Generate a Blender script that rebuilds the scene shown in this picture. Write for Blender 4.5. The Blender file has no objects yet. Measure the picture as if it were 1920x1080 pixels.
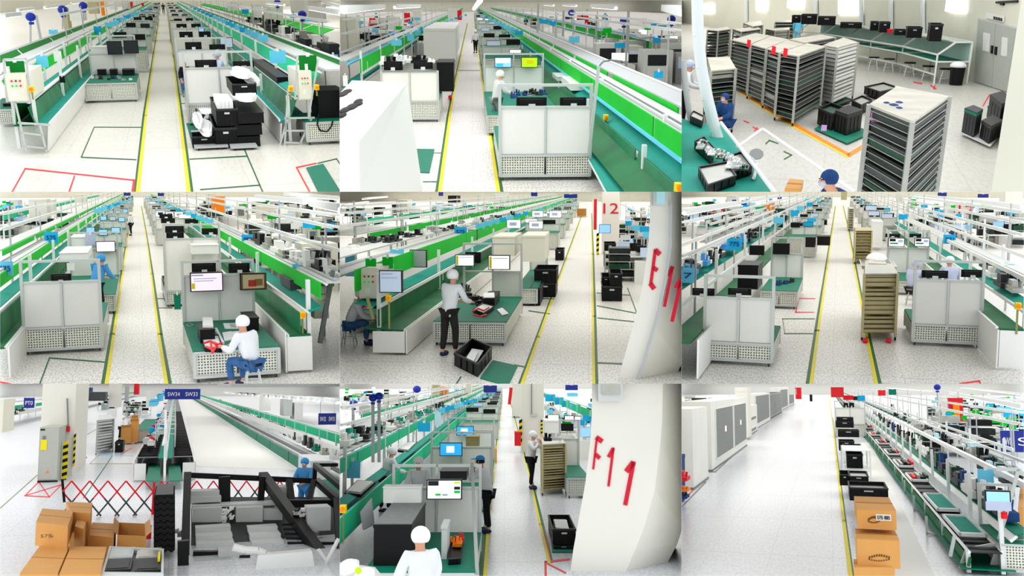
import bpy, bmesh, math, random
from mathutils import Matrix, Vector, Euler

# ------------------------------------------------------------------ camera, world, exposure
SC = bpy.context.scene
COL = SC.collection
FPX = 1800.0                                    # focal length in pixels of the 1920 wide frame
PITCH = math.atan(165 / FPX)
RC = Euler((math.radians(90) - PITCH, 0, 0)).to_matrix()
CAM = Vector((0, 0, 3.4))
cd = bpy.data.cameras.new('camera')
cd.sensor_width = 36; cd.lens = FPX / 1920 * 36
cd.clip_start = 0.5; cd.clip_end = 3000
cam = bpy.data.objects.new('camera', cd); COL.objects.link(cam)
cam.matrix_world = Matrix.Translation(CAM) @ RC.to_4x4()
SC.camera = cam
W = bpy.data.worlds.new('world'); SC.world = W; W.use_nodes = True
W.node_tree.nodes['Background'].inputs[0].default_value = (0.95, 0.98, 1.0, 1)
W.node_tree.nodes['Background'].inputs[1].default_value = 1.0
SC.view_settings.view_transform = 'Standard'
SC.view_settings.look = 'None'
SC.view_settings.gamma = 1
SC.view_settings.exposure = 0.3
SC.cycles.max_bounces = 6
SC.cycles.diffuse_bounces = 3
LAMP_L = 0.75                                   # radiance of the ceiling lamps
ALLROOMS = []

class Room:
    """one factory hall; uv are pixels of the three-times enlarged view of that hall"""
    def __init__(s, name, ox, oy, vp, H=3.4, roll=0, far=330, bounds=None):
        s.name, s.ox, s.oy, s.H, s.far, s.vp = name, ox, oy, H, far, vp
        px, py = ox + vp[0] / 3, oy + vp[1] / 3
        Y = (RC @ Vector(((px - 960) / FPX, (540 - py) / FPX, -1))).normalized()
        r = math.radians(roll)
        right = RC @ Vector((math.cos(r), math.sin(r), 0))
        Z = right.cross(Y).normalized(); X = Y.cross(Z)
        O = CAM - Z * H
        s.M = Matrix(((X.x, Y.x, Z.x, O.x), (X.y, Y.y, Z.y, O.y), (X.z, Y.z, Z.z, O.z), (0, 0, 0, 1)))
        s.R3i = s.M.to_3x3().transposed()
        s.bounds = bounds
        s.objs = []; s.open = set()
        ALLROOMS.append(s)
    def ray(s, u, v):
        px, py = s.ox + u / 3, s.oy + v / 3
        return s.R3i @ (RC @ Vector(((px - 960) / FPX, (540 - py) / FPX, -1)))
    def P(s, u, v, z=0.0):
        l = s.ray(u, v); t = (z - s.H) / l.z
        return (l.x * t, l.y * t)
    def P3(s, u, v, z=0.0):
        x, y = s.P(u, v, z); return (x, y, z)
    def Q(s, u, v, Y):
        l = s.ray(u, v); t = Y / l.y
        return (l.x * t, s.H + l.z * t)
    def Q3(s, u, v, Y):
        x, z = s.Q(u, v, Y); return (x, Y, z)
    def X3(s, u, v, X):
        l = s.ray(u, v); t = X / l.x
        return (X, l.y * t, s.H + l.z * t)

# ------------------------------------------------------------------ materials
MATS = {}
def lin(h):
    h = h.lstrip('#'); c = [int(h[i:i + 2], 16) / 255 for i in (0, 2, 4)]
    return tuple((x / 12.92 if x <= .04045 else ((x + .055) / 1.055) ** 2.4) for x in c) + (1,)
def mat(name, col, rough=.6, metal=0, noise=0, nscale=8, emit=0, col2=None, spec=.2, coat=0):
    if name in MATS: return MATS[name]
    m = bpy.data.materials.new(name); m.use_nodes = True; MATS[name] = m
    nt = m.node_tree; b = nt.nodes['Principled BSDF']
    c = lin(col)
    b.inputs['Base Color'].default_value = c
    b.inputs['Roughness'].default_value = rough; b.inputs['Metallic'].default_value = metal
    b.inputs['Specular IOR Level'].default_value = spec
    b.inputs['Coat Weight'].default_value = coat
    if noise or col2:
        tc = nt.nodes.new('ShaderNodeTexCoord'); nz = nt.nodes.new('ShaderNodeTexNoise')
        nz.inputs['Scale'].default_value = nscale; nz.inputs['Detail'].default_value = 4
        nt.links.new(tc.outputs['Object'], nz.inputs['Vector'])
        rp = nt.nodes.new('ShaderNodeValToRGB')
        rp.color_ramp.elements[0].position = .35; rp.color_ramp.elements[1].position = .65
        rp.color_ramp.elements[0].color = lin(col2) if col2 else tuple(x * (1 - noise) for x in c[:3]) + (1,)
        rp.color_ramp.elements[1].color = c
        nt.links.new(nz.outputs['Fac'], rp.inputs['Fac'])
        nt.links.new(rp.outputs['Color'], b.inputs['Base Color'])
    if emit:
        b.inputs['Emission Color'].default_value = c; b.inputs['Emission Strength'].default_value = emit
    return m

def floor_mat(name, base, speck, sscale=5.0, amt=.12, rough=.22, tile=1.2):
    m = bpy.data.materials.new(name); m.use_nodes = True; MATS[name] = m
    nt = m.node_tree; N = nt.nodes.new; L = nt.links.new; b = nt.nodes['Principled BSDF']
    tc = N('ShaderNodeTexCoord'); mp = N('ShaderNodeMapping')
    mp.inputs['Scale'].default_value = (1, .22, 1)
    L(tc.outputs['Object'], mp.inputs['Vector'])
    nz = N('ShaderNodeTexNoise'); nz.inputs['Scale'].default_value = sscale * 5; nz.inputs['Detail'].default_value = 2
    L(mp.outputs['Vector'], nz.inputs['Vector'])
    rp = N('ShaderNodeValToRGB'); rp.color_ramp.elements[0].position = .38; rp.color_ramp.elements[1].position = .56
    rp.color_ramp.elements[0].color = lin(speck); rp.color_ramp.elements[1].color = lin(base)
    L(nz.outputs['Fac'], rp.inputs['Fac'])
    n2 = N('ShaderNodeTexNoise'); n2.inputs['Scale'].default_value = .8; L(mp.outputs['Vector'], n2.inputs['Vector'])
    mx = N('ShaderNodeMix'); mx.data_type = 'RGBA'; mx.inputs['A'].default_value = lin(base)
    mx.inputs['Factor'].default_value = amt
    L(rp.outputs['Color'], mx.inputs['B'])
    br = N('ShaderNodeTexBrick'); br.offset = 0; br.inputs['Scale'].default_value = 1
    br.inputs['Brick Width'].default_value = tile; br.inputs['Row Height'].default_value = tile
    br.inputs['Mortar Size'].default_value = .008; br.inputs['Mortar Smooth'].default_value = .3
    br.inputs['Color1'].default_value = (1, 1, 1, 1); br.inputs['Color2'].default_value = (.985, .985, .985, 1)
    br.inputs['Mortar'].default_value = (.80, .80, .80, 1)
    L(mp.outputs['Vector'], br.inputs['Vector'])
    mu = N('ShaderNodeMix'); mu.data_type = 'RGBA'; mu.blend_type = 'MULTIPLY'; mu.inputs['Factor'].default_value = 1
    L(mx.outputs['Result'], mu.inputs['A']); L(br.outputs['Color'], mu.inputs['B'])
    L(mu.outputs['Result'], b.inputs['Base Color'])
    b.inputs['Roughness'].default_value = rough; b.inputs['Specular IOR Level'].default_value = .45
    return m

def perf_mat(name, base, hole, axis='x', sc=9.0, thr=.2):
    """sheet with a grid of round holes; axis: x for sheets facing along the hall, y for side sheets"""
    m = bpy.data.materials.new(name); m.use_nodes = True; MATS[name] = m
    nt = m.node_tree; N = nt.nodes.new; L = nt.links.new; b = nt.nodes['Principled BSDF']
    tc = N('ShaderNodeTexCoord'); sp = N('ShaderNodeSeparateXYZ'); L(tc.outputs['Object'], sp.inputs[0])
    cb = N('ShaderNodeCombineXYZ')
    if axis == 'x': L(sp.outputs['X'], cb.inputs[0])
    else:
        mu = N('ShaderNodeMath'); mu.operation = 'MULTIPLY'; mu.inputs[1].default_value = .25
        L(sp.outputs['Y'], mu.inputs[0]); L(mu.outputs[0], cb.inputs[0])
    L(sp.outputs['Z'], cb.inputs[1])
    vo = N('ShaderNodeTexVoronoi'); vo.voronoi_dimensions = '2D'; vo.inputs['Randomness'].default_value = .12
    vo.inputs['Scale'].default_value = sc; L(cb.outputs[0], vo.inputs['Vector'])
    rp = N('ShaderNodeValToRGB'); rp.color_ramp.elements[0].position = thr; rp.color_ramp.elements[1].position = thr + .08
    rp.color_ramp.elements[0].color = lin(hole); rp.color_ramp.elements[1].color = lin(base)
    L(vo.outputs['Distance'], rp.inputs['Fac']); L(rp.outputs['Color'], b.inputs['Base Color'])
    b.inputs['Roughness'].default_value = .5
    return m

mat('white', '#eeeeea', .45); mat('panel', '#efeee8', .45, noise=.04, nscale=1.2); mat('cream', '#e9e7d6', .5, noise=.05, nscale=.6)
mat('alu', '#c4c9c6', .35, .35); mat('whitemetal', '#e9edec', .35); mat('darkmetal', '#4b5150', .4, .3)
mat('grey', '#b6babb', .5); mat('lightgrey', '#cfd3d1', .5); mat('midgrey', '#7f8583', .5, noise=.15)
mat('board', '#00c62c', .7, noise=.06, nscale=2); mat('board_teal', '#00c08a', .7, noise=.06, nscale=2); mat('dkboard', '#007a22', .7)
mat('belt', '#009a88', .7, noise=.12, nscale=1.5); mat('dkbelt', '#00703c', .6, noise=.35, nscale=1.2)
mat('glassgreen', '#008050', .4, noise=.35, nscale=1.0); mat('mat_teal', '#007a60', .6, noise=.1)
mat('cyan', '#6fd4f8', .7); mat('cyan2', '#1fb2ea', .7); mat('cyanlight', '#c6eefa', .5); mat('lilac', '#c3cbe6', .4, noise=.08)
mat('black', '#0a0b0c', .45); mat('blackplastic', '#0f1012', .5, noise=.3, nscale=14); mat('rubber', '#222426', .7)
mat('charcoal', '#2d3033', .5, noise=.2, nscale=8); mat('dkgrey', '#505556', .5, noise=.3, nscale=10)
mat('yellow', '#f0dc00', .5, noise=.05); mat('tapegreen', '#005f28', .5); mat('tapered', '#f0202f', .5); mat('orange', '#ff8a12', .45)
mat('tapewhite', '#ffffff', .4); mat('olive', '#8d9256', .5); mat('red', '#e0262e', .45); mat('redtext', '#d81f38', .5)
mat('carton', '#dfa25a', .65, noise=.07, nscale=2.5); mat('cartondark', '#b87f3c', .7); mat('cartonprint', '#6a4722', .7)
mat('tan', '#cbbf93', .5, noise=.08, nscale=4); mat('tandark', '#8f8458', .55, noise=.2); mat('steel', '#b9bab2', .3, .5, noise=.15, nscale=3)
mat('steeltop', '#d4cdbb', .3, .25, noise=.25, nscale=2.2); mat('darktray', '#26302c', .45, noise=.5, nscale=6)
mat('pcb', '#1d5238', .4, noise=.5, nscale=12); mat('foam', '#f8f8f8', .7); mat('bluesign', '#27348f', .5); mat('bluelamp', '#1c33a8', .4)
mat('coatwhite', '#eceff2', .7, noise=.05, nscale=6); mat('coatblue', '#4f9fdd', .7, noise=.12, nscale=5); mat('denim', '#3d6aa0', .8, noise=.25, nscale=9)
mat('trousers', '#2b2725', .8, noise=.15); mat('blackcloth', '#15151b', .8); mat('skin', '#d9a184', .55); mat('hair', '#1c1614', .7)
mat('shoe', '#26335c', .6); mat('capwhite', '#f7f8f9', .7, noise=.04, nscale=10); mat('capblue', '#3fa0e8', .7, noise=.08, nscale=10)
mat('navy', '#234a86', .75, noise=.35, nscale=6); mat('pipe', '#e6edef', .25, .1); mat('acrylic', '#bfe0d6', .15, noise=.08)
mat('doorgrey', '#b9bdb4', .45, noise=.04); mat('floorshadow', '#d8d6cf', .5); mat('pink', '#f3a6dc', .5); mat('columnmat', '#ece9df', .55, noise=.03, nscale=.7)
mat('scr_white', '#f3f6fa', .4, emit=.55); mat('scr_blue', '#8fc3f3', .4, emit=.5); mat('scr_green', '#a6e017', .4, emit=.6)
mat('scr_pink', '#f6dff0', .4, emit=.5); mat('scr_cyan', '#35aef0', .4, emit=.5); mat('scr_dark', '#6a4a3c', .4, emit=.15); mat('scr_grey', '#b6c6da', .4, emit=.25)
mat('tube', '#ffffff', .4, emit=2.5); mat('yellowlabel', '#f5e220', .5); mat('green_lamp', '#25c04a', .4, emit=.3); mat('purple', '#c89be0', .5)
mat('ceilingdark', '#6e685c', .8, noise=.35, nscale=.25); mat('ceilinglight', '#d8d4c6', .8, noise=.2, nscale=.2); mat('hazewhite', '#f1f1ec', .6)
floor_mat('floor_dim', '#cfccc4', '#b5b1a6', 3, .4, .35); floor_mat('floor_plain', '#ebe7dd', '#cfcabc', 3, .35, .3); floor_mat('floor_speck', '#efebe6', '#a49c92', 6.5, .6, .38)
floor_mat('floor_cool', '#dfe2e9', '#bcc2cc', 4, .5, .25)
perf_mat('perf', '#ecebe0', '#56604f', 'x', 20, .27); perf_mat('perf_side', '#e4e3d8', '#5b6454', 'y', 20, .27)

# ------------------------------------------------------------------ mesh building
class MB:
    def __init__(s): s.v = []; s.f = []; s.m = []; s.sm = []
    def add(s, vs, fs, mi=0, smooth=False):
        o = len(s.v); s.v += [tuple(p) for p in vs]
        for f in fs: s.f.append(tuple(i + o for i in f)); s.m.append(mi); s.sm.append(smooth)
        return s
    def box(s, x0, x1, y0, y1, z0, z1, mi=0):
        x0, x1 = min(x0, x1), max(x0, x1); y0, y1 = min(y0, y1), max(y0, y1); z0, z1 = min(z0, z1), max(z0, z1)
        return s.add([(x0, y0, z0), (x1, y0, z0), (x1, y1, z0), (x0, y1, z0), (x0, y0, z1), (x1, y0, z1), (x1, y1, z1), (x0, y1, z1)],
                     [(0, 3, 2, 1), (4, 5, 6, 7), (0, 1, 5, 4), (1, 2, 6, 5), (2, 3, 7, 6), (3, 0, 4, 7)], mi)
    def prism(s, base, z0, z1, mi=0):
        """base: list of (x,y) ccw; z0,z1 numbers"""
        n = len(base); A = sum(base[i][0] * base[(i + 1) % n][1] - base[(i + 1) % n][0] * base[i][1] for i in range(n))
        if A < 0: base = base[::-1]
        vs = [(x, y, z0) for x, y in base] + [(x, y, z1) for x, y in base]
        fs = [tuple(range(n))[::-1], tuple(range(n, 2 * n))] + [(i, (i + 1) % n, n + (i + 1) % n, n + i) for i in range(n)]
        return s.add(vs, fs, mi)
    def hexa(s, lo, hi, mi=0):
        return s.add(list(lo) + list(hi), [(3, 2, 1, 0), (4, 5, 6, 7), (0, 1, 5, 4), (1, 2, 6, 5), (2, 3, 7, 6), (3, 0, 4, 7)], mi)
    def bar(s, a, b, r, mi=0, n=4, r2=None, smooth=False):
        a, b = Vector(a), Vector(b); d = b - a
        if d.length < 1e-6: return s
        d.normalize(); up = Vector((0, 0, 1)) if abs(d.z) < .95 else Vector((1, 0, 0))
        x = d.cross(up).normalized(); y = d.cross(x); r2 = r if r2 is None else r2
        ph = math.pi / 4 if n == 4 else 0
        k = 1.2 if n == 4 else 1
        vs = [a + (x * math.cos(ph + 2 * math.pi * i / n) + y * math.sin(ph + 2 * math.pi * i / n)) * r * k for i in range(n)]
        vs += [b + (x * math.cos(ph + 2 * math.pi * i / n) + y * math.sin(ph + 2 * math.pi * i / n)) * r2 * k for i in range(n)]
        fs = [tuple(range(n)), tuple(range(n, 2 * n))[::-1]] + [(i, n + i, n + (i + 1) % n, (i + 1) % n) for i in range(n)]
        return s.add(vs, fs, mi, smooth)
    def path(s, pts, r, mi=0, n=4):
        for a, b in zip(pts, pts[1:]): s.bar(a, b, r, mi, n)
        return s
    def ball(s, c, rx, ry=None, rz=None, mi=0, n=10, m=6, zmin=-1):
        ry = rx if ry is None else ry; rz = rx if rz is None else rz
        vs = []; t0 = math.asin(max(-1, zmin))
        for j in range(m + 1):
            t = t0 + (math.pi / 2 - t0) * j / m
            for i in range(n):
                a = 2 * math.pi * i / n
                vs.append((c[0] + rx * math.cos(t) * math.cos(a), c[1] + ry * math.cos(t) * math.sin(a), c[2] + rz * math.sin(t)))
        fs = [(j * n + i, j * n + (i + 1) % n, (j + 1) * n + (i + 1) % n, (j + 1) * n + i) for j in range(m) for i in range(n)]
        fs.append(tuple(range(n))[::-1])
        return s.add(vs, fs, mi, True)
    def slab(s, a, b, y0, y1, t, mi=0):
        """plate whose cross-section in XZ runs a->b, extruded along Y"""
        ax, az = a; bx, bz = b; d = math.hypot(bx - ax, bz - az) or 1
        nx, nz = -(bz - az) / d * t / 2, (bx - ax) / d * t / 2
        q = [(ax + nx, az + nz), (bx + nx, bz + nz), (bx - nx, bz - nz), (ax - nx, az - nz)]
        vs = [(x, y0, z) for x, z in q] + [(x, y1, z) for x, z in q]
        return s.add(vs, [(0, 1, 2, 3), (7, 6, 5, 4), (0, 4, 5, 1), (1, 5, 6, 2), (2, 6, 7, 3), (3, 7, 4, 0)], mi)
    def quad(s, pts, mi=0): return s.add(pts, [tuple(range(len(pts)))], mi)

class Thing:
    def __init__(s, R, name, label, cat, base=(0, 0, 0), rot=0, group=None, kind=None):
        s.R = R; s.local = Matrix.Translation(Vector(base)) @ Matrix.Rotation(rot, 4, 'Z'); s.inv = s.local.inverted()
        s.o = bpy.data.objects.new(name, None); COL.objects.link(s.o); s.o.empty_display_size = .2
        s.o.matrix_world = R.M @ s.local
        props(s.o, label, cat, group, kind)
    def part(s, name, mb, ms, parent=None, label=None, local=False, kind=None):
        o = mk(s.R, name, mb, ms, Matrix.Identity(4) if local else s.inv)
        o.parent = parent if parent is not None else s.o
        if label: o['label'] = label
        if kind: o['kind'] = kind
        return o

def props(o, label=None, cat=None, group=None, kind=None):
    if label: o['label'] = label
    if cat: o['category'] = cat
    if group: o['group'] = group
    if kind: o['kind'] = kind

def mk(R, name, mb, ms, tf=None):
    me = bpy.data.meshes.new(name)
    vs = mb.v if tf is None else [tuple(tf @ Vector(p)) for p in mb.v]
    me.from_pydata(vs, [], mb.f)
    if isinstance(ms, str): ms = [ms]
    for m in ms: me.materials.append(MATS[m])
    for p, i, sm in zip(me.polygons, mb.m, mb.sm): p.material_index = min(i, len(ms) - 1); p.use_smooth = sm
    me.update()
    o = bpy.data.objects.new(name, me); COL.objects.link(o); R.objs.append(o)
    return o

def solo(R, name, label, cat, mb, ms, group=None, kind=None):
    n = len(mb.v); c = Vector((sum(p[0] for p in mb.v) / n, sum(p[1] for p in mb.v) / n, min(p[2] for p in mb.v)))
    o = mk(R, name, mb, ms, Matrix.Translation(-c)); o.matrix_world = R.M @ Matrix.Translation(c)
    props(o, label, cat, group, kind)
    return o

def dup(T, base, rot=0, label=None, group=None):
    """a copy of a thing with its parts and sub-parts"""
    R = T.R; r = T.o.copy(); COL.objects.link(r)
    r.matrix_world = R.M @ Matrix.Translation(Vector(base)) @ Matrix.Rotation(rot, 4, 'Z')
    if label: r['label'] = label
    if group: r['group'] = group
    for ch in T.o.children:
        c = ch.copy(); COL.objects.link(c); c.parent = r; R.objs.append(c)
        for g in ch.children:
            d = g.copy(); COL.objects.link(d); d.parent = c; R.objs.append(d)
    return r

def clip_all():
    """each hall ends at its own partition: cut what crosses it"""
    bpy.context.view_layer.update()
    dead = []
    for R in ALLROOMS:
        x0, y0, x1, y1 = R.bounds
        e = lambda px, py: RC @ Vector(((px - 960) / FPX, (540 - py) / FPX, -1))
        tl, tr, bl, br = e(x0, y0), e(x1, y0), e(x0, y1), e(x1, y1)
        planes = {'l': bl.cross(tl), 'r': tr.cross(br), 't': tl.cross(tr), 'b': br.cross(bl)}
        mid = e((x0 + x1) / 2, (y0 + y1) / 2)
        for k in planes:
            n = planes[k].normalized(); planes[k] = n if n.dot(mid) < 0 else -n      # points outwards
        for o in R.objs:
            mw = o.matrix_world; skip = o.get('_open', '')
            bb = [mw @ Vector(c) - CAM for c in o.bound_box]
            cut = []; gone = False
            for k, n in planes.items():
                if k in skip: continue
                ds = [n.dot(p) for p in bb]
                if min(ds) > 0: gone = True; break
                if max(ds) > 1e-4: cut.append(n)
            if gone: dead.append(o); continue
            if not cut: continue
            bm = bmesh.new(); bm.from_mesh(o.data); mi = mw.inverted(); m3 = mw.to_3x3().transposed()
            co = mi @ CAM
            for n in cut:
                res = bmesh.ops.bisect_plane(bm, geom=bm.verts[:] + bm.edges[:] + bm.faces[:], dist=1e-5, plane_co=co, plane_no=(m3 @ n).normalized(), clear_outer=True)
                es = [g for g in res['geom_cut'] if isinstance(g, bmesh.types.BMEdge)]
                try: bmesh.ops.holes_fill(bm, edges=es, sides=12)
                except Exception: pass
            if not bm.faces: dead.append(o); bm.free(); continue
            me = o.data.copy(); bm.to_mesh(me); bm.free(); o.data = me
    ds = set(dead)
    for o in dead:
        for c in list(o.children):
            if c not in ds: c.parent = o.parent
    for o in dead: bpy.data.objects.remove(o, do_unlink=True)
    for o in list(COL.objects):
        if '_open' in o.keys(): del o['_open']
        if o.type == 'EMPTY' and not o.children: bpy.data.objects.remove(o, do_unlink=True)

# ------------------------------------------------------------------ room shell and light
def shell(R, floor='floor_plain', wall='cream', ceil='ceilinglight', Hc=4.9, far=None, tag='', Y0=12, lampw=1.0, lz=None, ls=None):
    far = far or R.far; R.far = far
    tag = R.name
    def st(name, mb, m, op=''):
        o = solo(R, name, None, None, mb, m, kind='structure'); o['_open'] = op; return o
    S = far * .5
    st('floor', MB().quad([(-S, Y0, 0), (S, Y0, 0), (S, far, 0), (-S, far, 0)]), floor)
    st('wall_back', MB().box(-S, S, far, far + .3, 0, Hc + 6), wall)
    st('ceiling', MB().quad([(-S, 34, Hc), (-S, far, Hc), (S, far, Hc), (S, 34, Hc)]), ceil, 't')
    cx = ((R.bounds[0] + R.bounds[2]) / 2 - (R.ox + R.vp[0] / 3)) / FPX
    if lz is None: lz = 5.0 if R.bounds[1] < 10 else 4.0
    if ls is None: ls = 16 if R.bounds[1] < 10 else 23
    for a, b in ((ls, 48), (48, 100), (100, min(200, far)), (200, far - 2)):
        if b <= a: continue
        w = (a + b) / 2 * .36 * lampw; ym = (a + b) / 2
        ld = bpy.data.lights.new('ceiling_lamp', 'AREA'); ld.shape = 'RECTANGLE'; ld.size = w; ld.size_y = b - a
        ld.energy = LAMP_L * (1 if R.bounds[1] > 10 else .8 if R.name == 'hall_b' else .5) * math.pi * w * (b - a); ld.color = (1, .99, .97)
        lo = bpy.data.objects.new('ceiling_lamp', ld); COL.objects.link(lo)
        lo.matrix_world = R.M @ Matrix.Translation((cx * ym, ym, lz))

def dividers():
    """thin partitions between neighbouring halls"""
    for i, px in enumerate((637, 1278)):
        m = MB(); D = RC @ Vector(((px - 960) / FPX, 0, -1))
        up = RC @ Vector((0, 1, 0)); rt = RC @ Vector((1, 0, 0))
        d0, d1 = 17, 330; h = .33
        w = .0012
        vs = []
        for d in (d0, d1):
            for sy in (-1, 1):
                for sx in (-1, 1):
                    ww = w if d == d0 else w * 6
                    vs.append(CAM + D * d + up * (sy * h * d) + rt * (sx * ww))
        m.add(vs, [(0, 1, 3, 2), (4, 6, 7, 5), (0, 2, 6, 4), (1, 5, 7, 3), (0, 4, 5, 1), (2, 3, 7, 6)])
        me = bpy.data.meshes.new('wall_divider'); me.from_pydata(m.v, [], m.f); me.materials.append(MATS['hazewhite'])
        o = bpy.data.objects.new('wall_divider', me); COL.objects.link(o); o['kind'] = 'structure'
# ------------------------------------------------------------------ builders
def lerp(a, b, t): return a + (b - a) * t
def mix(p, q, t): return tuple(lerp(a, b, t) for a, b in zip(p, q))

def tape(R, pts, m, label, z=.004, closed=False, name='floor_tape', cat='floor tape', group=None):
    """strip of tape on the floor through uv points (u, v, width)"""
    if closed: pts = pts + [pts[0]]
    mb = MB()
    for (u0, v0, w0), (u1, v1, w1) in zip(pts, pts[1:]):
        d = math.hypot(u1 - u0, v1 - v0) or 1; nx, ny = -(v1 - v0) / d, (u1 - u0) / d
        ex, ey = (u1 - u0) / d * min(w0, w1) * .4, (v1 - v0) / d * min(w0, w1) * .4
        k = max(1, int(d / 150))
        for i in range(k):
            a, b = i / k, (i + 1) / k
            q = []
            for t, sg in ((a, 1), (b, 1), (b, -1), (a, -1)):
                w = lerp(w0, w1, t) / 2 * sg
                uu = lerp(u0, u1, t) + nx * w + (ex if t == 1 else (-ex if t == 0 else 0)); vv = lerp(v0, v1, t) + ny * w + (ey if t == 1 else (-ey if t == 0 else 0))
                q.append(R.P3(uu, vv, z))
            mb.quad(q)
    return solo(R, name, label, cat, mb, m, group)

def floorpoly(R, uv, m, label, name='floor_mat', cat='mat', z=.02, group=None):
    mb = MB(); base = [R.P(u, v, z) for u, v in uv]; mb.prism(base, z - .018, z)
    return solo(R, name, label, cat, mb, m, group)

def aline(R, label, front, vfar, secs, posts=(), pstep=7, pmax=22, name='assembly_line', cat='assembly line', ends=(), extra=None, postmat='whitemetal', pr=.035):
    """long line along the hall. secs: (part, material, (u,v,z), (u,v,z), thickness, segments, gap)"""
    Y0 = R.P(*front)[1]; Y1 = R.P(R.vp[0] + 1, vfar)[1]
    x, _ = R.P(*front); Y1 = min(Y1, R.far - 4)
    T = Thing(R, name, label, cat, (x, Y0, 0))
    for s in secs:
        pn, m, a, b, t = s[:5]; n = s[5] if len(s) > 5 else 1; gap = s[6] if len(s) > 6 else .2
        y0 = Y0 + (s[7] if len(s) > 7 else 0)
        A = (R.P(*a)[0], a[2]); B = (R.P(*b)[0], b[2]) if len(b) == 3 else (A[0], R.X3(b[0], b[1], A[0])[2])
        if n == 1: T.part(pn, MB().slab(A, B, y0, Y1, t), m)
        else:
            st = min((Y1 - y0) / n, 9.0)
            for i in range(n):
                a0 = y0 + i * st
                a1 = a0 + st - gap if i < n - 1 else Y1
                T.part(pn, MB().slab(A, B, a0, a1, t), m)
    for p in posts:
        a, zb, zt = p[0], p[1], p[2]; X = R.P(*a)[0]
        i = 0; y = Y0 + (p[3] if len(p) > 3 else .1)
        while y < Y1 and i < pmax:
            T.part('post', MB().box(X - pr, X + pr, y, y + .12, zb, zt), postmat); y += pstep; i += 1
    for e in ends:
        pn, m, a, b, zb, zt = e[:6]
        X0, X1 = R.P(*a)[0], R.P(*b)[0]; dy = e[6] if len(e) > 6 else 0
        T.part(pn, MB().box(X0, X1, Y0 + dy, Y0 + dy + .08, zb, zt), m)
    if extra: extra(T, Y0, Y1)
    return T

def zof(R, u, v, Y): return R.Q(u, v, Y)[1]

def station(R, label, u0, u1, vb, vs, vt, vbar=None, kind='back', vw=None, depth=3.4, name='workstation', npan=2, top='mat_teal', group=None, z0=.12, ubar=None, side=None, roundbar=False, casters=True, frame='alu', skip=(), vback=None):
    Y0 = R.P((u0 + u1) / 2, vb)[1]
    X0 = R.Q(u0, vb, Y0)[0]; X1 = R.Q(u1, vb, Y0)[0]
    zt = zof(R, u0, vs, Y0)
    Yb = R.P(u0, vw, zt)[1] if vw else Y0 + depth
    if vback: Yb = R.P(u0, vback)[1]
    yp = Y0 if kind == 'back' else Yb
    zpan = R.Q(u0, vt, yp)[1]; zbar = R.Q(u0, vbar, yp)[1] if vbar else zpan + .02
    T = Thing(R, name, label, 'workstation', ((X0 + X1) / 2, Y0, 0), group=group)
    r = .028
    f = MB()
    for x in (X0, X1):
        f.box(x - r, x + r, yp - .06, yp + .06, .08, zbar)
        yy = Yb if kind == 'back' else Y0
        f.box(x - r, x + r, yy - .06, yy + .06, .08, zt)
        f.box(x - r, x + r, Y0, Yb, zt - .05, zt - .01)
    f.box(X0, X1, yp - .05, yp + .05, zbar - .05, zbar)
    f.box(X0, X1, yp - .05, yp + .05, zpan - .02, zpan + .02)
    f.box(X0 - .01, X1 + .01, Y0 - .07, Y0 + .03, z0 - .05, z0)
    f.box(X0 - .01, X1 + .01, Y0 - .07, Y0 + .03, zt - .03, zt + .015)
    T.part('frame', f, frame)
    w = (X1 - X0) / npan
    for i in range(npan):
        a, b = X0 + i * w + r, X0 + (i + 1) * w - r * .6
        if i not in skip: T.part('panel', MB().box(a, b, yp - .02, yp + .02, zt + .02, zpan), 'panel')
        T.part('perforated_panel', MB().box(a, b, Y0 - .02, Y0 + .02, z0, zt - .02), 'perf')
        if i: T.part('panel_post', MB().box(X0 + i * w - .02, X0 + i * w + .02, yp - .05, yp + .05, zt, zpan if kind == 'back' else zbar), 'alu')
    for x in (X0, X1): T.part('side_panel', MB().box(x - .015, x + .015, Y0 + .05, Yb - .05, z0, zt - .03), 'perf_side')
    T.part('worktop', MB().box(X0 - .02, X1 + .02, Y0 + (.05 if kind == 'back' else -.05), Yb, zt - .01, zt + .03), top)
    if casters:
        for x in (X0 + .05, X1 - .05):
            for y in (Y0, Yb - .1): T.part('caster', MB().bar((x - .02, y, .05), (x + .02, y, .05), .05, n=8).box(x - .015, x + .015, y, y + .06, .05, .1), 'darkmetal')
    T.X0, T.X1, T.Y0, T.Yb, T.zt, T.zpan, T.yp, T.zbar = X0, X1, Y0, Yb, zt, zpan, yp, zbar
    return T

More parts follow.
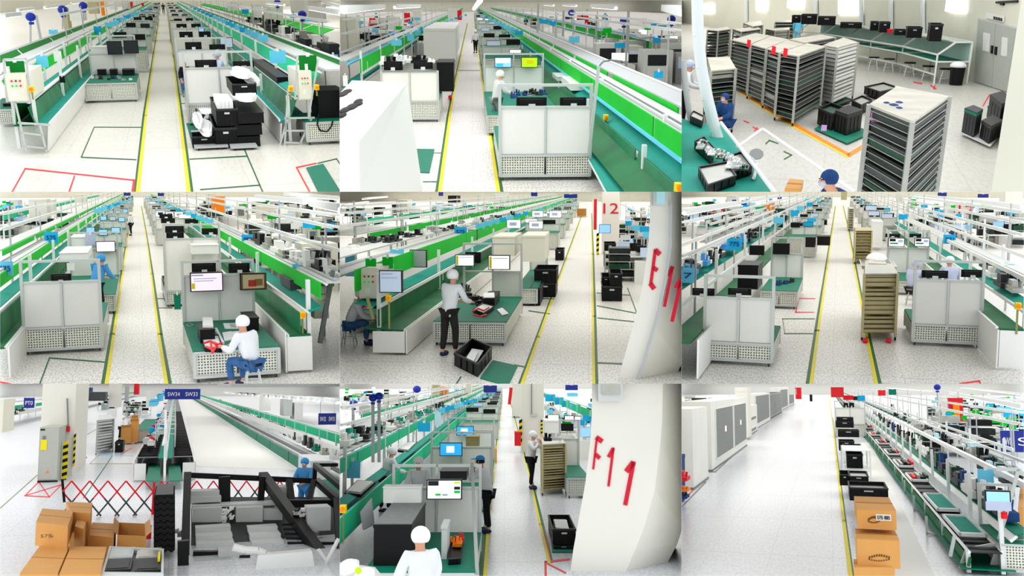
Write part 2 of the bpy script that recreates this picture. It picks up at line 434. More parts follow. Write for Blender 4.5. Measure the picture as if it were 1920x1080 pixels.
def monitor(R, label, u0, v0, u1, v1, Y, look='back', name='computer_monitor', group=None, arm=True, extras=None, tilt=0):
    X0, Z1 = R.Q(u0, v0, Y); X1, Z0 = R.Q(u1, v1, Y)
    xc = (X0 + X1) / 2; w = X1 - X0; h = Z1 - Z0
    T = Thing(R, name, label, 'monitor', (xc, Y, Z0), group=group)
    b = .02
    if look == 'back':
        T.part('casing', MB().box(X0, X1, Y, Y + .05, Z0, Z1).box(X0 + w * .12, X1 - w * .12, Y - .1, Y, Z0 + h * .2, Z1 - h * .15), 'blackplastic')
        T.part('bracket', MB().box(xc - w * .11, xc + w * .11, Y - .16, Y - .1, Z0 - h * .1, Z0 + h * .35), 'whitemetal')
        T.part('screen', MB().box(X0 + b, X1 - b, Y + .05, Y + .055, Z0 + b, Z1 - b), 'scr_grey')
    else:
        T.part('casing', MB().box(X0, X1, Y, Y + .14, Z0, Z1), 'black')
        T.part('screen', MB().box(X0 + b, X1 - b, Y - .008, Y, Z0 + b, Z1 - b), look)
        if extras:
            for j, (a0, c0, a1, c1, m) in enumerate(extras):
                T.part('window_area', MB().box(X0 + w * a0, X0 + w * a1, Y - .014, Y - .006, Z1 - h * c0, Z1 - h * c1), m)
        if arm: T.part('bracket', MB().box(xc - .03, xc + .03, Y + .14, Y + .3, Z0 + h * .3, Z0 + h * .7), 'darkmetal')
    return T

def crate(R, label, u0, vt, u1, vb, z0=0, vtb=None, dep=1.8, m='blackplastic', group=None, fill=None, name='plastic_crate', Y=None):
    """open black tote; pixel rectangle of its front face, row of the rear rim"""
    Y0 = R.P((u0 + u1) / 2, vb, z0)[1] if Y is None else Y
    X0 = R.Q(u0, vb, Y0)[0]; X1, Z1 = R.Q(u1, vt, Y0)[0], R.Q(u1, vt, Y0)[1]
    if Y is not None: z0 = R.Q(u0, vb, Y0)[1]
    Y1 = R.P((u0 + u1) / 2, vtb, Z1)[1] if vtb else Y0 + dep
    t = .02 * max(1, (X1 - X0) / .6); ty = t * 3
    T = Thing(R, name, label, 'crate', ((X0 + X1) / 2, Y0, z0), group=group)
    b = MB()
    b.box(X0, X1, Y0, Y0 + ty, z0, Z1).box(X0, X1, Y1 - ty, Y1, z0, Z1).box(X0, X0 + t, Y0, Y1, z0, Z1).box(X1 - t, X1, Y0, Y1, z0, Z1)
    b.box(X0, X1, Y0, Y1, z0, z0 + .02)
    h = Z1 - z0; w = X1 - X0
    for k in (.2, .4, .6, .8): b.box(X0 + w * k - .008, X0 + w * k + .008, Y0 - .015, Y0, z0 + .01, Z1 - h * .25)
    T.part('body', b, m)
    r = MB(); q = .012
    r.box(X0 - q, X1 + q, Y0 - q * 2, Y0 + ty, Z1 - h * .12, Z1).box(X0 - q, X0 + t, Y0, Y1, Z1 - h * .12, Z1).box(X1 - t, X1 + q, Y0, Y1, Z1 - h * .12, Z1).box(X0 - q, X1 + q, Y1 - ty, Y1 + q, Z1 - h * .12, Z1)
    T.part('rim', r, 'charcoal')
    T.part('handle', MB().box(X0 + w * .38, X0 + w * .62, Y0 - .03, Y0 - .01, Z1 - h * .3, Z1 - h * .2), 'lightgrey')
    if fill:
        T.part('lining', MB().box(X0 + t, X1 - t, Y0 + ty, Y1 - ty, z0 + .02, z0 + h * .7), fill)
    T.box = (X0, X1, Y0, Y1, z0, Z1)
    return T

def slabs(R, label, name, cat, u0, vt, u1, vb, z0=0, vtb=None, dep=1.5, m='black', group=None, Y=None):
    """closed case with a lid line and feet"""
    Y0 = R.P((u0 + u1) / 2, vb, z0)[1] if Y is None else Y
    X0, Za = R.Q(u0, vb, Y0); X1, Z1 = R.Q(u1, vt, Y0)
    z0 = Za
    Y1 = R.P((u0 + u1) / 2, vtb, Z1)[1] if vtb else Y0 + dep
    T = Thing(R, name, label, cat, ((X0 + X1) / 2, Y0, z0), group=group); h = Z1 - z0
    T.part('body', MB().box(X0, X1, Y0, Y1, z0, Z1 - h * .08), m)
    T.part('lid', MB().box(X0 - .01, X1 + .01, Y0 - .02, Y1 + .01, Z1 - h * .08, Z1), m)
    T.box = (X0, X1, Y0, Y1, z0, Z1)
    return T

def card(R, label, u0, v0, u1, v1, Y, m='cyan', name='hanging_sign', cat='sign', group=None, text=None, skew=0):
    X0, Z1 = R.Q(u0, v0, Y); X1, Z0 = R.Q(u1, v1, Y)
    T = Thing(R, name, label, cat, ((X0 + X1) / 2, Y, Z0), group=group)
    T.part('board', MB().hexa([(X0, Y, Z0 - skew), (X1, Y, Z0 + skew), (X1, Y + .03, Z0 + skew), (X0, Y + .03, Z0 - skew)], [(X0, Y, Z1 - skew), (X1, Y, Z1 + skew), (X1, Y + .03, Z1 + skew), (X0, Y + .03, Z1 - skew)]), m)
    T.part('clip', MB().box(X0 + (X1 - X0) * .4, X0 + (X1 - X0) * .6, Y - .01, Y + .04, Z1 - .03, Z1 + .06), 'whitemetal')
    if text: textpart(R, T, text[0], ((X0 + X1) / 2, Y - .012, (Z0 + Z1) / 2), (Z1 - Z0) * text[2], text[1], w=(X1 - X0) * .85)
    return T

def textmesh(R, s, c, size, m, w=None, xd=(1, 0, 0), ud=(0, 0, 1), slant=0):
    cu = bpy.data.curves.new('t', 'FONT'); cu.body = s; cu.size = 1; cu.align_x = 'CENTER'; cu.align_y = 'CENTER'; cu.extrude = .01
    o = bpy.data.objects.new('t', cu); COL.objects.link(o); bpy.context.view_layer.update()
    dg = bpy.context.evaluated_depsgraph_get(); me = o.evaluated_get(dg).to_mesh()
    vs = [v.co.copy() for v in me.vertices]; fs = [tuple(p.vertices) for p in me.polygons]
    o.evaluated_get(dg).to_mesh_clear(); bpy.data.objects.remove(o, do_unlink=True); bpy.data.curves.remove(cu)
    xs = [v.x for v in vs]; ys = [v.y for v in vs]; wd = max(xs) - min(xs) or 1; ht = max(ys) - min(ys) or 1
    cx, cy = (max(xs) + min(xs)) / 2, (max(ys) + min(ys)) / 2
    sy = size / ht; sx = (w / wd) if w else sy
    xd, ud = Vector(xd), Vector(ud); nd = xd.cross(ud)
    mb = MB(); mb.add([Vector(c) + xd * (v.x - cx) * sx + ud * (v.y - cy) * sy + nd * v.z for v in vs], fs)
    return mb
def textpart(R, T, s, c, size, m, w=None, **k):
    return T.part('lettering', textmesh(R, s, c, size, m, w, **k), m)

# ---- people -------------------------------------------------------------------
def skinmesh(R, name, verts, edges, m, root=0, sub=1):
    me = bpy.data.meshes.new(name); me.from_pydata([v[0] for v in verts], edges, [])
    o = bpy.data.objects.new(name, me); COL.objects.link(o)
    sk = o.modifiers.new('s', 'SKIN'); sk.use_smooth_shade = True
    for i, v in enumerate(verts):
        d = me.skin_vertices[0].data[i]; r = v[1]; d.radius = r if isinstance(r, tuple) else (r, r); d.use_root = (i == root)
    su = o.modifiers.new('u', 'SUBSURF'); su.levels = sub; su.render_levels = sub
    bpy.context.view_layer.update()
    dg = bpy.context.evaluated_depsgraph_get()
    m2 = bpy.data.meshes.new_from_object(o.evaluated_get(dg)); m2.name = name
    bpy.data.objects.remove(o, do_unlink=True)
    m2.materials.clear(); m2.materials.append(MATS[m])
    for p in m2.polygons: p.use_smooth = True; p.material_index = 0
    o = bpy.data.objects.new(name, m2); COL.objects.link(o); R.objs.append(o)
    return o

def person(R, label, u, v, face=0, pose='stand', h=1.68, coat='coatwhite', legs='blackcloth', cap='capwhite', z=0, lean=.12, armz=1.0, reach=.42, at=None, mask=True, capk='bouffant', head=0, stool=False):
    """u,v: pixel of the feet (or at: floor point). face: degrees the person turns, 0 looks down the hall (back to us)"""
    x, y = at if at else R.P(u, v, z)
    T = Thing(R, 'person', label, 'person', (x, y, z), math.radians(face))
    k = h / 1.7
    sit = pose == 'sit'
    dz = -.42 if sit else 0
    ln = lean
    V = lambda a, b, c: (a * k, b * k, c * k)
    pel = V(0, 0, .95 + dz); sp = V(0, ln * .35, 1.12 + dz); ch = V(0, ln * .9, 1.3 + dz); nk = V(0, ln * 1.25, 1.44 + dz)
    hd0 = V(0, ln * 1.35 + .01 + head * .3, 1.52 + dz); hd = V(0, ln * 1.45 + .02 + head * .8, 1.6 + dz); hd2 = V(0, ln * 1.5 + .01 + head, 1.67 + dz)
    vs = [(pel, (.12, .085)), (sp, (.1, .07)), (ch, (.11, .07)), (nk, .052), (hd0, (.066, .08)), (hd, (.078, .095)), (hd2, (.06, .07))]
    es = [(0, 1), (1, 2), (2, 3), (3, 4), (4, 5), (5, 6)]
    cv = [(V(0, 0, .9 + dz), (.18, .14)), (sp, (.17, .135)), (ch, (.2, .15)), (V(0, ln * 1.15, 1.41 + dz), (.11, .1))]; ce = [(0, 1), (1, 2), (2, 3)]
    if not sit: cv.insert(0, (V(0, -.01, .76), (.19, .15))); ce = [(0, 1), (1, 2), (2, 3), (3, 4)]
    ci = len(cv) - 2
    tv = [(V(0, 0, .93 + dz), (.15, .12))]; te = []
    for s in (-1, 1):
        sh = V(s * .18, ln * 1.0, 1.385 + dz)
        if pose in ('work', 'sit'):
            el = V(s * .26, ln + .1, 1.12 + dz); wr = V(s * .17, ln + reach, armz + dz + .05); ha = V(s * .14, ln + reach + .1, armz + dz + .03)
        elif pose == 'chin':
            el = V(s * .25, ln + .2, 1.18); wr = V(s * .07, ln + .26, 1.38); ha = V(s * .05, ln + .22, 1.45)
        else:
            el = V(s * .25, ln + .0, 1.1); wr = V(s * .25, ln + .12, .88); ha = V(s * .24, ln + .16, .8)
        b = len(vs); vs += [(sh, .045), (el, .038), (wr, .03), (ha, (.04, .022))]; es += [(2, b), (b, b + 1), (b + 1, b + 2), (b + 2, b + 3)]
        dirv = (Vector(ha) - Vector(wr)).normalized(); side = Vector((s, 0, 0)); hv = Vector(ha)
        for q in range(4):
            o1 = hv + side * (q - 1.5) * .02 + dirv * .045; o2 = o1 + dirv * (.035 - abs(q - 1.4) * .006) + Vector((0, 0, -.015))
            n = len(vs); vs += [(tuple(o1), .0095), (tuple(o2), .0075)]; es += [(b + 3, n), (n, n + 1)]
        t1 = hv - side * .04 + dirv * .01; t2 = t1 - side * .012 + dirv * .03; n = len(vs)
        vs += [(tuple(t1), .011), (tuple(t2), .008)]; es += [(b + 3, n), (n, n + 1)]
        c = len(cv); cv += [(sh, .088), (el, .068), (tuple(mix(el, wr, .9)), .05)]; ce += [(ci, c), (c, c + 1), (c + 1, c + 2)]
        if sit: kn = V(s * .15, .42, .52); an = V(s * .14, .38, .1); toe = V(s * .15, .5, .045)
        else:
            st = .05 * s
            kn = V(s * .1, .03 + st, .5); an = V(s * .11, -.02 + st * 1.4, .09); toe = V(s * .13, .12 + st * 1.4, .04)
        hip = V(s * .09, 0, .88 + dz)
        b = len(vs); vs += [(hip, .075), (kn, .05), (an, .036), (toe, (.04, .025))]; es += [(0, b), (b, b + 1), (b + 1, b + 2), (b + 2, b + 3)]
        c = len(tv); tv += [(hip, .11), (kn, .078), (tuple(mix(kn, an, .93)), .06)]; te += [(0, c), (c, c + 1), (c + 1, c + 2)]
    body = skinmesh(R, 'body', vs, es, 'skin'); body.parent = T.o
    o = skinmesh(R, 'coat', cv, ce, coat); o.parent = T.o
    o = skinmesh(R, 'trousers', tv, te, legs); o.parent = T.o
    hx, hy, hz = hd
    hm = MB(); hm.ball((hx, hy - .02 * k, hz - .01), .094 * k, .1 * k, .11 * k, zmin=-.4 if not cap else -.3)
    hr = T.part('hair', hm, 'hair', local=True)
    if cap:
        cm = MB()
        if capk == 'bouffant': cm.ball((hx, hy - .04 * k, hz + .02 * k), .122 * k, .125 * k, .12 * k, zmin=-.62, n=16, m=8)
        else: cm.ball((hx, hy - .01, hz + .045 * k), .108 * k, .115 * k, .09 * k, zmin=-.15, n=12).box(hx - .08 * k, hx + .08 * k, hy + .08 * k, hy + .19 * k, hz + .035 * k, hz + .05 * k)
        T.part('cap', cm, cap, local=True)
    fm = MB()
    for s in (-1, 1): fm.ball((hx + s * .032 * k, hy + .092 * k, hz + .005), .012, .008, .008, n=6, m=3, zmin=-.99)
    T.part('eyes', fm, 'hair', local=True)
    T.part('nose', MB().ball((hx, hy + .098 * k, hz - .025 * k), .014, .022, .022, n=6, m=4, zmin=-.99), 'skin', local=True)
    if mask: T.part('face_mask', MB().ball((hx, hy + .05 * k, hz - .055 * k), .064 * k, .062 * k, .048 * k, n=10, m=6, zmin=-.99), 'lilac', local=True)
    else: T.part('mouth', MB().ball((hx, hy + .085 * k, hz - .06 * k), .022, .012, .006, n=8, m=3, zmin=-.99), 'redtext', local=True)
    em = MB()
    for s in (-1, 1): em.ball((hx + s * .08 * k, hy - .005, hz - .01), .014, .02, .03, n=6, m=4, zmin=-.99)
    T.part('ears', em, 'skin', local=True)
    for s in (-1, 1):
        if sit: c = V(s * .145, .46, .045)
        else: c = V(s * .12, .06 + .05 * s * 1.4, .045)
        T.part('shoe', MB().ball(c, .055 * k, .14 * k, .06 * k, n=10, m=5, zmin=-.7), 'shoe', local=True)
    return T

def stool(R, label, at, z=.5, dark=True, group=None, r=.17):
    T = Thing(R, 'work_stool', label, 'stool', (at[0], at[1], 0), group=group)
    x, y = at
    m = MB(); n = 14
    m.bar((x, y, z - .04), (x, y, z), r, n=n)
    T.part('seat', m, 'blackplastic' if dark else 'midgrey')
    for i in range(4):
        a = math.pi / 4 + i * math.pi / 2
        T.part('leg', MB().bar((x + math.cos(a) * r * .6, y + math.sin(a) * r * .6, z - .04), (x + math.cos(a) * r * 1.2, y + math.sin(a) * r * 1.2, 0), .014), 'alu')
    ring = MB(); rr = r * 1.0
    for i in range(8):
        a, b = 2 * math.pi * i / 8, 2 * math.pi * (i + 1) / 8
        ring.bar((x + rr * math.cos(a), y + rr * math.sin(a), z * .35), (x + rr * math.cos(b), y + rr * math.sin(b), z * .35), .01)
    T.part('foot_ring', ring, 'alu')
    return T

# ---- racks, cartons -----------------------------------------------------------
def rack(R, label, A, tops, n=12, m='steel', tray='darktray', topm='steeltop', group=None, name='tray_rack', edge='steel', z0=.12, solidfront=False):
    """trolley of trays. A: floor pixel under the first top corner; tops: 4 pixels of the top sheet"""
    X, Y = R.P(*A); z1 = R.Q(tops[0][0], tops[0][1], Y)[1]
    c = [Vector((*R.P(u, v, z1), 0)) for u, v in tops]
    T = Thing(R, name, label, 'rack', (c[0].x, c[0].y, 0), group=group)
    r = .028; ry = .07
    for p in c: T.part('post', MB().box(p.x - r, p.x + r, p.y - ry, p.y + ry, .08, z1 + .01), m)
    T.part('top_sheet', MB().prism([(p.x, p.y) for p in c], z1 - .015, z1 + .015), topm)
    ctr = sum(c, Vector()) / 4; rnd = random.Random(int(A[0] * 7 + n))
    for i in range(n):
        z = z0 + (z1 - z0) * (i + .35) / n; th = (z1 - z0) / n
        ins = [ctr + (p - ctr) * .97 for p in c]; out = [ctr + (p - ctr) * 1.0 for p in c]
        t = T.part('tray', MB().prism([(p.x, p.y) for p in ins], z, z + th * rnd.choice((.35, .6, .75))), rnd.choice(('darktray', 'black', 'pcb', 'charcoal', 'dkgrey', 'darktray', 'steel')) if tray == 'darktray' else tray)
        e = MB()
        for a, b in zip(out, out[1:] + out[:1]):
            e.bar((a.x, a.y, z), (b.x, b.y, z), th * .07)
        T.part('tray_runner', e, edge, parent=t)
    for p in c:
        T.part('caster', MB().bar((p.x - .02, p.y, .05), (p.x + .02, p.y, .05), .05, n=8), 'rubber')
    T.z1 = z1; T.c = c
    return T

def carton(R, label, A, tops, group=None, z0=0, openflaps=False, printed=None, name='cardboard_box', cat='box', m='carton', z1=None):
    X, Y = R.P(A[0], A[1], z0)
    if z1 is None: z1 = R.Q(tops[0][0], tops[0][1], Y)[1]
    c = [Vector((*R.P(u, v, z1), 0)) for u, v in tops]
    T = Thing(R, name, label, cat, (c[0].x, c[0].y, z0), group=group)
    B = [(p.x, p.y) for p in c]
    if not openflaps:
        T.part('body', MB().prism(B, z0, z1 - .004), m)
        a, b = (c[0] + c[3]) / 2, (c[1] + c[2]) / 2; d = (c[3] - c[0]).normalized() * .035
        T.part('packing_tape', MB().prism([((a - d).x, (a - d).y), ((b - d).x, (b - d).y), ((b + d).x, (b + d).y), ((a + d).x, (a + d).y)], z1 - .004, z1 + .003), 'cartondark')
        ctr = sum(c, Vector()) / 4
        for s in (0, 1):
            q = [c[0], c[1], b, a] if s == 0 else [a, b, c[2], c[3]]
            qc = sum(q, Vector()) / 4
            T.part('flap', MB().prism([(lerp(qc.x, p.x, .985), lerp(qc.y, p.y, .985)) for p in q], z1 - .006, z1), m)
    else:
        w = MB(); 
        for p, q in zip(c, c[1:] + c[:1]):
            ctr = sum(c, Vector()) / 4
            pi, qi = p + (ctr - p) * .04, q + (ctr - q) * .04
            w.prism([(p.x, p.y), (q.x, q.y), (qi.x, qi.y), (pi.x, pi.y)], z0, z1)
        w.prism(B, z0, z0 + .01)
        T.part('body', w, m)
        for p, q, o in ((c[0], c[3], -1), (c[1], c[2], 1)):
            ctr = sum(c, Vector()) / 4; out = ((p + q) / 2 - ctr).normalized() * .12
            T.part('flap', MB().hexa([(p.x, p.y, z1), (q.x, q.y, z1), (q.x, q.y, z1 + .01), (p.x, p.y, z1 + .01)],
                [(p.x + out.x, p.y + out.y, z1 + .1), (q.x + out.x, q.y + out.y, z1 + .1), (q.x + out.x, q.y + out.y, z1 + .11), (p.x + out.x, p.y + out.y, z1 + .11)]), m)
    T.z1 = z1; T.c = c
    return T

ORD = 'first second third fourth fifth sixth seventh eighth ninth tenth eleventh twelfth thirteenth fourteenth fifteenth sixteenth seventeenth eighteenth nineteenth'.split()
ORD += ['twentieth'] + ['twenty-' + w for w in ORD[:9]] + ['thirtieth'] + ['thirty-' + w for w in ORD[:9]] + ['fortieth'] + ['forty-' + w for w in ORD[:9]]
CW = {'cyan': 'light blue', 'cyan2': 'blue', 'cyanlight': 'pale blue', 'steel': 'silver', 'steeltop': 'silver', 'darktray': 'dark', 'pcb': 'green', 'lightgrey': 'light grey', 'tapered': 'red', 'belt': 'teal', 'mat_teal': 'dark teal', 'coatblue': 'blue'}

def clutter(R, label, name, cat, group, spots, mats, size=(.3, .2), seed=1, kind='box'):
    """individual small things; spots: (u, v, z) of each base centre"""
    rnd = random.Random(seed); base = label.rsplit(', ', 1)
    for i, (u, v, z) in enumerate(spots):
        x, y = R.P(u, v, z); w = size[0] * rnd.uniform(.7, 1.3) / 2; h = size[1] * rnd.uniform(.6, 1.4); d = w * 3
        mb = MB()
        if kind == 'box': mb.box(x - w, x + w, y - d, y + d, z, z + h * .75).box(x - w * 1.06, x + w * 1.06, y - d, y + d, z + h * .6, z + h * .75).box(x - w * .6, x + w * .5, y - d * .5, y + d * .5, z + h * .75, z + h)
        elif kind == 'flat': mb.prism([(x - w, y - d), (x + w * .8, y - d * .7), (x + w, y + d), (x - w * .7, y + d * .8)], z, z + .02).box(x - w * .4, x + w * .4, y - d * .4, y + d * .2, z + .02, z + .05)
        elif kind == 'part': mb.box(x - w, x + w, y - d, y + d, z, z + h * .4).box(x - w * .8, x - w * .1, y - d * .5, y + d * .5, z + h * .4, z + h).bar((x + w * .4, y, z + h * .4), (x + w * .6, y, z + h * .9), w * .3, n=6)
        mm = mats[rnd.randrange(len(mats))]
        solo(R, name, '%s %s, %s one, %s' % (CW.get(mm, mm), base[0], ORD[i], base[1]), cat, mb, mm, group)

def spread(u0, v0, u1, v1, z, n, jit=0, seed=3, geo=1.0):
    rnd = random.Random(seed); out = []
    for i in range(n):
        t = (i + .5) / n; t = t ** geo
        out.append((lerp(u0, u1, t) + rnd.uniform(-jit, jit), lerp(v0, v1, t) + rnd.uniform(-jit, jit) * .5, z))
    return out

def hbar(R, name, label, cat, pts, r, m, group=None, n=4):
    """rod through room points"""
    return solo(R, name, label, cat, MB().path(pts, r, 0, n), m, group)

def lamp(R, label, a, b, z, group=None, w=.12):
    """ceiling tube between two uv points hung at height z"""
    p, q = R.P3(*a, z), R.P3(*b, z)
    T = Thing(R, 'tube_light', label, 'light', p, group=group)
    T.part('housing', MB().bar((p[0], p[1], z + .05), (q[0], q[1], z + .05), w * .8), 'whitemetal')
    T.part('tube', MB().bar((p[0], p[1], z), (q[0], q[1], z), w * .5, n=8), 'tube')
    return T

def column(R, label, u0, u1, vb, vt, Yd=1.5, m='columnmat', bands=True, Y=None):
    Y0 = R.P((u0 + u1) / 2, vb)[1] if Y is None else Y
    X0, X1 = R.Q(u0, vb, Y0)[0], R.Q(u1, vb, Y0)[0]; Z = R.Q(u0, vt, Y0)[1]
    T = Thing(R, 'concrete_column', label, 'column', ((X0 + X1) / 2, Y0, 0))
    T.part('shaft', MB().box(X0, X1, Y0, Y0 + Yd, 0, Z), m)
    T.X0, T.X1, T.Y0, T.Z = X0, X1, Y0, Z
    return T

def hazard(R, T, x, y, z0, z1, w=.08, n=8):
    """black and yellow corner guard, stripes are separate pieces of one guard"""
    g = MB(); st = (z1 - z0) / n
    for i in range(n):
        a = z0 + i * st
        g.hexa([(x - w, y, a), (x + w, y, a + st * .5), (x + w, y + .1, a + st * .5), (x - w, y + .1, a)],
               [(x - w, y, a + st), (x + w, y, a + st * 1.5), (x + w, y + .1, a + st * 1.5), (x - w, y + .1, a + st)], i % 2)
    return T.part('corner_guard', g, ['yellow', 'black'])

def estop(R, label, u, vb, vt, Y, z0=.6, group=None):
    x, zt = R.Q(u, vt, Y); zb = R.Q(u, vb, Y)[1]
    T = Thing(R, 'stop_switch', label, 'switch', (x, Y, zb), group=group)
    T.part('pole', MB().bar((x, Y, zb), (x, Y, zt), .02), 'olive')
    T.part('switch_box', MB().box(x - .05, x + .05, Y - .1, Y + .05, zt - .06, zt + .06), 'yellow')
    T.part('button', MB().bar((x, Y - .16, zt), (x, Y - .1, zt), .04, n=10), 'orange')
    return T

def cabinet(R, label, u0, v0, u1, v1, Y, d=.8, m='cream', name='control_cabinet', buttons=True):
    X0, Z1 = R.Q(u0, v0, Y); X1, Z0 = R.Q(u1, v1, Y)
    T = Thing(R, name, label, 'cabinet', ((X0 + X1) / 2, Y, Z0)); w = X1 - X0; h = Z1 - Z0
    T.part('body', MB().box(X0, X1, Y, Y + d, Z0, Z1), m)
    T.part('door', MB().box(X0 + w * .04, X1 - w * .04, Y - .02, Y, Z0 + h * .04, Z1 - h * .04), m)
    if buttons:
        for j, mm in enumerate(('red', 'darkmetal', 'red', 'green_lamp', 'green_lamp', 'red')):
            x = X0 + w * (.3 + .2 * (j % 3)); z = Z1 - h * (.25 + .18 * (j // 3))
            T.part('button', MB().bar((x, Y - .05, z), (x, Y - .02, z), w * .05, n=8), mm)
        T.part('warning_label', MB().box(X0 + w * .3, X0 + w * .55, Y - .025, Y - .02, Z0 + h * .2, Z0 + h * .35), 'white')
    return T

def ccrate(R, label, A, tops, z0=0, m='blackplastic', fill=None, rim='charcoal', name='plastic_crate', cat='crate', group=None, lidded=False, z1=None):
    """crate standing at an angle; A: pixel of the base under the first top corner"""
    X, Y = R.P(A[0], A[1], z0)
    if z1 is None: z1 = R.Q(tops[0][0], tops[0][1], Y)[1]
    c = [Vector((*R.P(u, v, z1), 0)) for u, v in tops]; ctr = sum(c, Vector()) / 4
    T = Thing(R, name, label, cat, (c[0].x, c[0].y, z0), group=group)
    w = MB(); r = MB(); h = z1 - z0
    for p, q in zip(c, c[1:] + c[:1]):
        pi, qi = p + (ctr - p) * .08, q + (ctr - q) * .08; po, qo = p + (ctr - p) * .03, q + (ctr - q) * .03
        w.prism([(po.x, po.y), (qo.x, qo.y), (qi.x, qi.y), (pi.x, pi.y)], z0, z1 - h * .1)
        r.prism([(p.x, p.y), (q.x, q.y), (qi.x, qi.y), (pi.x, pi.y)], z1 - h * .12, z1)
        for t in (.25, .5, .75):
            a = p + (q - p) * t; b = p + (q - p) * (t + .04)
            w.prism([(a.x, a.y), (b.x, b.y), (b.x + (ctr.x - b.x) * .05, b.y + (ctr.y - b.y) * .05), (a.x + (ctr.x - a.x) * .05, a.y + (ctr.y - a.y) * .05)], z0 + h * .1, z1 - h * .2)
    B = [(p.x, p.y) for p in [ctr + (p - ctr) * .97 for p in c]]
    w.prism(B, z0, z0 + .02)
    T.part('body', w, m); T.part('rim', r, rim)
    if lidded: T.part('lid', MB().prism([(p.x, p.y) for p in c], z1, z1 + .02), m)
    if fill: T.part('lining', MB().prism([(lerp(ctr.x, p.x, .9), lerp(ctr.y, p.y, .9)) for p in c], z0 + .02, z0 + h * .8), fill)
    T.z1 = z1; T.c = c
    return T

def bowcolumn(R, label, left, seam, right, Y, d, m1='columnmat', strokes=(), sw=.05):
    """column whose sides follow the given (u, v) edges, top to bottom, front face in the plane Y; all edge lists share their rows"""
    T = Thing(R, 'concrete_column', label, 'column', R.Q3(left[-1][0], left[-1][1], Y))
    mb = MB(); vs = []
    for (a, b, c) in zip(left, seam, right):
        p, q, r = R.Q3(a[0], a[1], Y), R.Q3(b[0], b[1], Y), R.Q3(c[0], c[1], Y + d * .35)
        vs += [p, q, r, R.Q3(c[0], c[1], Y + d), R.Q3(a[0], a[1], Y + d)]
    n = len(left); fs = []
    for i in range(n - 1):
        for j in range(5): fs.append((i * 5 + j, (i + 1) * 5 + j, (i + 1) * 5 + (j + 1) % 5, i * 5 + (j + 1) % 5))
    fs.append(tuple(range(5))); fs.append(tuple(range((n - 1) * 5, n * 5))[::-1])
    mb.add(vs, fs); T.part('shaft', mb, m1)
    for ch in strokes:
        g = MB()
        for (a, b, w) in ch:
            p, q = Vector(R.Q3(a[0], a[1], Y - .02)), Vector(R.Q3(b[0], b[1], Y - .02)); d_ = (q - p).normalized(); nn = Vector((d_.z, 0, -d_.x)) * w * .62
            g.hexa([p - nn, p + nn, p + nn + Vector((0, .015, 0)), p - nn + Vector((0, .015, 0))], [q - nn, q + nn, q + nn + Vector((0, .015, 0)), q - nn + Vector((0, .015, 0))])
        T.part('painted_character', g, 'redtext')
    return T

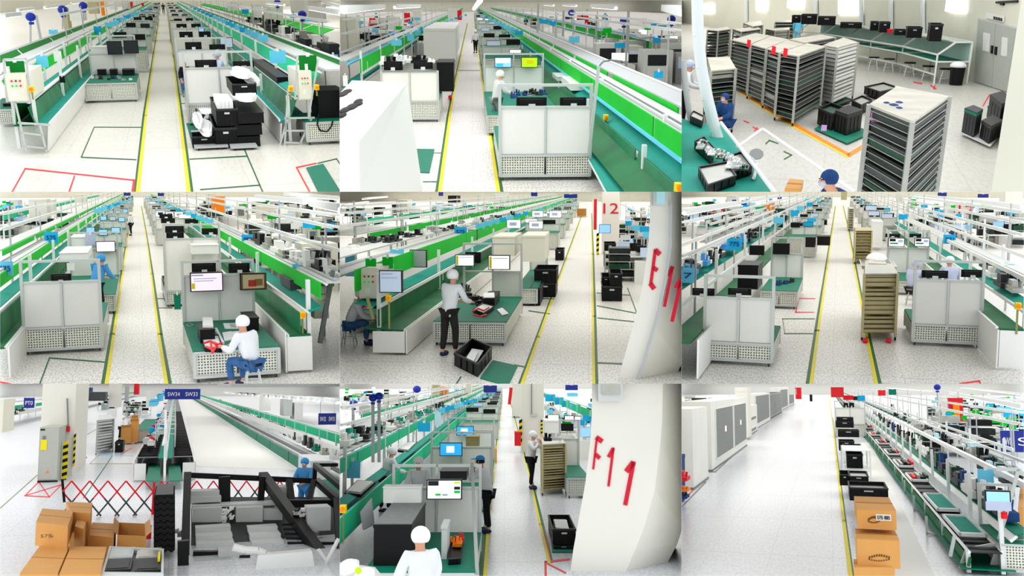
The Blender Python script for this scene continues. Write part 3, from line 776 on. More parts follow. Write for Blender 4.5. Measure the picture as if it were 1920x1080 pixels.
FK = {'bench': ('work_bench', 'bench'), 'cab': ('machine_cabinet', 'cabinet'), 'rackk': ('shelf_rack', 'rack'), 'dev': ('test_station', 'machine')}
def backfill(R, where, u0, u1, v0, v1, n, seed=1, hs=1.0, kinds=('bench', 'cab', 'rackk', 'dev')):
    """individually placed equipment in a dense production area; rows between v0 and v1 on the floor"""
    rnd = random.Random(seed); cnt = {}; n = int(n * 1.6)
    for i in range(n):
        t = (i + rnd.random()) / n
        v = lerp(v0, v1, t ** 1.2); u = lerp(u0, u1, rnd.random()); k = rnd.choice(kinds)
        x, y = R.P(u, v); w = rnd.uniform(.45, .85) * hs; d = rnd.uniform(2, 3.5); h = rnd.uniform(1.0, 1.6) * hs
        nm, cat = FK[k]
        desc = {'bench': 'metal bench with devices', 'cab': 'pale dark-windowed cabinet', 'rackk': 'shelf rack of dark parts', 'dev': 'test station with card'}[k]
        cnt[k] = cnt.get(k, -1) + 1
        T = Thing(R, nm, L(R, desc + ' ' + where + ', %s nearest' % ORD[cnt[k]]), cat, (x, y, 0), group=desc + ' ' + where)
        if k == 'bench':
            m = MB()
            for sx in (-w, w):
                for yy in (0, d): m.bar((x + sx, y + yy, 0), (x + sx, y + yy, h if yy else .75), .03)
            m.box(x - w, x + w, y + d - .05, y + d, h - .05, h)
            T.part('frame', m, 'alu'); T.part('worktop', MB().box(x - w, x + w, y, y + d, .73, .78), rnd.choice(['belt', 'white', 'mat_teal']))
            for j in range(3):
                a = x - w + w * .66 * j + .08; T.part('device', MB().box(a, a + w * .45, y + .4, y + 1.4, .78, .78 + rnd.uniform(.12, .4)), rnd.choice(['black', 'white', 'steel', 'charcoal', 'lightgrey', 'darktray']))
        elif k == 'cab':
            T.part('body', MB().box(x - w * .7, x + w * .7, y, y + d * .6, 0, h * 1.1), rnd.choice(['cream', 'white', 'lightgrey', 'panel']))
            T.part('window', MB().box(x - w * .5, x + w * .4, y - .03, y, h * .55, h * .95), rnd.choice(['charcoal', 'scr_grey', 'midgrey', 'dkgrey']))
        elif k == 'rackk':
            m = MB()
            for sx in (-w, w): m.bar((x + sx, y, 0), (x + sx, y, h * 1.15), .03)
            for j in range(4): m.box(x - w, x + w, y, y + 1.6, .15 + h * .3 * j, .18 + h * .3 * j)
            T.part('frame', m, 'steel')
            for j in range(4): T.part('load', MB().box(x - w * .8, x + w * rnd.uniform(.1, .8), y + .1, y + 1.4, .18 + h * .3 * j, .18 + h * .3 * j + h * .2), rnd.choice(['black', 'darktray', 'pcb', 'white', 'steel']))
        else:
            T.part('body', MB().box(x - w * .8, x + w * .8, y, y + d * .5, 0, .8), rnd.choice(['panel', 'white', 'lightgrey']))
            T.part('post', MB().bar((x, y + .6, .8), (x, y + .6, h * 1.4), .03), 'alu')
            T.part('monitor', MB().box(x - w * .45, x + w * .45, y + .4, y + .5, .95, 1.3), rnd.choice(['black', 'scr_blue', 'black', 'scr_grey', 'scr_white']))
            T.part('hanging_card', MB().box(x - w * .3, x + w * .3, y + .5, y + .53, h * 1.3, h * 1.3 + .22), rnd.choice(['cyan', 'cyan2', 'board', 'white']))

def obj_text_sign(R, label, u0, v0, u1, v1, Y, words, m='bluesign', tm='white', hang=.5):
    X0, Z1 = R.Q(u0, v0, Y); X1, Z0 = R.Q(u1, v1, Y)
    T = Thing(R, 'hanging_sign', label, 'sign', ((X0 + X1) / 2, Y, Z0))
    T.part('board', MB().box(X0, X1, Y, Y + .06, Z0, Z1), m)
    n = len(words); w = (X1 - X0) / n
    for i, s in enumerate(words): textpart(R, T, s, (X0 + w * (i + .5), Y - .015, (Z0 + Z1) / 2), (Z1 - Z0) * .38, tm, w=w * .68)
    if hang:
        T.part('hanger', MB().bar((X0 + (X1 - X0) * .1, Y, Z1), (X0 + (X1 - X0) * .1, Y, Z1 + hang), .015).bar((X1 - (X1 - X0) * .1, Y, Z1), (X1 - (X1 - X0) * .1, Y, Z1 + hang), .015), 'grey')
    return T

def rails(R, items, m='whitemetal'):
    """overhead rails running along the hall on thin posts: (u, v, z, label word, near v)"""
    for i, (u, v, z, w) in enumerate(items):
        x, y = R.P(u, v, z); y1 = min(R.far - 6, y + 230)
        T = Thing(R, 'overhead_rail', L(R, 'long overhead lamp rail on thin posts, ' + w), 'rail', (x, y, 0))
        T.part('rail', MB().box(x - .03, x + .03, y, y1, z - .03, z + .03), m)
        T.part('lamp_strip', MB().box(x - .03, x + .03, y + 1, y1, z - .07, z - .04), 'tapewhite')
        k = y + 2; j = 0
        while k < y1 and j < 12:
            T.part('post', MB().box(x - .02, x + .02, k, k + .1, .02, z + .2), 'grey'); k += 9 + j * 1.5; j += 1
# ------------------------------------------------------------------ the nine halls
CX, CY = (0, 637, 1278, 1920), (0, 359.5, 719.5, 1080)
def RM(name, i, j, vp, **k):
    return Room(name, (0, 640, 1280)[i], (0, 360, 720)[j], vp, bounds=(CX[i], CY[j], CX[i + 1], CY[j + 1]), **k)
H1 = RM('hall_a', 0, 0, (921, -27)); H2 = RM('hall_b', 1, 0, (731, 20)); H3 = RM('hall_c', 2, 0, (900, -130), far=75)
H4 = RM('hall_d', 0, 1, (770, -30)); H5 = RM('hall_e', 1, 1, (1400, -5)); H6 = RM('hall_f', 2, 1, (880, -30))
H7 = RM('hall_g', 0, 2, (985, 20)); H8 = RM('hall_h', 1, 2, (918, -30)); H9 = RM('hall_i', 2, 2, (815, 10))

VW = {'hall_a': 'upper left view', 'hall_b': 'upper middle view', 'hall_c': 'upper right view', 'hall_d': 'middle left view', 'hall_e': 'central view',
      'hall_f': 'middle right view', 'hall_g': 'lower left view', 'hall_h': 'lower middle view', 'hall_i': 'lower right view'}
def L(R, s): return s + ', ' + VW[R.name]
# ================================================================== hall a (upper left view)
def aisle_tapes(R, l, r, inner='yellow', outer='tapegreen'):
    """l, r: [(u, v, yellow width, green width, side)] polylines of the aisle edge"""
    for side, pts in (('left', l), ('right', r)):
        sg = -1 if side == 'left' else 1
        tape(R, [(u, v, w) for u, v, w, g in pts], inner, L(R, 'yellow tape line along the %s edge of the aisle' % side))
        tape(R, [(u + sg * (w + g * 1.7) / 2, v, g * 1.7) for u, v, w, g in pts], outer, L(R, 'thin dark green tape beside the %s yellow aisle line' % side), z=.003)

def far_stations(R, side, u0, u1, s0, svals, zt=.95, zpan=1.5, zbar=1.95, kind='front', mon=2, col='back', seed=1, what='row of workstations'):
    """repeat of workstations towards the vanishing point; u0,u1 at distance s0 below the horizon"""
    vpu, vpv = R.vp; rnd = random.Random(seed)
    for i, s in enumerate(svals):
        a = vpu + (u0 - vpu) * s / s0; b = vpu + (u1 - vpu) * s / s0
        f = lambda z: vpv + s * (R.H - z) / R.H
        T = station(R, L(R, 'white panelled workstation, %s back, %s of the aisle' % (['two', 'three', 'four', 'five', 'six', 'seven', 'eight', 'nine', 'ten'][i], side)),
            a, b, vpv + s, f(zt), f(zpan), f(zbar), kind=kind, depth=3.2, casters=False)
        Y = T.yp - .1 if col != 'back' or kind == 'front' else T.yp + .3
        w = (b - a) / mon
        for j in range(mon):
            la = a + w * (j + .12 + rnd.uniform(0, .06)); lb = a + w * (j + .86)
            look = col if isinstance(col, str) else rnd.choice(col)
            zz = zpan + rnd.uniform(-.02, .12)
            monitor(R, L(R, 'monitor on workstation %s back, %s of aisle, screen %s' % (['two', 'three', 'four', 'five', 'six', 'seven', 'eight', 'nine', 'ten'][i], side, ['one', 'two', 'three'][j])),
                la, f(zz + .2), lb, f(zz - .04), Y, look)

def sky_cards(R, spots, desc, seed=2, mats=('cyan', 'cyan2')):
    rnd = random.Random(seed)
    for i, (u, v, w, h, z) in enumerate(spots):
        Y = R.P(u, v, z)[1]
        b = desc.rsplit(', ', 1)
        card(R, '%s, %s one, %s' % (b[0], ORD[i], b[1]), u - w / 2, v - h / 2, u + w / 2, v + h / 2, Y, rnd.choice(mats), group=desc)

R = H1
shell(R, 'floor_plain', 'cream', Hc=5.2)
aisle_tapes(R, [(775, 1085, 24, 7), (820, 650, 13, 7), (866, 320, 7, 4), (896, 110, 3, 2)], [(1062, 1085, 24, 9), (1012, 650, 13, 7), (972, 320, 7, 4), (944, 110, 3, 2)])
tape(R, [(797, 716, 5), (530, 715, 5), (457, 884, 7), (765, 898, 6)], 'tapegreen', L(R, 'dark green tape rectangle on the floor against the left aisle line'))
tape(R, [(1068, 895, 6), (1388, 878, 7)], 'tapegreen', L(R, 'green tape cross line in front of the black crate pile'))
tape(R, [(1376, 842, 7), (1480, 1085, 8)], 'tapegreen', L(R, 'green tape line running forward from the crate pile'))
tape(R, [(1128, 1066, 7), (1460, 1041, 7)], 'tapegreen', L(R, 'green tape cross line nearest the camera beside the right aisle line'))
tape(R, [(1012, 582, 4), (1062, 582, 4)], 'tapegreen', L(R, 'short green tape stub between aisle and first right workstation'))
tape(R, [(62, 1090, 9), (142, 948, 8), (752, 1013, 8)], 'tapered', L(R, 'red tape outline on the floor nearest the camera'))
tape(R, [(419, 990, 8), (385, 1090, 10)], 'tapered', L(R, 'red tape divider inside the red floor outline'))
tape(R, [(754, 1013, 12), (745, 1080, 14)], 'tapered', L(R, 'short red tape piece along the left aisle line'))
tape(R, [(1748, 1090, 9), (1668, 942, 8), (1778, 918, 7)], 'tapered', L(R, 'red tape corner beside the green floor mat'))
tape(R, [(1788, 918, 6), (1893, 893, 6), (1915, 925, 7)], 'tapegreen', L(R, 'green tape corner behind the floor mat at the right side'))
floorpoly(R, [(1722, 942), (1818, 920), (1925, 1090), (1795, 1090)], 'mat_teal', L(R, 'green rubber floor mat beside the red tape corner'))
floorpoly(R, [(1048, 692), (1110, 690), (1130, 832), (1085, 832)], 'mat_teal', L(R, 'narrow green floor mat by the black crate pile'))

def line_extra(T, Y0, Y1): pass
# left assembly line
LL = aline(R, L(R, 'long assembly line with green boards and teal belts, left of the aisle'), (240, 858, 0), 45, [
    ('skirt', 'panel', (268, 852, .03), (278, 697, .62), .03),
    ('belt', 'belt', (276, 697, .63), (212, 690, .63), .03),
    ('edge_rail', 'whitemetal', (282, 699, .64), (272, 696, .64), .05),
    ('glass_screen', 'glassgreen', (210, 690, .63), (208, 560, 1.02), .02, 6, .1),
    ('inner_belt', 'dkbelt', (208, 688, .62), (112, 678, .62), .03),
    ('shelf', 'belt', (188, 548, 1.12), (150, 540, 1.12), .03),
    ('shelf_rail', 'whitemetal', (196, 558, 1.11), (186, 545, 1.13), .05),
    ('back_screen', 'dkboard', (120, 676, .65), (118, 560, 1.1), .02),
    ('green_board', 'board', (153, 457, 1.35), (152, 377, 1.62), .03, 14, .12),
    ('board_rail', 'whitemetal', (150, 378, 1.62), (152, 368, 1.66), .04),
    ('lower_board_rail', 'whitemetal', (153, 470, 1.31), (153, 457, 1.35), .04),
    ('top_tray', 'lightgrey', (150, 348, 1.72), (60, 335, 1.72), .04),
    ('top_rail', 'whitemetal', (150, 345, 1.75), (146, 337, 1.8), .04),
    ('rear_board', 'dkboard', (60, 330, 1.72), (60, 290, 1.86), .03, 8, .5),
    ('rear_rail', 'grey', (40, 300, 1.85), (20, 295, 1.87), .04),
], posts=[((211, 690, .63), 0.6, 1.75), ((118, 676, .63), .1, 1.9)], pstep=6.5, pmax=18)
cabinet(R, L(R, 'cream control cabinet with red and green buttons on the left line end'), 25, 418, 165, 568, LL.o.matrix_world and R.P(240, 858)[1] - .2, d=3)
card(R, L(R, 'two dark green sheets above the left control cabinet'), 30, 345, 145, 425, R.P(240, 858)[1] + .3, 'dkboard', name='green_sheet')
F = MB(); Yf = R.P(240, 858)[1] - .1
for a, b in (((85, 572), (150, 848)), ((225, 700), (262, 856)), ((85, 572), (160, 572)), ((100, 690), (280, 702)), ((120, 745), (240, 760)), ((20, 335), (40, 575)), ((148, 330), (168, 570)), ((20, 335), (148, 330)), ((140, 820), (262, 835))):
    F.bar(R.Q3(*a, Yf), R.Q3(*b, Yf), .025)
T = Thing(R, 'line_end_support', L(R, 'aluminium end frame with legs closing the left assembly line'), 'frame', R.Q3(240, 858, Yf))
T.part('frame', F, 'alu')
T.part('end_panel', MB().hexa([R.Q3(110, 700, Yf + .1), R.Q3(215, 705, Yf + .1), R.Q3(215, 705, Yf + .15), R.Q3(110, 700, Yf + .15)], [R.Q3(105, 690, Yf + .1), R.Q3(213, 692, Yf + .1), R.Q3(213, 692, Yf + .15), R.Q3(105, 690, Yf + .15)]), 'white')
estop(R, L(R, 'orange and yellow stop switch on the left line end post'), 178, 560, 500, Yf - .2)
card(R, L(R, 'large pale blue card hung over the green boards, left line'), 200, 312, 275, 378, R.P(240, 345, 1.65)[1], 'cyan')
card(R, L(R, 'white notice hung over the green boards, left line'), 298, 288, 350, 345, R.P(320, 320, 1.65)[1], 'white', name='notice')
card(R, L(R, 'blue card hung above the second bay, left line'), 525, 148, 575, 192, R.P(548, 170, 1.7)[1], 'cyan2')
sky_cards(R, [(300 + 0, 180, 55, 26, 1.9)] , L(R, 'card over the left rear rail'))
sky_cards(R, spread(600, 135, 850, 40, 1.9, 14, 12, 5)and [(u, v, lerp(46, 16, i / 13), lerp(26, 10, i / 13), 1.9) for i, (u, v, z) in enumerate(spread(600, 140, 860, 38, 1.9, 14, 9, 5))], L(R, 'small blue card hanging over the far left line'))
card(R, L(R, 'black square marker on the glass screen of the left line'), 332, 428, 368, 465, R.P(350, 500, .9)[1], 'black', name='marker_plate')
# left lab wall with lamps and posts
solo(R, 'wall_left', None, None, MB().box(-31.2, -31, 40, 300, 0, 4.4), 'cream', kind='structure')
solo(R, 'wall_left', None, None, MB().box(-31, -30.7, 60, 300, 4.2, 5.0), 'grey', kind='structure')
def polelamp(R, label, u, vb, vt, Y, group=None, m='bluelamp', un=None):
    T = Thing(R, 'signal_lamp', label, 'lamp', R.Q3(u, vb, Y), group=group)
    p, q = R.Q3(u, vb, Y), R.Q3(u, vt, Y); r = max(.07, min(.25, 8 / 1800 * Y))
    T.part('pole', MB().bar(p, q, .035), 'grey')
    T.part('lamp_head', MB().ball(q, r, r, r * .9, n=10, m=6, zmin=-.9).bar((q[0], q[1], q[2] - r), (q[0], q[1], q[2] - r * 1.5), r * .5, n=8), m)
    return T
for i, (u, vb, vt, z) in enumerate(((172, 260, 95, 1.75), (352, 165, 55, 1.8), (468, 130, 32, 1.8))):
    polelamp(R, L(R, 'blue lamp on a grey pole, %s over the left line' % ['tallest', 'second', 'third'][i]), u, vb, vt, R.P(u, vb, z)[1])
hbar(R, 'hanging_pole', L(R, 'slanting grey pole beside the tallest blue lamp'), 'pole', [R.Q3(232, 232, 42), R.Q3(203, 85, 42)], .05, 'grey')
for i, (u0, v0, u1, v1, m, d) in enumerate(((395, 25, 460, 118, 'white', 'white'), (360, 45, 372, 165, 'tan', 'narrow tan'), (500, 12, 545, 78, 'tan', 'tan'), (615, 8, 650, 55, 'white', 'small white'), (690, 5, 725, 50, 'lightgrey', 'light grey'))):
    slabs(R, L(R, '%s cabinet against the rear wall left of the aisle' % d), 'tall_cabinet', 'cabinet', u0, v0, u1, v1, m=m, Y=70 + i * 14, dep=3)
for i, (u, v, w, h) in enumerate(((578, 48, 30, 80), (740, 22, 22, 34), (803, 25, 16, 20))):
    card(R, L(R, 'orange and red wall banner, %s one left of the aisle' % ['big', 'middle', 'small'][i]), u - w / 2, v - h / 2, u + w / 2, v + h / 2, 130 + i * 10, ['orange', 'tapered', 'red'][i], name='wall_banner')
for i, (u, v, ln) in enumerate(((250, 45, 150), (100, 62, 90), (20, 95, 90), (400, 20, 80))):
    lamp(R, L(R, 'white tube light %s along the upper left wall' % ['longest', 'second', 'nearest', 'furthest'][i]), (u, v), (u + ln, v - ln * .12), 2.6)
# stations left of the aisle
S = station(R, L(R, 'front workstation with two dark monitors, left of the aisle'), 487, 775, 575, 472, 305, 200, kind='front', vw=425, npan=2)
T = monitor(R, L(R, 'dark grey monitor with silver logo bar, left of a pair'), 598, 232, 690, 306, S.yp - .3, 'charcoal', arm=False)
T = monitor(R, L(R, 'dark grey monitor, right of the pair on the front left workstation'), 692, 228, 782, 300, S.yp - .35, 'charcoal', arm=False)
for i, (u, w) in enumerate(((572, 42), (638, 36), (722, 62))):
    Y = S.Yb - .5 - i * .2
    T = slabs(R, L(R, 'black soldering unit %s on the front left workstation' % ['at the left', 'in the middle', 'at the right']
[i]), 'desk_unit', 'device', u - w / 2, 392, u + w / 2, 432, m='blackplastic', Y=Y, dep=.8)
clutter(R, L(R, 'component on the front left worktop'), 'component', 'component', 'components on the front left worktop', spread(515, 445, 740, 445, S.zt + .03, 9, 12, 4), ['steel', 'navy', 'white', 'darktray'], (.12, .09), 3, 'part')
slabs(R, L(R, 'white tilted test box behind the front left workstation'), 'test_box', 'device', 520, 262, 595, 320, m='white', Y=S.yp + .3, dep=1)
far_stations(R, 'left', 510, 800, 602, [437, 330, 262, 215, 172, 140, 112, 88], kind='front', mon=2, col=['black', 'charcoal', 'black', 'scr_grey'], seed=4)
# right of the aisle
S = station(R, L(R, 'front workstation seen from behind, right of the aisle'), 1066, 1440, 700, 585, 385, 290, kind='back', depth=4)
monitor(R, L(R, 'monitor back peeking over the front right workstation, left one'), 1094, 338, 1222, 380, S.Y0 + .3, 'back')
monitor(R, L(R, 'monitor back peeking over the front right workstation, right one'), 1310, 345, 1430, 380, S.Y0 + .3, 'back')
person(R, L(R, 'person in pale blue coat and cap seated behind the front right workstation'), 1265, 575, face=100, pose='work', coat='lilac', cap='lilac', at=(R.Q(1275, 575, S.Yb + 1)[0], S.Yb + 1.2))
person(R, L(R, 'dark haired person in black jacket and teal trousers beside the right workstations'), 1047, 545, face=200, coat='blackcloth', legs='denim', cap=None, h=1.2, mask=False)
f2 = far_stations(R, 'right', 1045, 1405, 727, [560, 430, 340, 270, 218, 175, 140, 112, 90], kind='back', mon=2, col='back', seed=6)
monitor(R, L(R, 'light blue lit monitor facing the aisle end, right row'), 1235, 212, 1312, 268, R.P(1270, 500)[1], 'scr_grey')
monitor(R, L(R, 'light blue lit monitor in the third right workstation'), 1115, 150, 1150, 185, R.P(1130, 360)[1], 'scr_blue')
# right assembly line
RL = aline(R, L(R, 'long assembly line with green boards right of the aisle'), (1580, 812, 0), 45, [
    ('skirt', 'panel', (1575, 800, .03), (1580, 690, .5), .03),
    ('belt', 'belt', (1580, 682, .55), (1618, 680, .55), .03),
    ('edge_rail', 'whitemetal', (1572, 683, .56), (1580, 681, .56), .05),
    ('glass_screen', 'glassgreen', (1620, 660, .58), (1620, 520, 1.05), .02, 7, .12),
    ('screen_rail', 'whitemetal', (1612, 520, 1.05), (1624, 505, 1.1), .04),
    ('inner_belt', 'belt', (1622, 662, .6), (1725, 655, .6), .03),
    ('shelf', 'belt', (1600, 500, 1.1), (1645, 480, 1.15), .03),
    ('green_board', 'board_teal', (1665, 430, 1.36), (1665, 345, 1.62), .03, 14, .12),
    ('board_rail', 'whitemetal', (1663, 345, 1.62), (1665, 335, 1.66), .04),
    ('lower_board_rail', 'whitemetal', (1665, 445, 1.3), (1665, 432, 1.35), .05),
    ('top_tray', 'lightgrey', (1690, 330, 1.7), (1790, 310, 1.7), .04),
    ('rear_board', 'dkboard', (1790, 345, 1.62), (1790, 290, 1.82), .03, 9, .5),
    ('rear_rail', 'whitemetal', (1788, 290, 1.84), (1800, 288, 1.88), .04),
], posts=[((1622, 660, .6), .05, 1.12), ((1735, 655, .6), .05, 1.85)], pstep=7, pmax=18)
Yf = R.P(1640, 812)[1] - .1
cabinet(R, L(R, 'cream control cabinet with red buttons on the right line end'), 1672, 400, 1760, 560, Yf, d=2)
card(R, L(R, 'dark green sheets with white strap above the right control cabinet'), 1680, 312, 1785, 400, Yf + .3, 'dkboard', name='green_sheet')
F = MB()
for a, b in (((1620, 500), (1600, 830)), ((1755, 660), (1680, 825)), ((1600, 665), (1770, 662)), ((1605, 735), (1715, 735)), ((1600, 800), (1700, 805)), ((1620, 662), (1570, 828)), ((1790, 330), (1735, 660)), ((1672, 310), (1660, 560))):
    F.bar(R.Q3(*a, Yf), R.Q3(*b, Yf), .025)
T = Thing(R, 'line_end_support', L(R, 'aluminium end frame with splayed legs on the right assembly line'), 'frame', R.Q3(1640, 812, Yf)); T.part('frame', F, 'alu')
estop(R, L(R, 'orange stop switch on the near post of the right line'), 1634, 560, 498, Yf - .2)
estop(R, L(R, 'orange stop switch on the outer post of the right line'), 1780, 540, 490, Yf - .2)
card(R, L(R, 'large pale blue card hung over the right line boards'), 1515, 285, 1610, 355, R.P(1560, 320, 1.7)[1], 'cyan')
slabs(R, L(R, 'black tray with white foam cover on the right line shelf'), 'parts_tray', 'tray', 1560, 432, 1640, 470, m='black', Y=R.P(1600, 470, 1.1)[1], dep=8)
T = solo(R, 'foam_sheet', L(R, 'white foam sheet on the black tray of the right line'), 'foam', MB().prism([R.P(1560, 432, 1.24), R.P(1625, 428, 1.24), R.P(1600, 405, 1.24), R.P(1545, 408, 1.24)], 1.235, 1.26), 'foam')
sky_cards(R, [(lerp(1480, 1075, (i / 15) ** .8), lerp(215, 40, (i / 15) ** .8), lerp(60, 16, (i / 15) ** .6), lerp(40, 12, (i / 15) ** .6), 1.85) for i in range(16)], L(R, 'blue card hanging over the far right line'))
for i, (dx) in enumerate((0,)):
    B = aline(R, L(R, 'second assembly line with green boards behind the right line'), (1990, 330, 0), 60, [
    ('belt', 'belt', (1960, 300, .6), (2000, 300, .6), .03), ('green_board', 'board', (1880, 218, 1.3), (1880, 165, 1.6), .03, 12, .8),
    ('shelf', 'lightgrey', (1900, 240, 1.2), (1960, 240, 1.2), .03), ('top_rail', 'whitemetal', (1890, 160, 1.65), (1920, 155, 1.65), .05), ('rear_rail', 'grey', (1910, 290, .9), (1960, 290, .9), .05)],
    posts=[((1880, 218, 1.3), .05, 2.0)], pstep=8, pmax=12)
clutter(R, L(R, 'machine part behind the right assembly line'), 'machine_part', 'machine part', 'machine parts on the rear line', spread(1420, 110, 1900, 330, 1.15, 26, 20, 8), ['black', 'darktray', 'steel', 'white', 'charcoal'], (.9, .5), 9, 'part')
sky_cards(R, [(1875, 338, 58, 60, 1.6), (1650, 90, 40, 22, 1.9), (1730, 110, 44, 22, 1.9), (1380, 65, 40, 26, 1.9), (1450, 75, 40, 26, 1.9)], L(R, 'blue card beyond the right line'))
for i, (u, vb, vt, z) in enumerate(((1700, 180, 82, 1.7), (1560, 105, 15, 1.8))):
    polelamp(R, L(R, 'blue lamp on a pole, %s right of the aisle' % ['taller', 'smaller'][i]), u, vb, vt, R.P(u, vb, z)[1])
for i, (u0, v0, u1, v1, m, d) in enumerate(((1515, 35, 1590, 215, 'cream', 'cream'), (1445, 20, 1470, 100, 'white', 'narrow white'), (1660, 0, 1710, 75, 'columnmat', 'pale'), (1740, 0, 1830, 130, 'columnmat', 'broad pale'), (1290, 10, 1340, 60, 'white', 'low white'))):
    slabs(R, L(R, '%s locker standing in the far area right of the aisle' % d), 'locker', 'locker', u0, v0, u1, v1, m=m, Y=75 + i * 6, dep=3)
card(R, L(R, 'red marker plate on the cream locker right of the aisle'), 1512, 145, 1535, 175, 74.5, 'tapered', name='marker_plate')
for i, (a, b) in enumerate((((1740, 50), (1915, 78)), ((1800, 8), (1915, 40)), ((1500, 18), (1600, 28)))):
    lamp(R, L(R, 'tube light %s under the ceiling at the right side' % ['nearest', 'upper', 'small far'][i]), a, b, 2.8)
# crate pile
C = []
def cr(label, *a, **k):
    t = crate(R, L(R, label), *a, **k); return t
ztop = 0
cr('black crate, bottom front of the left stack with foam discs', 1085, 765, 1215, 832, vtb=740)
cr('black crate, bottom of the middle stack', 1215, 715, 1330, 832, dep=2.5)
Yc = R.P(1270, 832)[1]
cr('black crate, top of the middle stack full of foam', 1222, 610, 1335, 712, Y=Yc, dep=3.0, fill='foam')
for i, (a, b) in enumerate(((765, 832), (700, 764), (632, 698))):
    slabs(R, L(R, 'black lidded crate, level %s of the right hand stack' % ['one', 'two', 'three'][i]), 'storage_crate', 'crate', 1318 + i * 6, a, 1462 + i * 10, b, m='blackplastic', Y=Yc, dep=3)
cr('black crate of foam trays, top of the right hand stack', 1310, 470, 1440, 536, Y=Yc + 1, dep=2.5)
cr('small black crate behind the left stack holding foam', 1115, 640, 1215, 690, Y=Yc + 3, dep=2, fill='foam')
for i, (u, v, w, hh, y) in enumerate(((1395, 545, 165, 62, 0), (1375, 410, 120, 70, 1), (1440, 440, 80, 90, 1.2), (1160, 640, 90, 55, 3), (1120, 700, 60, 50, 0), (1165, 735, 90, 70, -.3))):
    X, Z = R.Q(u - w / 2, v + hh / 2, Yc + y); X2, Z2 = R.Q(u + w / 2, v - hh / 2, Yc + y)
    mb = MB(); xc = (X + X2) / 2; rr = (X2 - X) / 2; base = [(xc + rr * math.cos(a) * (.9 + .1 * math.sin(3 * a)), Yc + y + 1.2 + 1.3 * math.sin(a)) for a in [2 * math.pi * q / 14 for q in range(14)]]
    mb.prism(base, Z, Z + .05).prism([(xc + (x - xc) * .85 + .02, yy) for x, yy in base], Z + .05, Z + .11).prism([(xc + (x - xc) * .7 - .02, yy) for x, yy in base], Z + .11, (Z + Z2) / 2)
    solo(R, 'foam_sheet', L(R, 'white foam sheets %s' % ['on the right hand crate stack', 'lying over the topmost crate', 'round one leaning off the topmost crate', 'on the small rear crate', 'round disc on the left stack', 'draped on the front left crate'][i]), 'foam', mb, 'foam')
for i, u in enumerate((1240, 1262, 1284, 1306)):
    p = R.Q3(u, 640, Yc - .05)
    solo(R, 'foam_piece', L(R, 'white foam piece %s standing in the middle crate' % ['one', 'two', 'three', 'four'][i]), 'foam', MB().box(p[0] - .05, p[0] + .05, Yc + .2, Yc + 2, p[2] - .2, p[2] + .27).ball((p[0], Yc + .6, p[2] + .27), .05, .2, .04), 'foam', 'foam pieces in the middle crate')
for i, (a, b) in enumerate(((1095, 1290), (1300, 1455))):
    P0, P1 = R.P(a, 850), R.P(b, 850)
    T = Thing(R, 'dolly', L(R, 'grey flat dolly under the %s crates' % ['left', 'right hand'][i]), 'dolly', (P0[0], P0[1], 0))
    T.part('deck', MB().box(P0[0], P1[0], P0[1], P0[1] + 3, .05, .09), 'grey')
    for x in (P0[0] + .1, P1[0] - .1): T.part('wheel', MB().bar((x - .02, P0[1] + .1, .03), (x + .02, P0[1] + .1, .03), .03, n=8), 'rubber')
# far right machine
Yq = R.P(1760, 810)[1]
S = station(R, L(R, 'perforated cart carrying the black machine at the right side'), 1730, 1930, 810, 690, 690, 680, kind='front', vw=640, npan=1, frame='alu')
slabs(R, L(R, 'black boxy machine on the perforated cart at the right side'), 'test_machine', 'machine', 1795, 505, 1935, 682, m='black', Y=Yq + .4, vtb=480)
hbar(R, 'cable_loop', L(R, 'black cable loop hanging from the black machine'), 'cable', [R.Q3(u, v, Yq - .2) for u, v in ((1792, 640), (1785, 700), (1800, 735), (1840, 740), (1865, 710), (1872, 680))], .02, 'black', n=6)
# left edge bench
station(R, L(R, 'perforated bench partly outside the frame at the left edge'), -60, 130, 712, 618, 618, 610, kind='front', vw=560, npan=1)
slabs(R, L(R, 'black case on the perforated bench at the left edge'), 'equipment_case', 'case', 20, 578, 145, 612, m='black', Y=R.P(60, 700)[1], dep=1.5)
# people far in the aisle
person(R, L(R, 'tiny distant person in dark clothes, left in the far aisle'), 888, 78, h=2.0, coat='blackcloth', cap=None)
person(R, L(R, 'tiny distant person in dark clothes, right in the far aisle'), 922, 80, h=2.0, coat='blackcloth', cap=None)
rails(R, [(330, 80, 2.7, 'left outermost'), (1860, 120, 2.5, 'right of the line'), (1500, 50, 2.6, 'inner right')])
rack(R, L(R, 'tan tray rack at the far right aisle edge'), (950, 235), [(948, 112), (978, 112), (976, 105), (948, 105)], n=12, m='tan', tray='tandark', topm='tan', edge='tan')
# ================================================================== hall b (upper middle view)
R = H2
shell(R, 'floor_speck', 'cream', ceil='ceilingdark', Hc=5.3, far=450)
aisle_tapes(R, [(553, 1085, 22, 9), (610, 650, 13, 6), (652, 420, 8, 4), (712, 130, 3, 2)], [(884, 1085, 22, 11), (820, 650, 13, 7), (786, 420, 8, 5), (748, 130, 3, 2)])
tape(R, [(652, 396, 4), (778, 396, 4)], 'midgrey', L(R, 'grey floor joint strip across the aisle'), cat='floor joint', name='floor_strip')
tape(R, [(462, 1022, 6), (535, 1022, 6)], 'tapegreen', L(R, 'green tape cross line beside the white cabinet'))
tape(R, [(520, 860, 4), (560, 860, 4)], 'tapegreen', L(R, 'short dark tape stub beside the floor mat'))
floorpoly(R, [(425, 836), (524, 838), (495, 970), (445, 968)], 'mat_teal', L(R, 'green rubber mat between the white cabinet and aisle'))
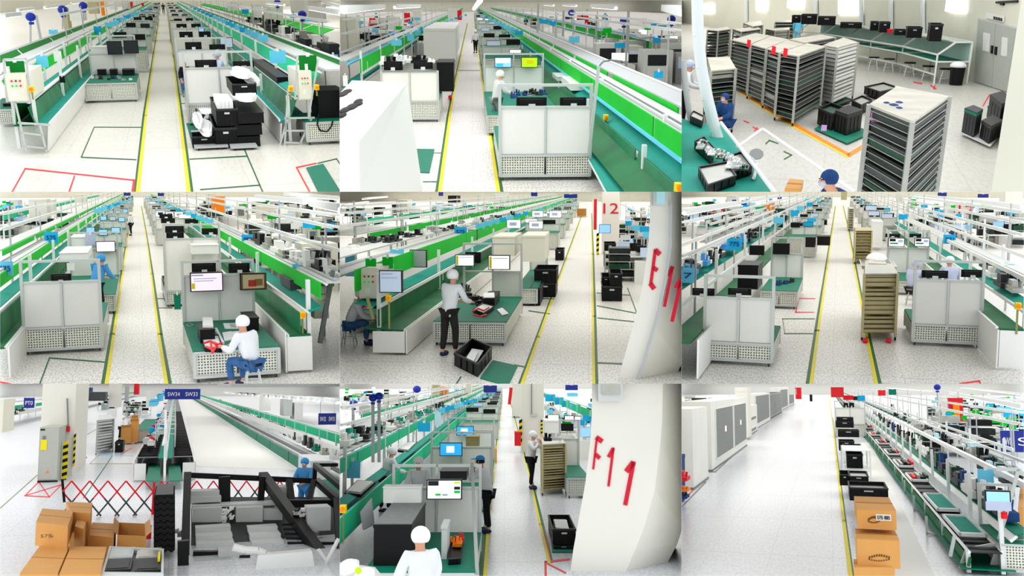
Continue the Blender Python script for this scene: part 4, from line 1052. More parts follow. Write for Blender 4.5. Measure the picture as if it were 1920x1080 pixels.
# tall white cabinet close to the camera
Z = 2.0; tp = [R.P3(u, v, Z) for u, v in ((-260, 790), (100, 795), (370, 465), (60, 452))]
bt = [R.Q3(-260, 1900, tp[0][1]), R.Q3(125, 1902, tp[1][1]), R.Q3(460, 1090, tp[2][1]), R.Q3(60, 1080, tp[3][1])]
T = Thing(R, 'white_cabinet', L(R, 'large white cabinet closest to the camera at the left side'), 'cabinet', bt[1])
T.part('body', MB().hexa(bt, tp), 'white')
T = Thing(R, 'cloth_bundle', L(R, 'dark brown cloth bundle on top of the large white cabinet'), 'cloth', R.P3(60, 560, Z))
mb = MB()
for u, v, w in ((30, 505, 40), (5, 520, 45), (95, 560, 32), (60, 590, 42), (20, 610, 36), (100, 575, 25), (5, 640, 26)):
    x, y, z = R.P3(u, v + 12, Z); mb.ball((x, y, z + .0), w * .0019, w * .012, .03, n=9, m=4, zmin=-.2)
T.part('cloth', mb, 'hair')
S = station(R, L(R, 'workstation with black monitors behind the white cabinet, left of aisle'), 235, 548, 685, 572, 402, None, kind='back', depth=3)
monitor(R, L(R, 'black monitor back, left one over the left workstation'), 238, 345, 345, 395, S.Y0 + .4, 'back')
monitor(R, L(R, 'black monitor back, right one over the left workstation'), 405, 350, 515, 388, S.Y0 + .4, 'back')
slabs(R, L(R, 'tall black equipment stack beside the left workstation'), 'equipment_stack', 'equipment', 540, 350, 630, 515, m='black', Y=S.Y0 + 2.5, dep=2)
clutter(R, L(R, 'device on the left workstation bench'), 'small_device', 'device', 'devices on the left bench', spread(240, 360, 520, 345, 1.55, 9, 14, 3), ['white', 'black', 'charcoal', 'lightgrey'], (.3, .2), 5, 'part')
slabs(R, L(R, 'big white cabinet standing at the aisle further back on the left'), 'tall_cabinet', 'cabinet', 465, 160, 640, 338, m='white', Y=R.P(550, 400)[1], dep=18)
solo(R, 'fire_extinguisher', L(R, 'small red extinguisher at the left aisle line'), 'extinguisher', MB().bar(R.P3(612, 545, .02), R.P3(612, 545, .28), .07, n=10).ball(R.P3(612, 545, .28), .07, .07, .06).bar(R.P3(612, 545, .3), R.P3(612, 545, .38), .02), 'red')
aline(R, L(R, 'assembly line with green boards at the left edge'), (-300, 620, 0), 50, [
    ('belt', 'belt', (60, 500, .75), (0, 490, .75), .03), ('edge_rail', 'whitemetal', (215, 395, .76), (208, 392, .78), .05), ('skirt', 'panel', (215, 470, .05), (215, 400), .03),
    ('shelf', 'belt', (100, 450, .95), (60, 440, .95), .03), ('green_board', 'board', (0, 480, 1.2), (0, 385), .03, 12, .15), ('board_rail', 'cyan', (0, 385, 1.47), (0, 370, 1.5), .05),
    ('lower_board_rail', 'whitemetal', (0, 498, 1.14), (0, 482), .04), ('top_tray', 'lightgrey', (0, 355, 1.6), (0, 320, 1.6), .04), ('rear_rail', 'grey', (0, 300, 1.7), (0, 292, 1.72), .05)],
    posts=[((0, 485, 1.18), .05, 1.9)], pstep=7)
for i, u in enumerate((22, 135)):
    card(R, L(R, 'white notice, %s on the green boards at the left edge' % ['first', 'second'][i]), u - 14, [425, 345][i], u + 14, [485, 390][i], R.P(u, [455, 370][i], 1.3)[1] - .3, 'white', name='notice')
backfill(R, 'behind the left line', 60, 460, 330, 130, 24, 11)
sky_cards(R, [(310, 240, 60, 34, 1.9), (390, 210, 40, 40, 1.9), (430, 185, 36, 30, 1.9)] + [(lerp(460, 700, i / 9), lerp(165, 85, i / 9), lerp(34, 12, i / 9), lerp(22, 9, i / 9), 1.9) for i in range(10)], L(R, 'blue card hanging over the left machines'))
for i, (u0, u1, v0, v1, m) in enumerate(((0, 80, 95, 290, 'cream'), (262, 312, 95, 190, 'columnmat'), (405, 445, 60, 165, 'columnmat'), (210, 240, 100, 160, 'white'), (600, 650, 50, 130, 'white'))):
    slabs(R, L(R, '%s pillar or locker in the far left area' % ['widest', 'second', 'third', 'thin white', 'furthest'][i]), 'locker', 'locker', u0, v0, u1, v1, m=m, Y=70 + i * 10, dep=3)
for i, (u, v) in enumerate(((370, 100), (175, 130), (660, 85))):
    card(R, L(R, 'red notice %s on the far left wall' % ['by the pillar', 'at the locker', 'by the aisle end'][i]), u - 18, v - 28, u + 18, v + 28, 120 + i, 'tapered', name='notice')
for i, (a, b) in enumerate((((240, 42), (10, 62)), ((440, 36), (300, 42)), ((1410, 38), (1545, 46)), ((1815, 52), (1915, 72)), ((1245, 29), (1322, 33)), ((1140, 28), (1195, 31)))):
    lamp(R, L(R, 'tube light under the ceiling, %s' % ['nearest at the left', 'second at the left', 'long one at the right', 'nearest at the right', 'middle right', 'smallest one'][i]), a, b, 3.2, w=.16)
T = Thing(R, 'tube_light', L(R, 'slanting bright tube light over the aisle'), 'light', (0, 90, 4.2))
T.part('tube', MB().bar(R.Q3(745, 50, 100), R.Q3(782, 2, 60), .16, n=8), 'tube')
# right of the aisle
S = station(R, L(R, 'large white workstation seen from behind in front, right of the aisle'), 893, 1395, 1012, 872, 603, 472, kind='back', depth=4.5)
monitor(R, L(R, 'black monitor back, left one over the large workstation'), 985, 548, 1155, 600, S.Y0 + .3, 'back')
monitor(R, L(R, 'black monitor back, right one over the large workstation'), 1230, 548, 1378, 595, S.Y0 + .3, 'back')
clutter(R, L(R, 'component behind the large workstation'), 'component', 'component', 'components behind the large workstation', spread(965, 545, 1150, 520, .95, 12, 14, 8), ['charcoal', 'navy', 'steel', 'black'], (.16, .12), 8, 'part')
S2 = station(R, L(R, 'second workstation with blue and yellow-green screens'), 826, 1235, 760, 650, 372, 300, kind='front', vw=520)
monitor(R, L(R, 'wide monitor with white and blue screen'), 862, 322, 958, 380, S2.yp - .4, 'scr_blue', extras=[(.05, .1, .9, .55, 'scr_white'), (.1, .6, .5, .9, 'scr_cyan')])
monitor(R, L(R, 'monitor with lime green screen'), 1012, 322, 1105, 380, S2.yp - .4, 'scr_green', extras=[(.3, .25, .75, .65, 'yellow')])
person(R, L(R, 'worker in grey coat and cap standing left of the large workstation'), 872, 735, face=-70, pose='work', coat='lightgrey', legs='midgrey', cap='panel', h=1.62, lean=.1)
person(R, L(R, 'distant worker in grey coat and dark trousers at the right aisle line'), 755, 298, face=20, coat='coatwhite', h=1.6, lean=0)
far_stations(R, 'right', 893, 1395, 992, [434, 345, 270, 212, 168, 132, 104], kind='front', mon=2, col=['black', 'black', 'scr_white', 'scr_grey'], seed=21, zbar=1.9)
monitor(R, L(R, 'white rear monitor on a white stand, third workstation'), 945, 278, 1012, 300, R.P(975, 470)[1], 'scr_white')
RL = aline(R, L(R, 'large assembly line with bright green boards, right of the aisle'), (1640, 2300, 0), 50, [
    ('lower_belt', 'dkbelt', (1590, 1075, .5), (1830, 1045, .78), .03), ('skirt', 'glassgreen', (1560, 1100, .05), (1590, 1075), .03),
    ('edge_rail', 'whitemetal', (1850, 1040, .8), (1862, 1020, .84), .05), ('glass_screen', 'glassgreen', (1760, 1060, .62), (1790, 960, .95), .02, 7, .3),
    ('shelf', 'belt', (1862, 1020, .86), (1862, 880, 1.0), .03), ('shelf_rail', 'cyan', (1850, 868, 1.12), (1850, 848), .05),
    ('green_board', 'board', (1850, 848, 1.15), (1890, 740), .03, 9, .18), ('board_rail', 'whitemetal', (1890, 735, 1.5), (1890, 718, 1.55), .06),
    ('top_tray', 'lightgrey', (1890, 712, 1.58), (1900, 650, 1.58), .04), ('middle_rail', 'midgrey', (1895, 690, 1.6), (1895, 680, 1.62), .05),
    ('rear_board', 'board', (1900, 645, 1.56), (1900, 600), .03, 14, 1.0), ('rear_tray', 'grey', (1900, 600, 1.7), (1905, 520, 1.7), .04), ('rear_rail', 'whitemetal', (1905, 515, 1.72), (1905, 505, 1.76), .05)],
    posts=[((1790, 960, .95), .05, 1.15), ((1890, 718, 1.55), 1.2, 1.65)], pstep=8)
for i, (u0, v0, u1, v1) in enumerate(((1130, 250, 1500, 470),)):
    pass
for i, (u, v, w, h, z) in enumerate(((1195, 310, 16, 50, 1.35), (1425, 450, 34, 70, 1.35), (1035, 210, 18, 26, 1.4))):
    card(R, L(R, 'white notice %s on the bright green boards' % ['small', 'large', 'furthest'][i]), u - w / 2, v - h / 2, u + w / 2, v + h / 2, R.P(u, v, z)[1] - .3, 'cyanlight', name='notice')
# low blue bench
zb = .42; q = [R.P3(u, v, zb) for u, v in ((1365, 852), (1478, 846), (1640, 1085), (1490, 1085))]
T = Thing(R, 'low_bench', L(R, 'low bench with blue-green mat beside the large workstation'), 'bench', q[0])
T.part('top', MB().prism([(p[0], p[1]) for p in q], zb - .04, zb), 'whitemetal'); c = [sum(p[k] for p in q) / 4 for k in (0, 1)]
T.part('mat', MB().prism([(lerp(c[0], p[0], .93), lerp(c[1], p[1], .95)) for p in q], zb, zb + .012), 'belt')
for p in q: T.part('leg', MB().bar((p[0], p[1], 0), (p[0], p[1], zb), .025), 'whitemetal')
estop(R, L(R, 'orange stop switch on a slanted post by the large line'), 1487, 835, 660, R.P(1487, 835, .3)[1])
estop(R, L(R, 'orange stop button in the lower corner at the right'), 1895, 1085, 1052, R.P(1895, 1085, .9)[1])
Yp = S.Y0 - .3
hbar(R, 'frame_post', L(R, 'tall aluminium post with black hose at the workstation corner'), 'post', [R.Q3(1393, 860, Yp), R.Q3(1448, 370, Yp)], .035, 'alu')
hbar(R, 'air_hose', L(R, 'curved black hose over the tall aluminium post'), 'hose', [R.Q3(u, v, Yp) for u, v in ((1448, 400), (1455, 365), (1475, 345), (1520, 338), (1580, 345), (1610, 362))], .018, 'midgrey', n=6)
slabs(R, L(R, 'white and black parts tray on the shelf of the large line'), 'parts_tray', 'tray', 1290, 470, 1425, 510, m='white', Y=R.P(1350, 505, 1.0)[1], dep=3)
slabs(R, L(R, 'small white robot fixture on the shelf of the large line'), 'robot_fixture', 'fixture', 1215, 432, 1290, 455, m='lightgrey', Y=R.P(1250, 455, 1.0)[1], dep=2)
aline(R, L(R, 'far assembly line with green boards, beyond the large line'), (2100, 430, 0), 60, [
    ('green_board', 'board', (1915, 320, 1.3), (1915, 272), .03, 16, 1.2), ('top_tray', 'grey', (1915, 262, 1.8), (1905, 235, 1.85), .05), ('belt', 'belt', (1915, 345, 1.0), (1915, 330, 1.0), .03), ('rail', 'cyan2', (1915, 255, 1.9), (1915, 248), .05)],
    posts=[((1915, 320, 1.3), .05, 2.0)], pstep=9)
backfill(R, 'beyond the large line', 1480, 1930, 480, 250, 22, 12, 1.1, kinds=('bench', 'cab', 'dev', 'cab'))
backfill(R, 'in the far right hall', 1000, 1500, 200, 110, 16, 13, 1.0)
sky_cards(R, [(1310, 222, 60, 36, 1.9), (1785, 420, 50, 40, 1.3)] + [(lerp(1000, 790, i / 9), lerp(185, 85, i / 9), lerp(44, 14, i / 9), lerp(26, 9, i / 9), 1.85) for i in range(10)] + [(1140, 120, 50, 24, 2), (1190, 130, 40, 24, 2)], L(R, 'blue card hanging right of the aisle'), seed=8)
T = card(R, L(R, 'red and black gridded board on the rear wall'), 1325, 87, 1390, 135, 110, 'tapered', name='wall_board', cat='board')
T.part('grid', MB().box(*[R.Q(1352, 0, 110)[0], R.Q(1360, 0, 110)[0]], 109.9, 110.1, R.Q(0, 135, 110)[1], R.Q(0, 87, 110)[1]).box(R.Q(1325, 0, 110)[0], R.Q(1390, 0, 110)[0], 109.9, 110.1, R.Q(0, 114, 110)[1], R.Q(0, 108, 110)[1]), 'black')
for i, (u, vb, vt, z) in enumerate(((1295, 140, 72, 2), (1590, 190, 118, 1.9), (1857, 185, 108, 2))):
    polelamp(R, L(R, 'blue signal lamp on a pole, %s of three' % ['smallest', 'middle', 'outermost'][i]), u, vb, vt, R.P(u, vb, z)[1])
for i, (u, a, b) in enumerate(((1108, 20, 200), (1250, 60, 205), (1615, 60, 330))):
    Y = 60 - i * 8
    hbar(R, 'hanging_pole', L(R, 'grey vertical pole %s behind the large line' % ['one', 'two', 'three'][i]), 'pole', [R.Q3(u, a, Y), R.Q3(u - 5, b, Y)], .06, 'grey')
rails(R, [(0, 190, 2.2, 'left inner'), (0, 110, 2.6, 'left outer'), (1915, 170, 2.6, 'right outer'), (1915, 130, 2.8, 'right outermost')])
# ================================================================== hall c (upper right view)
R = H3
def floorwall(R, pts, label_name, ztop, th=.3, m='cream', name='wall_back'):
    for a, b in zip(pts, pts[1:]):
        p, q = Vector((*R.P(*a), 0)), Vector((*R.P(*b), 0)); d = (q - p).normalized(); n = Vector((-d.y, d.x, 0)) * th
        o = solo(R, name, None, None, MB().prism([(p.x, p.y), (q.x, q.y), (q.x + n.x, q.y + n.y), (p.x + n.x, p.y + n.y)], 0, ztop), m, kind='structure')
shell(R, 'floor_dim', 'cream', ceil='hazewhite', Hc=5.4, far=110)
WP = [(-600, 60), (-50, 120), (600, 215), (1480, 408), (1862, 527)]
floorwall(R, WP, '', 6.5, m='cream')
p0, p1 = R.P(1862, 527), R.P(1735, 1085)
solo(R, 'wall_right', None, None, MB().prism([p0, p1, (p1[0] + 3, p1[1]), (p0[0] + 3, p0[1])], 0, 6.5), 'cream', kind='structure')
def wallpt(t, seg=3):
    a, b = R.P(*WP[seg]), R.P(*WP[seg + 1]); return Vector((lerp(a[0], b[0], t), lerp(a[1], b[1], t), 0))
def onwall(u, v, off=.06, seg=3):
    """ray meets the wall plane"""
    a, b = R.P(*WP[seg]), R.P(*WP[seg + 1]); l = R.ray(u, v); dx, dy = b[0] - a[0], b[1] - a[1]
    n = Vector((dy, -dx)); nn = n.normalized()
    t = (a[0] * n.x + a[1] * n.y) / (l.x * n.x + l.y * n.y)
    return Vector((l.x * t + nn.x * off, l.y * t + nn.y * off, R.H + l.z * t))
def wallquad(T, name, uv, m, off=.06, th=.06, parent=None, seg=3):
    f = [onwall(u, v, off, seg) for u, v in uv]; b = [onwall(u, v, off - th, seg) for u, v in uv]
    return T.part(name, MB().hexa(f, b), m, parent)
D = Thing(R, 'double_door', L(R, 'grey double door in the rear wall with two windows'), 'door', onwall(1650, 455))
wallquad(D, 'door_frame', ((1668, 100), (1895, 155), (1850, 524), (1643, 462)), 'lightgrey', .05, .05)
for i, q in enumerate((((1680, 110), (1776, 133), (1755, 488), (1656, 456)), ((1780, 134), (1886, 162), (1842, 516), (1759, 490)))):
    d = wallquad(D, 'door_leaf', q, 'doorgrey', .1, .05)
    wallquad(D, 'window_pane', (((1712, 183), (1748, 190), (1740, 292), (1708, 284)), ((1818, 208), (1848, 214), (1842, 318), (1812, 312)))[i], 'white', .12, .03, d)
    wallquad(D, 'door_handle', (((1758, 255), (1768, 258), (1764, 302), (1756, 300)), ((1780, 262), (1790, 264), (1786, 310), (1777, 306)))[i], 'black', .14, .04, d)
T = Thing(R, 'door_sign', L(R, 'small white door sign with dark characters above the double door'), 'sign', onwall(1780, 110))
wallquad(T, 'plate', ((1715, 68), (1815, 90), (1813, 122), (1713, 100)), 'white', .06, .04)
for i in range(4):
    u = 1762 + i * 13; wallquad(T, 'character', ((u, 92 + i * 3), (u + 8, 94 + i * 3), (u + 8, 110 + i * 3), (u, 108 + i * 3)), 'black', .08, .03)
T = Thing(R, 'wall_bracket', L(R, 'black bracket arm on the wall above the door'), 'bracket', onwall(1830, 15))
wallquad(T, 'arm', ((1770, 8), (1890, 0), (1890, 14), (1770, 20)), 'black'); wallquad(T, 'foot', ((1795, 15), (1812, 15), (1812, 30), (1795, 30)), 'black')
for i, (u, v) in enumerate(((1578, 248), (1600, 252))):
    T = Thing(R, 'light_switch', L(R, 'small light switch beside the door, %s of two' % ['left', 'right'][i]), 'switch', onwall(u, v)); wallquad(T, 'plate', ((u - 7, v - 7), (u + 7, v - 7), (u + 7, v + 7), (u - 7, v + 7)), 'grey')
for i, (u, v, w, h) in enumerate(((150, 50, 60, 50), (448, 28, 60, 60), (640, 18, 90, 50), (950, 40, 130, 80))):
    seg = 1 if u < 600 else 2
    T = Thing(R, 'wall_reflection', L(R, 'glowing lamp reflection panel, %s along the rear wall' % ['first', 'second', 'third', 'fourth'][i]), 'light', onwall(u, v, .06, seg))  # emissive panel stands in for a lamp reflection on the wall
    wallquad(T, 'panel', ((u - w / 2, v - h / 2), (u + w / 2, v - h / 2), (u + w / 2, v + h / 2), (u - w / 2, v + h / 2)), 'tube', .1, .05, None, seg)
T = Thing(R, 'wall_reflection', L(R, 'wide glowing lamp reflection panel closest to the door'), 'light', onwall(1500, 30)); wallquad(T, 'panel', ((1400, -10), (1600, -10), (1600, 70), (1440, 60)), 'tube', .1)  # widest lamp reflection, also put in as an emissive panel
for i, (u, v) in enumerate(((1018, 150), (1185, 175), (1365, 200), (760, 120), (365, 120))):
    seg = 2 if u > 600 else 1
    T = Thing(R, 'wall_pipe', L(R, 'white vertical pipe %s on the rear wall' % ['one', 'two', 'three', 'four', 'five'][i]), 'pipe', onwall(u, v, .06, seg))
    wallquad(T, 'pipe', ((u - 8, -5), (u + 5, -5), (u + 6, v), (u - 7, v)), 'pipe', .15, .1, None, seg)
O = ((325, 512), (520, 640), (935, 872), (1060, 795))
tape(R, [(u, v, w) for (u, v), w in zip(O, (10, 16, 22, 22))], 'orange', L(R, 'orange floor tape in front of the tray racks'))
tape(R, [(u - 5, v + 12, w) for (u, v), w in zip(O, (4, 6, 8, 7))][:3], 'yellow', L(R, 'thin yellow edge along the orange floor tape'), z=.005)
tape(R, [(312, 822, 12), (450, 722, 13), (960, 1072, 18)], 'tapewhite', L(R, 'white tape corner on the floor near the pipe'))
tape(R, [(468, 808, 7), (488, 790, 7), (535, 806, 7)], 'tapegreen', L(R, 'green corner mark inside the white tape, upper one'))
tape(R, [(570, 852, 7), (613, 872, 7), (572, 895, 7)], 'tapegreen', L(R, 'green corner mark inside the white tape, lower one'))
for i, (p, q) in enumerate((((345, 680), (372, 690)), ((395, 715), (425, 728)), ((405, 735), (418, 718)), ((1395, 480), (1425, 500)), ((1412, 500), (1418, 482)), ((1300, 462), (1345, 470)), ((1725, 535), (1690, 595)))):
    tape(R, [(*p, 7), (*q, 7)], 'tapered', L(R, 'short red tape mark on the floor, %s of seven' % ['first', 'second', 'third', 'fourth', 'fifth', 'sixth', 'seventh'][i]))
solo(R, 'oval_floor_shadow', L(R, 'dark oval floor shadow beside the white tape corner'), 'mat', MB().prism([R.P(415 + 40 * math.cos(a), 868 + 30 * math.sin(a)) for a in [i * math.pi / 8 for i in range(16)]], 0, .01), 'midgrey')  # flat grey oval, a floor shadow put in as colour
RK = [((662, 712), ((652, 318), (806, 264), (700, 246), (548, 300)), 14), ((570, 650), ((545, 298), (700, 244), (600, 224), (475, 276)), 14), ((478, 596), ((470, 274), (598, 224), (500, 205), (385, 252)), 13),
      ((390, 540), ((380, 250), (498, 204), (410, 188), (275, 226)), 13), ((880, 612), ((872, 270), (988, 240), (905, 214), (790, 256)), 14), ((640, 560), ((690, 242), (860, 212), (780, 196), (600, 222)), 10)]
W6 = ['corner one with the silver post', 'second from the corner', 'third from the corner', 'fourth from the corner', 'white trayed one standing apart at right', 'middle one behind the front row']
for i, (A, tp, n) in enumerate(RK):
    rack(R, L(R, 'tall tray rack, %s' % W6[i]), A, tp, n, tray=['darktray', 'darktray', 'darktray', 'darktray', 'white', 'darktray'][i], topm='steeltop')
for i, (A, tp, n, t) in enumerate((((205, 350), ((200, 175), (268, 165), (250, 152), (140, 170)), 9, 'darktray'), ((400, 300), ((395, 150), (450, 142), (440, 118), (345, 130)), 8, 'darktray'), ((560, 290), ((520, 175), (600, 168), (600, 155), (470, 165)), 6, 'steel'),
                                  ((330, 330), ((330, 180), (440, 165), (420, 150), (285, 165)), 8, 'darktray'), ((580, 250), ((520, 125), (628, 125), (622, 115), (530, 116)), 6, 'darktray'))):
    rack(R, L(R, 'distant tray rack %s against the rear wall' % ['leftmost', 'by the wall pipe', 'low silver', 'double width', 'small'][i]), A, tp, n, tray=t)
rack(R, L(R, 'narrow tall rack of dark boards behind the big pipe'), (318, 748), ((300, 388), (262, 322), (140, 326), (160, 402)), 13, tray='darktray')
rack(R, L(R, 'big tray rack with mixed trays closest to the camera'), (1290, 1560), ((1292, 690), (1500, 546), (1205, 490), (1048, 592)), 20, tray='darktray', topm='steeltop', z0=.1)
Tt = 1.78
mb = MB(); x, y, z = R.P3(1185, 615, Tt)
for dx, dy, r in ((0, 0, .1), (.08, .3, .08), (-.08, .2, .07), (.05, -.3, .07)): mb.ball((x + dx, y + dy, z + .02), r, r * 2.5, .05, n=8, m=4, zmin=-.2)
solo(R, 'blue_glove_pile', L(R, 'crumpled blue gloves on top of the closest tray rack'), 'glove', mb, 'navy')
for i, (u0, v0, u1, v1) in enumerate(((1062, 632, 1105, 678), (1062, 682, 1110, 725))):
    Y = R.P(1290, 1560)[1] + 1.4
    T = Thing(R, 'pink_label_card', L(R, 'pink label card, %s on the closest tray rack' % ['upper', 'lower'][i]), 'card', R.Q3(u0, v1, Y)); T.part('card', MB().box(R.Q(u0, v0, Y)[0], R.Q(u1, v0, Y)[0], Y, Y + .02, R.Q(u0, v1, Y)[1], R.Q(u0, v0, Y)[1]), 'pink')
for i, (u, v) in enumerate(((372, 240), (512, 278), (578, 290))):
    Y = R.P(u, v, 1.8)[1] - .3
    p = R.Q3(u, v, Y); solo(R, 'red_tag', L(R, 'red and white tag, %s hanging on the rack row' % ['first', 'second', 'third'][i]), 'tag', MB().hexa([(p[0] - .05, Y, p[2] - .1), (p[0] + .04, Y, p[2] - .12), (p[0] + .04, Y + .02, p[2] - .12), (p[0] - .05, Y + .02, p[2] - .1)], [(p[0] - .04, Y, p[2] + .08), (p[0] + .05, Y, p[2] + .06), (p[0] + .05, Y + .02, p[2] + .06), (p[0] - .04, Y + .02, p[2] + .08)]), 'tapered')
# pipes and bench at the left
hbar(R, 'bent_pipe', L(R, 'big glossy white pipe bending down the left side'), 'pipe', [R.Q3(u, v, 17) for u, v in ((82, -10), (86, 200), (105, 380), (140, 560), (185, 740), (235, 900), (300, 1085))], .1, 'pipe', n=14)
hbar(R, 'thin_pipe', L(R, 'thinner grey pipe left of the big white pipe'), 'pipe', [R.Q3(u, v, 19) for u, v in ((2, 340), (15, 480), (35, 620), (62, 745))], .06, 'grey', n=10)
floorpoly(R, [(-20, 660), (95, 700), (215, 690), (520, 1090), (-20, 1090)], 'belt', L(R, 'green bench top under the black trays at lower left'), name='green_bench', cat='bench', z=.75)
for i, (A, tp) in enumerate((((150, 900), ((170, 885), (180, 830), (120, 765), (65, 790))), ((160, 1070), ((140, 1040), (305, 985), (250, 905), (85, 935))), ((300, 1000), ((290, 960), (395, 930), (330, 850), (225, 880))), ((120, 690), ((110, 680), (120, 650), (60, 620), (40, 650))))):
    ccrate(R, L(R, 'black parts tray on the green bench, %s' % ['upper left', 'front', 'beside the pipe foot', 'small rear'][i]), A, tp, z0=.77, z1=.9, fill='steel')
clutter(R, L(R, 'part in the black bench trays'), 'metal_part', 'part', 'metal parts in the bench trays', spread(90, 800, 350, 960, .9, 16, 30, 6), ['steel', 'white', 'pcb', 'lightgrey'], (.1, .06), 3, 'part')
hbar(R, 'bench_rail', L(R, 'white tube rail along the green bench edge'), 'rail', [R.P3(215, 690, .95), R.P3(525, 1090, .95)], .03, 'whitemetal', n=8)
hbar(R, 'bench_strut', L(R, 'white tube strut crossing the bench rail'), 'rail', [R.P3(300, 820, .95), R.P3(420, 920, .7), R.P3(400, 1000, .8)], .025, 'whitemetal', n=8)
person(R, L(R, 'person in dark blue overall seated behind the big pipe'), 240, 775, face=150, pose='sit', coat='navy', legs='navy', cap='navy', h=1.28)
person(R, L(R, 'person in dark blue overall bending at the bottom edge, holding a box'), 900, 1620, face=120, pose='work', coat='navy', legs='navy', cap='navy', lean=.28, h=1.36)
person(R, L(R, 'person in pale coat at the left edge behind the pipe'), -15, 720, face=-90, pose='work', coat='coatwhite', cap='lilac', h=1.55)
T = carton(R, L(R, 'small open cardboard box in the hands of the bending person'), (600, 1085), ((575, 1058), (660, 1062), (680, 1012), (600, 1005)), z0=1.0, z1=1.1)
# crates in the middle
floorpoly(R, [(740, 722), (925, 805), (1060, 745), (880, 660)], 'mat_teal', L(R, 'green pallet mat under the black crates'), z=.05)
for i, (A, tp, f) in enumerate((((800, 735), ((845, 640), (905, 600), (835, 575), (762, 605)), 'pcb'), ((925, 765), ((930, 650), (1015, 622), (935, 595), (858, 625)), None), ((1000, 640), ((1005, 590), (1070, 560), (1010, 535), (950, 560)), 'steel'), ((1110, 560), ((1110, 515), (1220, 490), (1130, 462), (1020, 485)), 'steel'), ((860, 600), ((870, 590), (960, 560), (900, 540), (800, 570)), 'pcb'))):
    ccrate(R, L(R, 'black crate on the floor, %s' % ['with pink tag', 'closed one in front', 'full of silver parts', 'wide one at the rear', 'green topped one by the racks'][i]), A, tp, z0=.05, fill=f, lidded=(i == 1))
p = R.P3(800, 690, .35); solo(R, 'pink_tag', L(R, 'pink tag on the black crate in the middle'), 'tag', MB().box(p[0] - .06, p[0] + .05, p[1] - .9, p[1] - .88, .3, .42), 'purple')
# crates at the right wall
floorpoly(R, [(1560, 745), (1730, 822), (1800, 745), (1640, 700)], 'lightgrey', L(R, 'flat dolly under the crates by the right wall'), z=.08, name='dolly', cat='dolly')
for i, (A, tp, m) in enumerate((((1655, 775), ((1655, 640), (1690, 618), (1635, 595), (1585, 612)), 'charcoal'), ((1735, 812), ((1735, 715), (1800, 680), (1745, 650), (1680, 682)), 'blackplastic'), ((1790, 740), ((1795, 588), (1862, 565), (1800, 515), (1728, 535)), 'blackplastic'), ((1820, 700), ((1790, 640), (1840, 610), (1790, 585), (1715, 600)), 'blackplastic'))):
    ccrate(R, L(R, 'dark crate by the right wall, %s' % ['green lidded narrow one', 'lowest in front', 'topmost at the wall', 'under the topmost'][i]), A, tp, z0=.08, m=m, lidded=True, rim='mat_teal' if i == 0 else 'charcoal')
p = R.P3(1848, 560, .55); solo(R, 'red_bag', L(R, 'red bag on the crates at the right wall'), 'bag', MB().ball((p[0], p[1], .75), .12, .3, .2, n=8, m=5, zmin=-.8), 'red')
# desks along the rear wall
FP = [(640, 292), (780, 312), (905, 338), (1045, 368), (1222, 408), (1412, 472)]
a, b = Vector((*R.P(*WP[2]), 0)), Vector((*R.P(*WP[3]), 0)); dd = (b - a).normalized(); NW = Vector((-dd.y, dd.x, 0))
if NW.y < 0: NW = -NW
for i in range(5):
    p, q = Vector((*R.P(*FP[i]), 0)), Vector((*R.P(*FP[i + 1]), 0)); bk = NW * 1.1; up = Vector((0, 0, 1))
    T = Thing(R, 'hooded_desk', L(R, 'white framed desk with clear hood, bay %s along the rear wall' % ['one', 'two', 'three', 'four', 'five'][i]), 'desk', p)
    f = MB()
    for c in (p, q):
        f.bar(c, c + up * .95, .03); f.bar(c + bk, c + bk + up * 1.35, .03); f.bar(c + up * .95, c + bk * .5 + up * 1.35, .03); f.bar(c + up * .72, c + bk + up * .72, .03); f.bar(c + bk * .5 + up * 1.35, c + bk + up * 1.35, .03)
    for s, z in ((0, .95), (0, .72), (0, .3), (.5, 1.35), (1, 1.35)): f.bar(p + bk * s + up * z, q + bk * s + up * z, .028)
    T.part('frame', f, 'white')
    T.part('worktop', MB().hexa([p + up * .68, q + up * .68, q + bk + up * .68, p + bk + up * .68], [p + up * .71, q + up * .71, q + bk + up * .71, p + bk + up * .71]), 'mat_teal')
    T.part('top_shelf', MB().hexa([p + bk * .5 + up * 1.33, q + bk * .5 + up * 1.33, q + bk + up * 1.33, p + bk + up * 1.33], [p + bk * .5 + up * 1.36, q + bk * .5 + up * 1.36, q + bk + up * 1.36, p + bk + up * 1.36]), 'acrylic')
    T.part('rear_sheet', MB().hexa([p + bk * .95 + up * .72, q + bk * .95 + up * .72, q + bk + up * .72, p + bk + up * .72], [p + bk * .95 + up * 1.33, q + bk * .95 + up * 1.33, q + bk + up * 1.33, p + bk + up * 1.33]), 'acrylic')
for i, (u0, v0, u1, v1) in enumerate(((612, 88, 665, 128), (665, 82, 757, 136), (757, 95, 862, 142), (885, 130, 1010, 158), (1055, 124, 1105, 172), (1105, 126, 1170, 182), (1190, 170, 1260, 198), (1260, 155, 1350, 212), (1385, 135, 1467, 232))):
    z = 1.36; Y = R.P((u0 + u1) / 2, v1, z)[1]
    crate(R, L(R, 'black crate on the desk hoods, %s along the row' % ['first', 'second', 'third', 'fourth', 'fifth', 'sixth', 'seventh', 'eighth', 'ninth'][i]), u0, v0, u1, v1, Y=Y, dep=1.0)
p = R.P3(1165, 185, 1.36); solo(R, 'red_cup', L(R, 'small red cup on the desk hoods'), 'cup', MB().bar(p, (p[0], p[1], 1.5), .1, n=10, r2=.12), 'tapered')
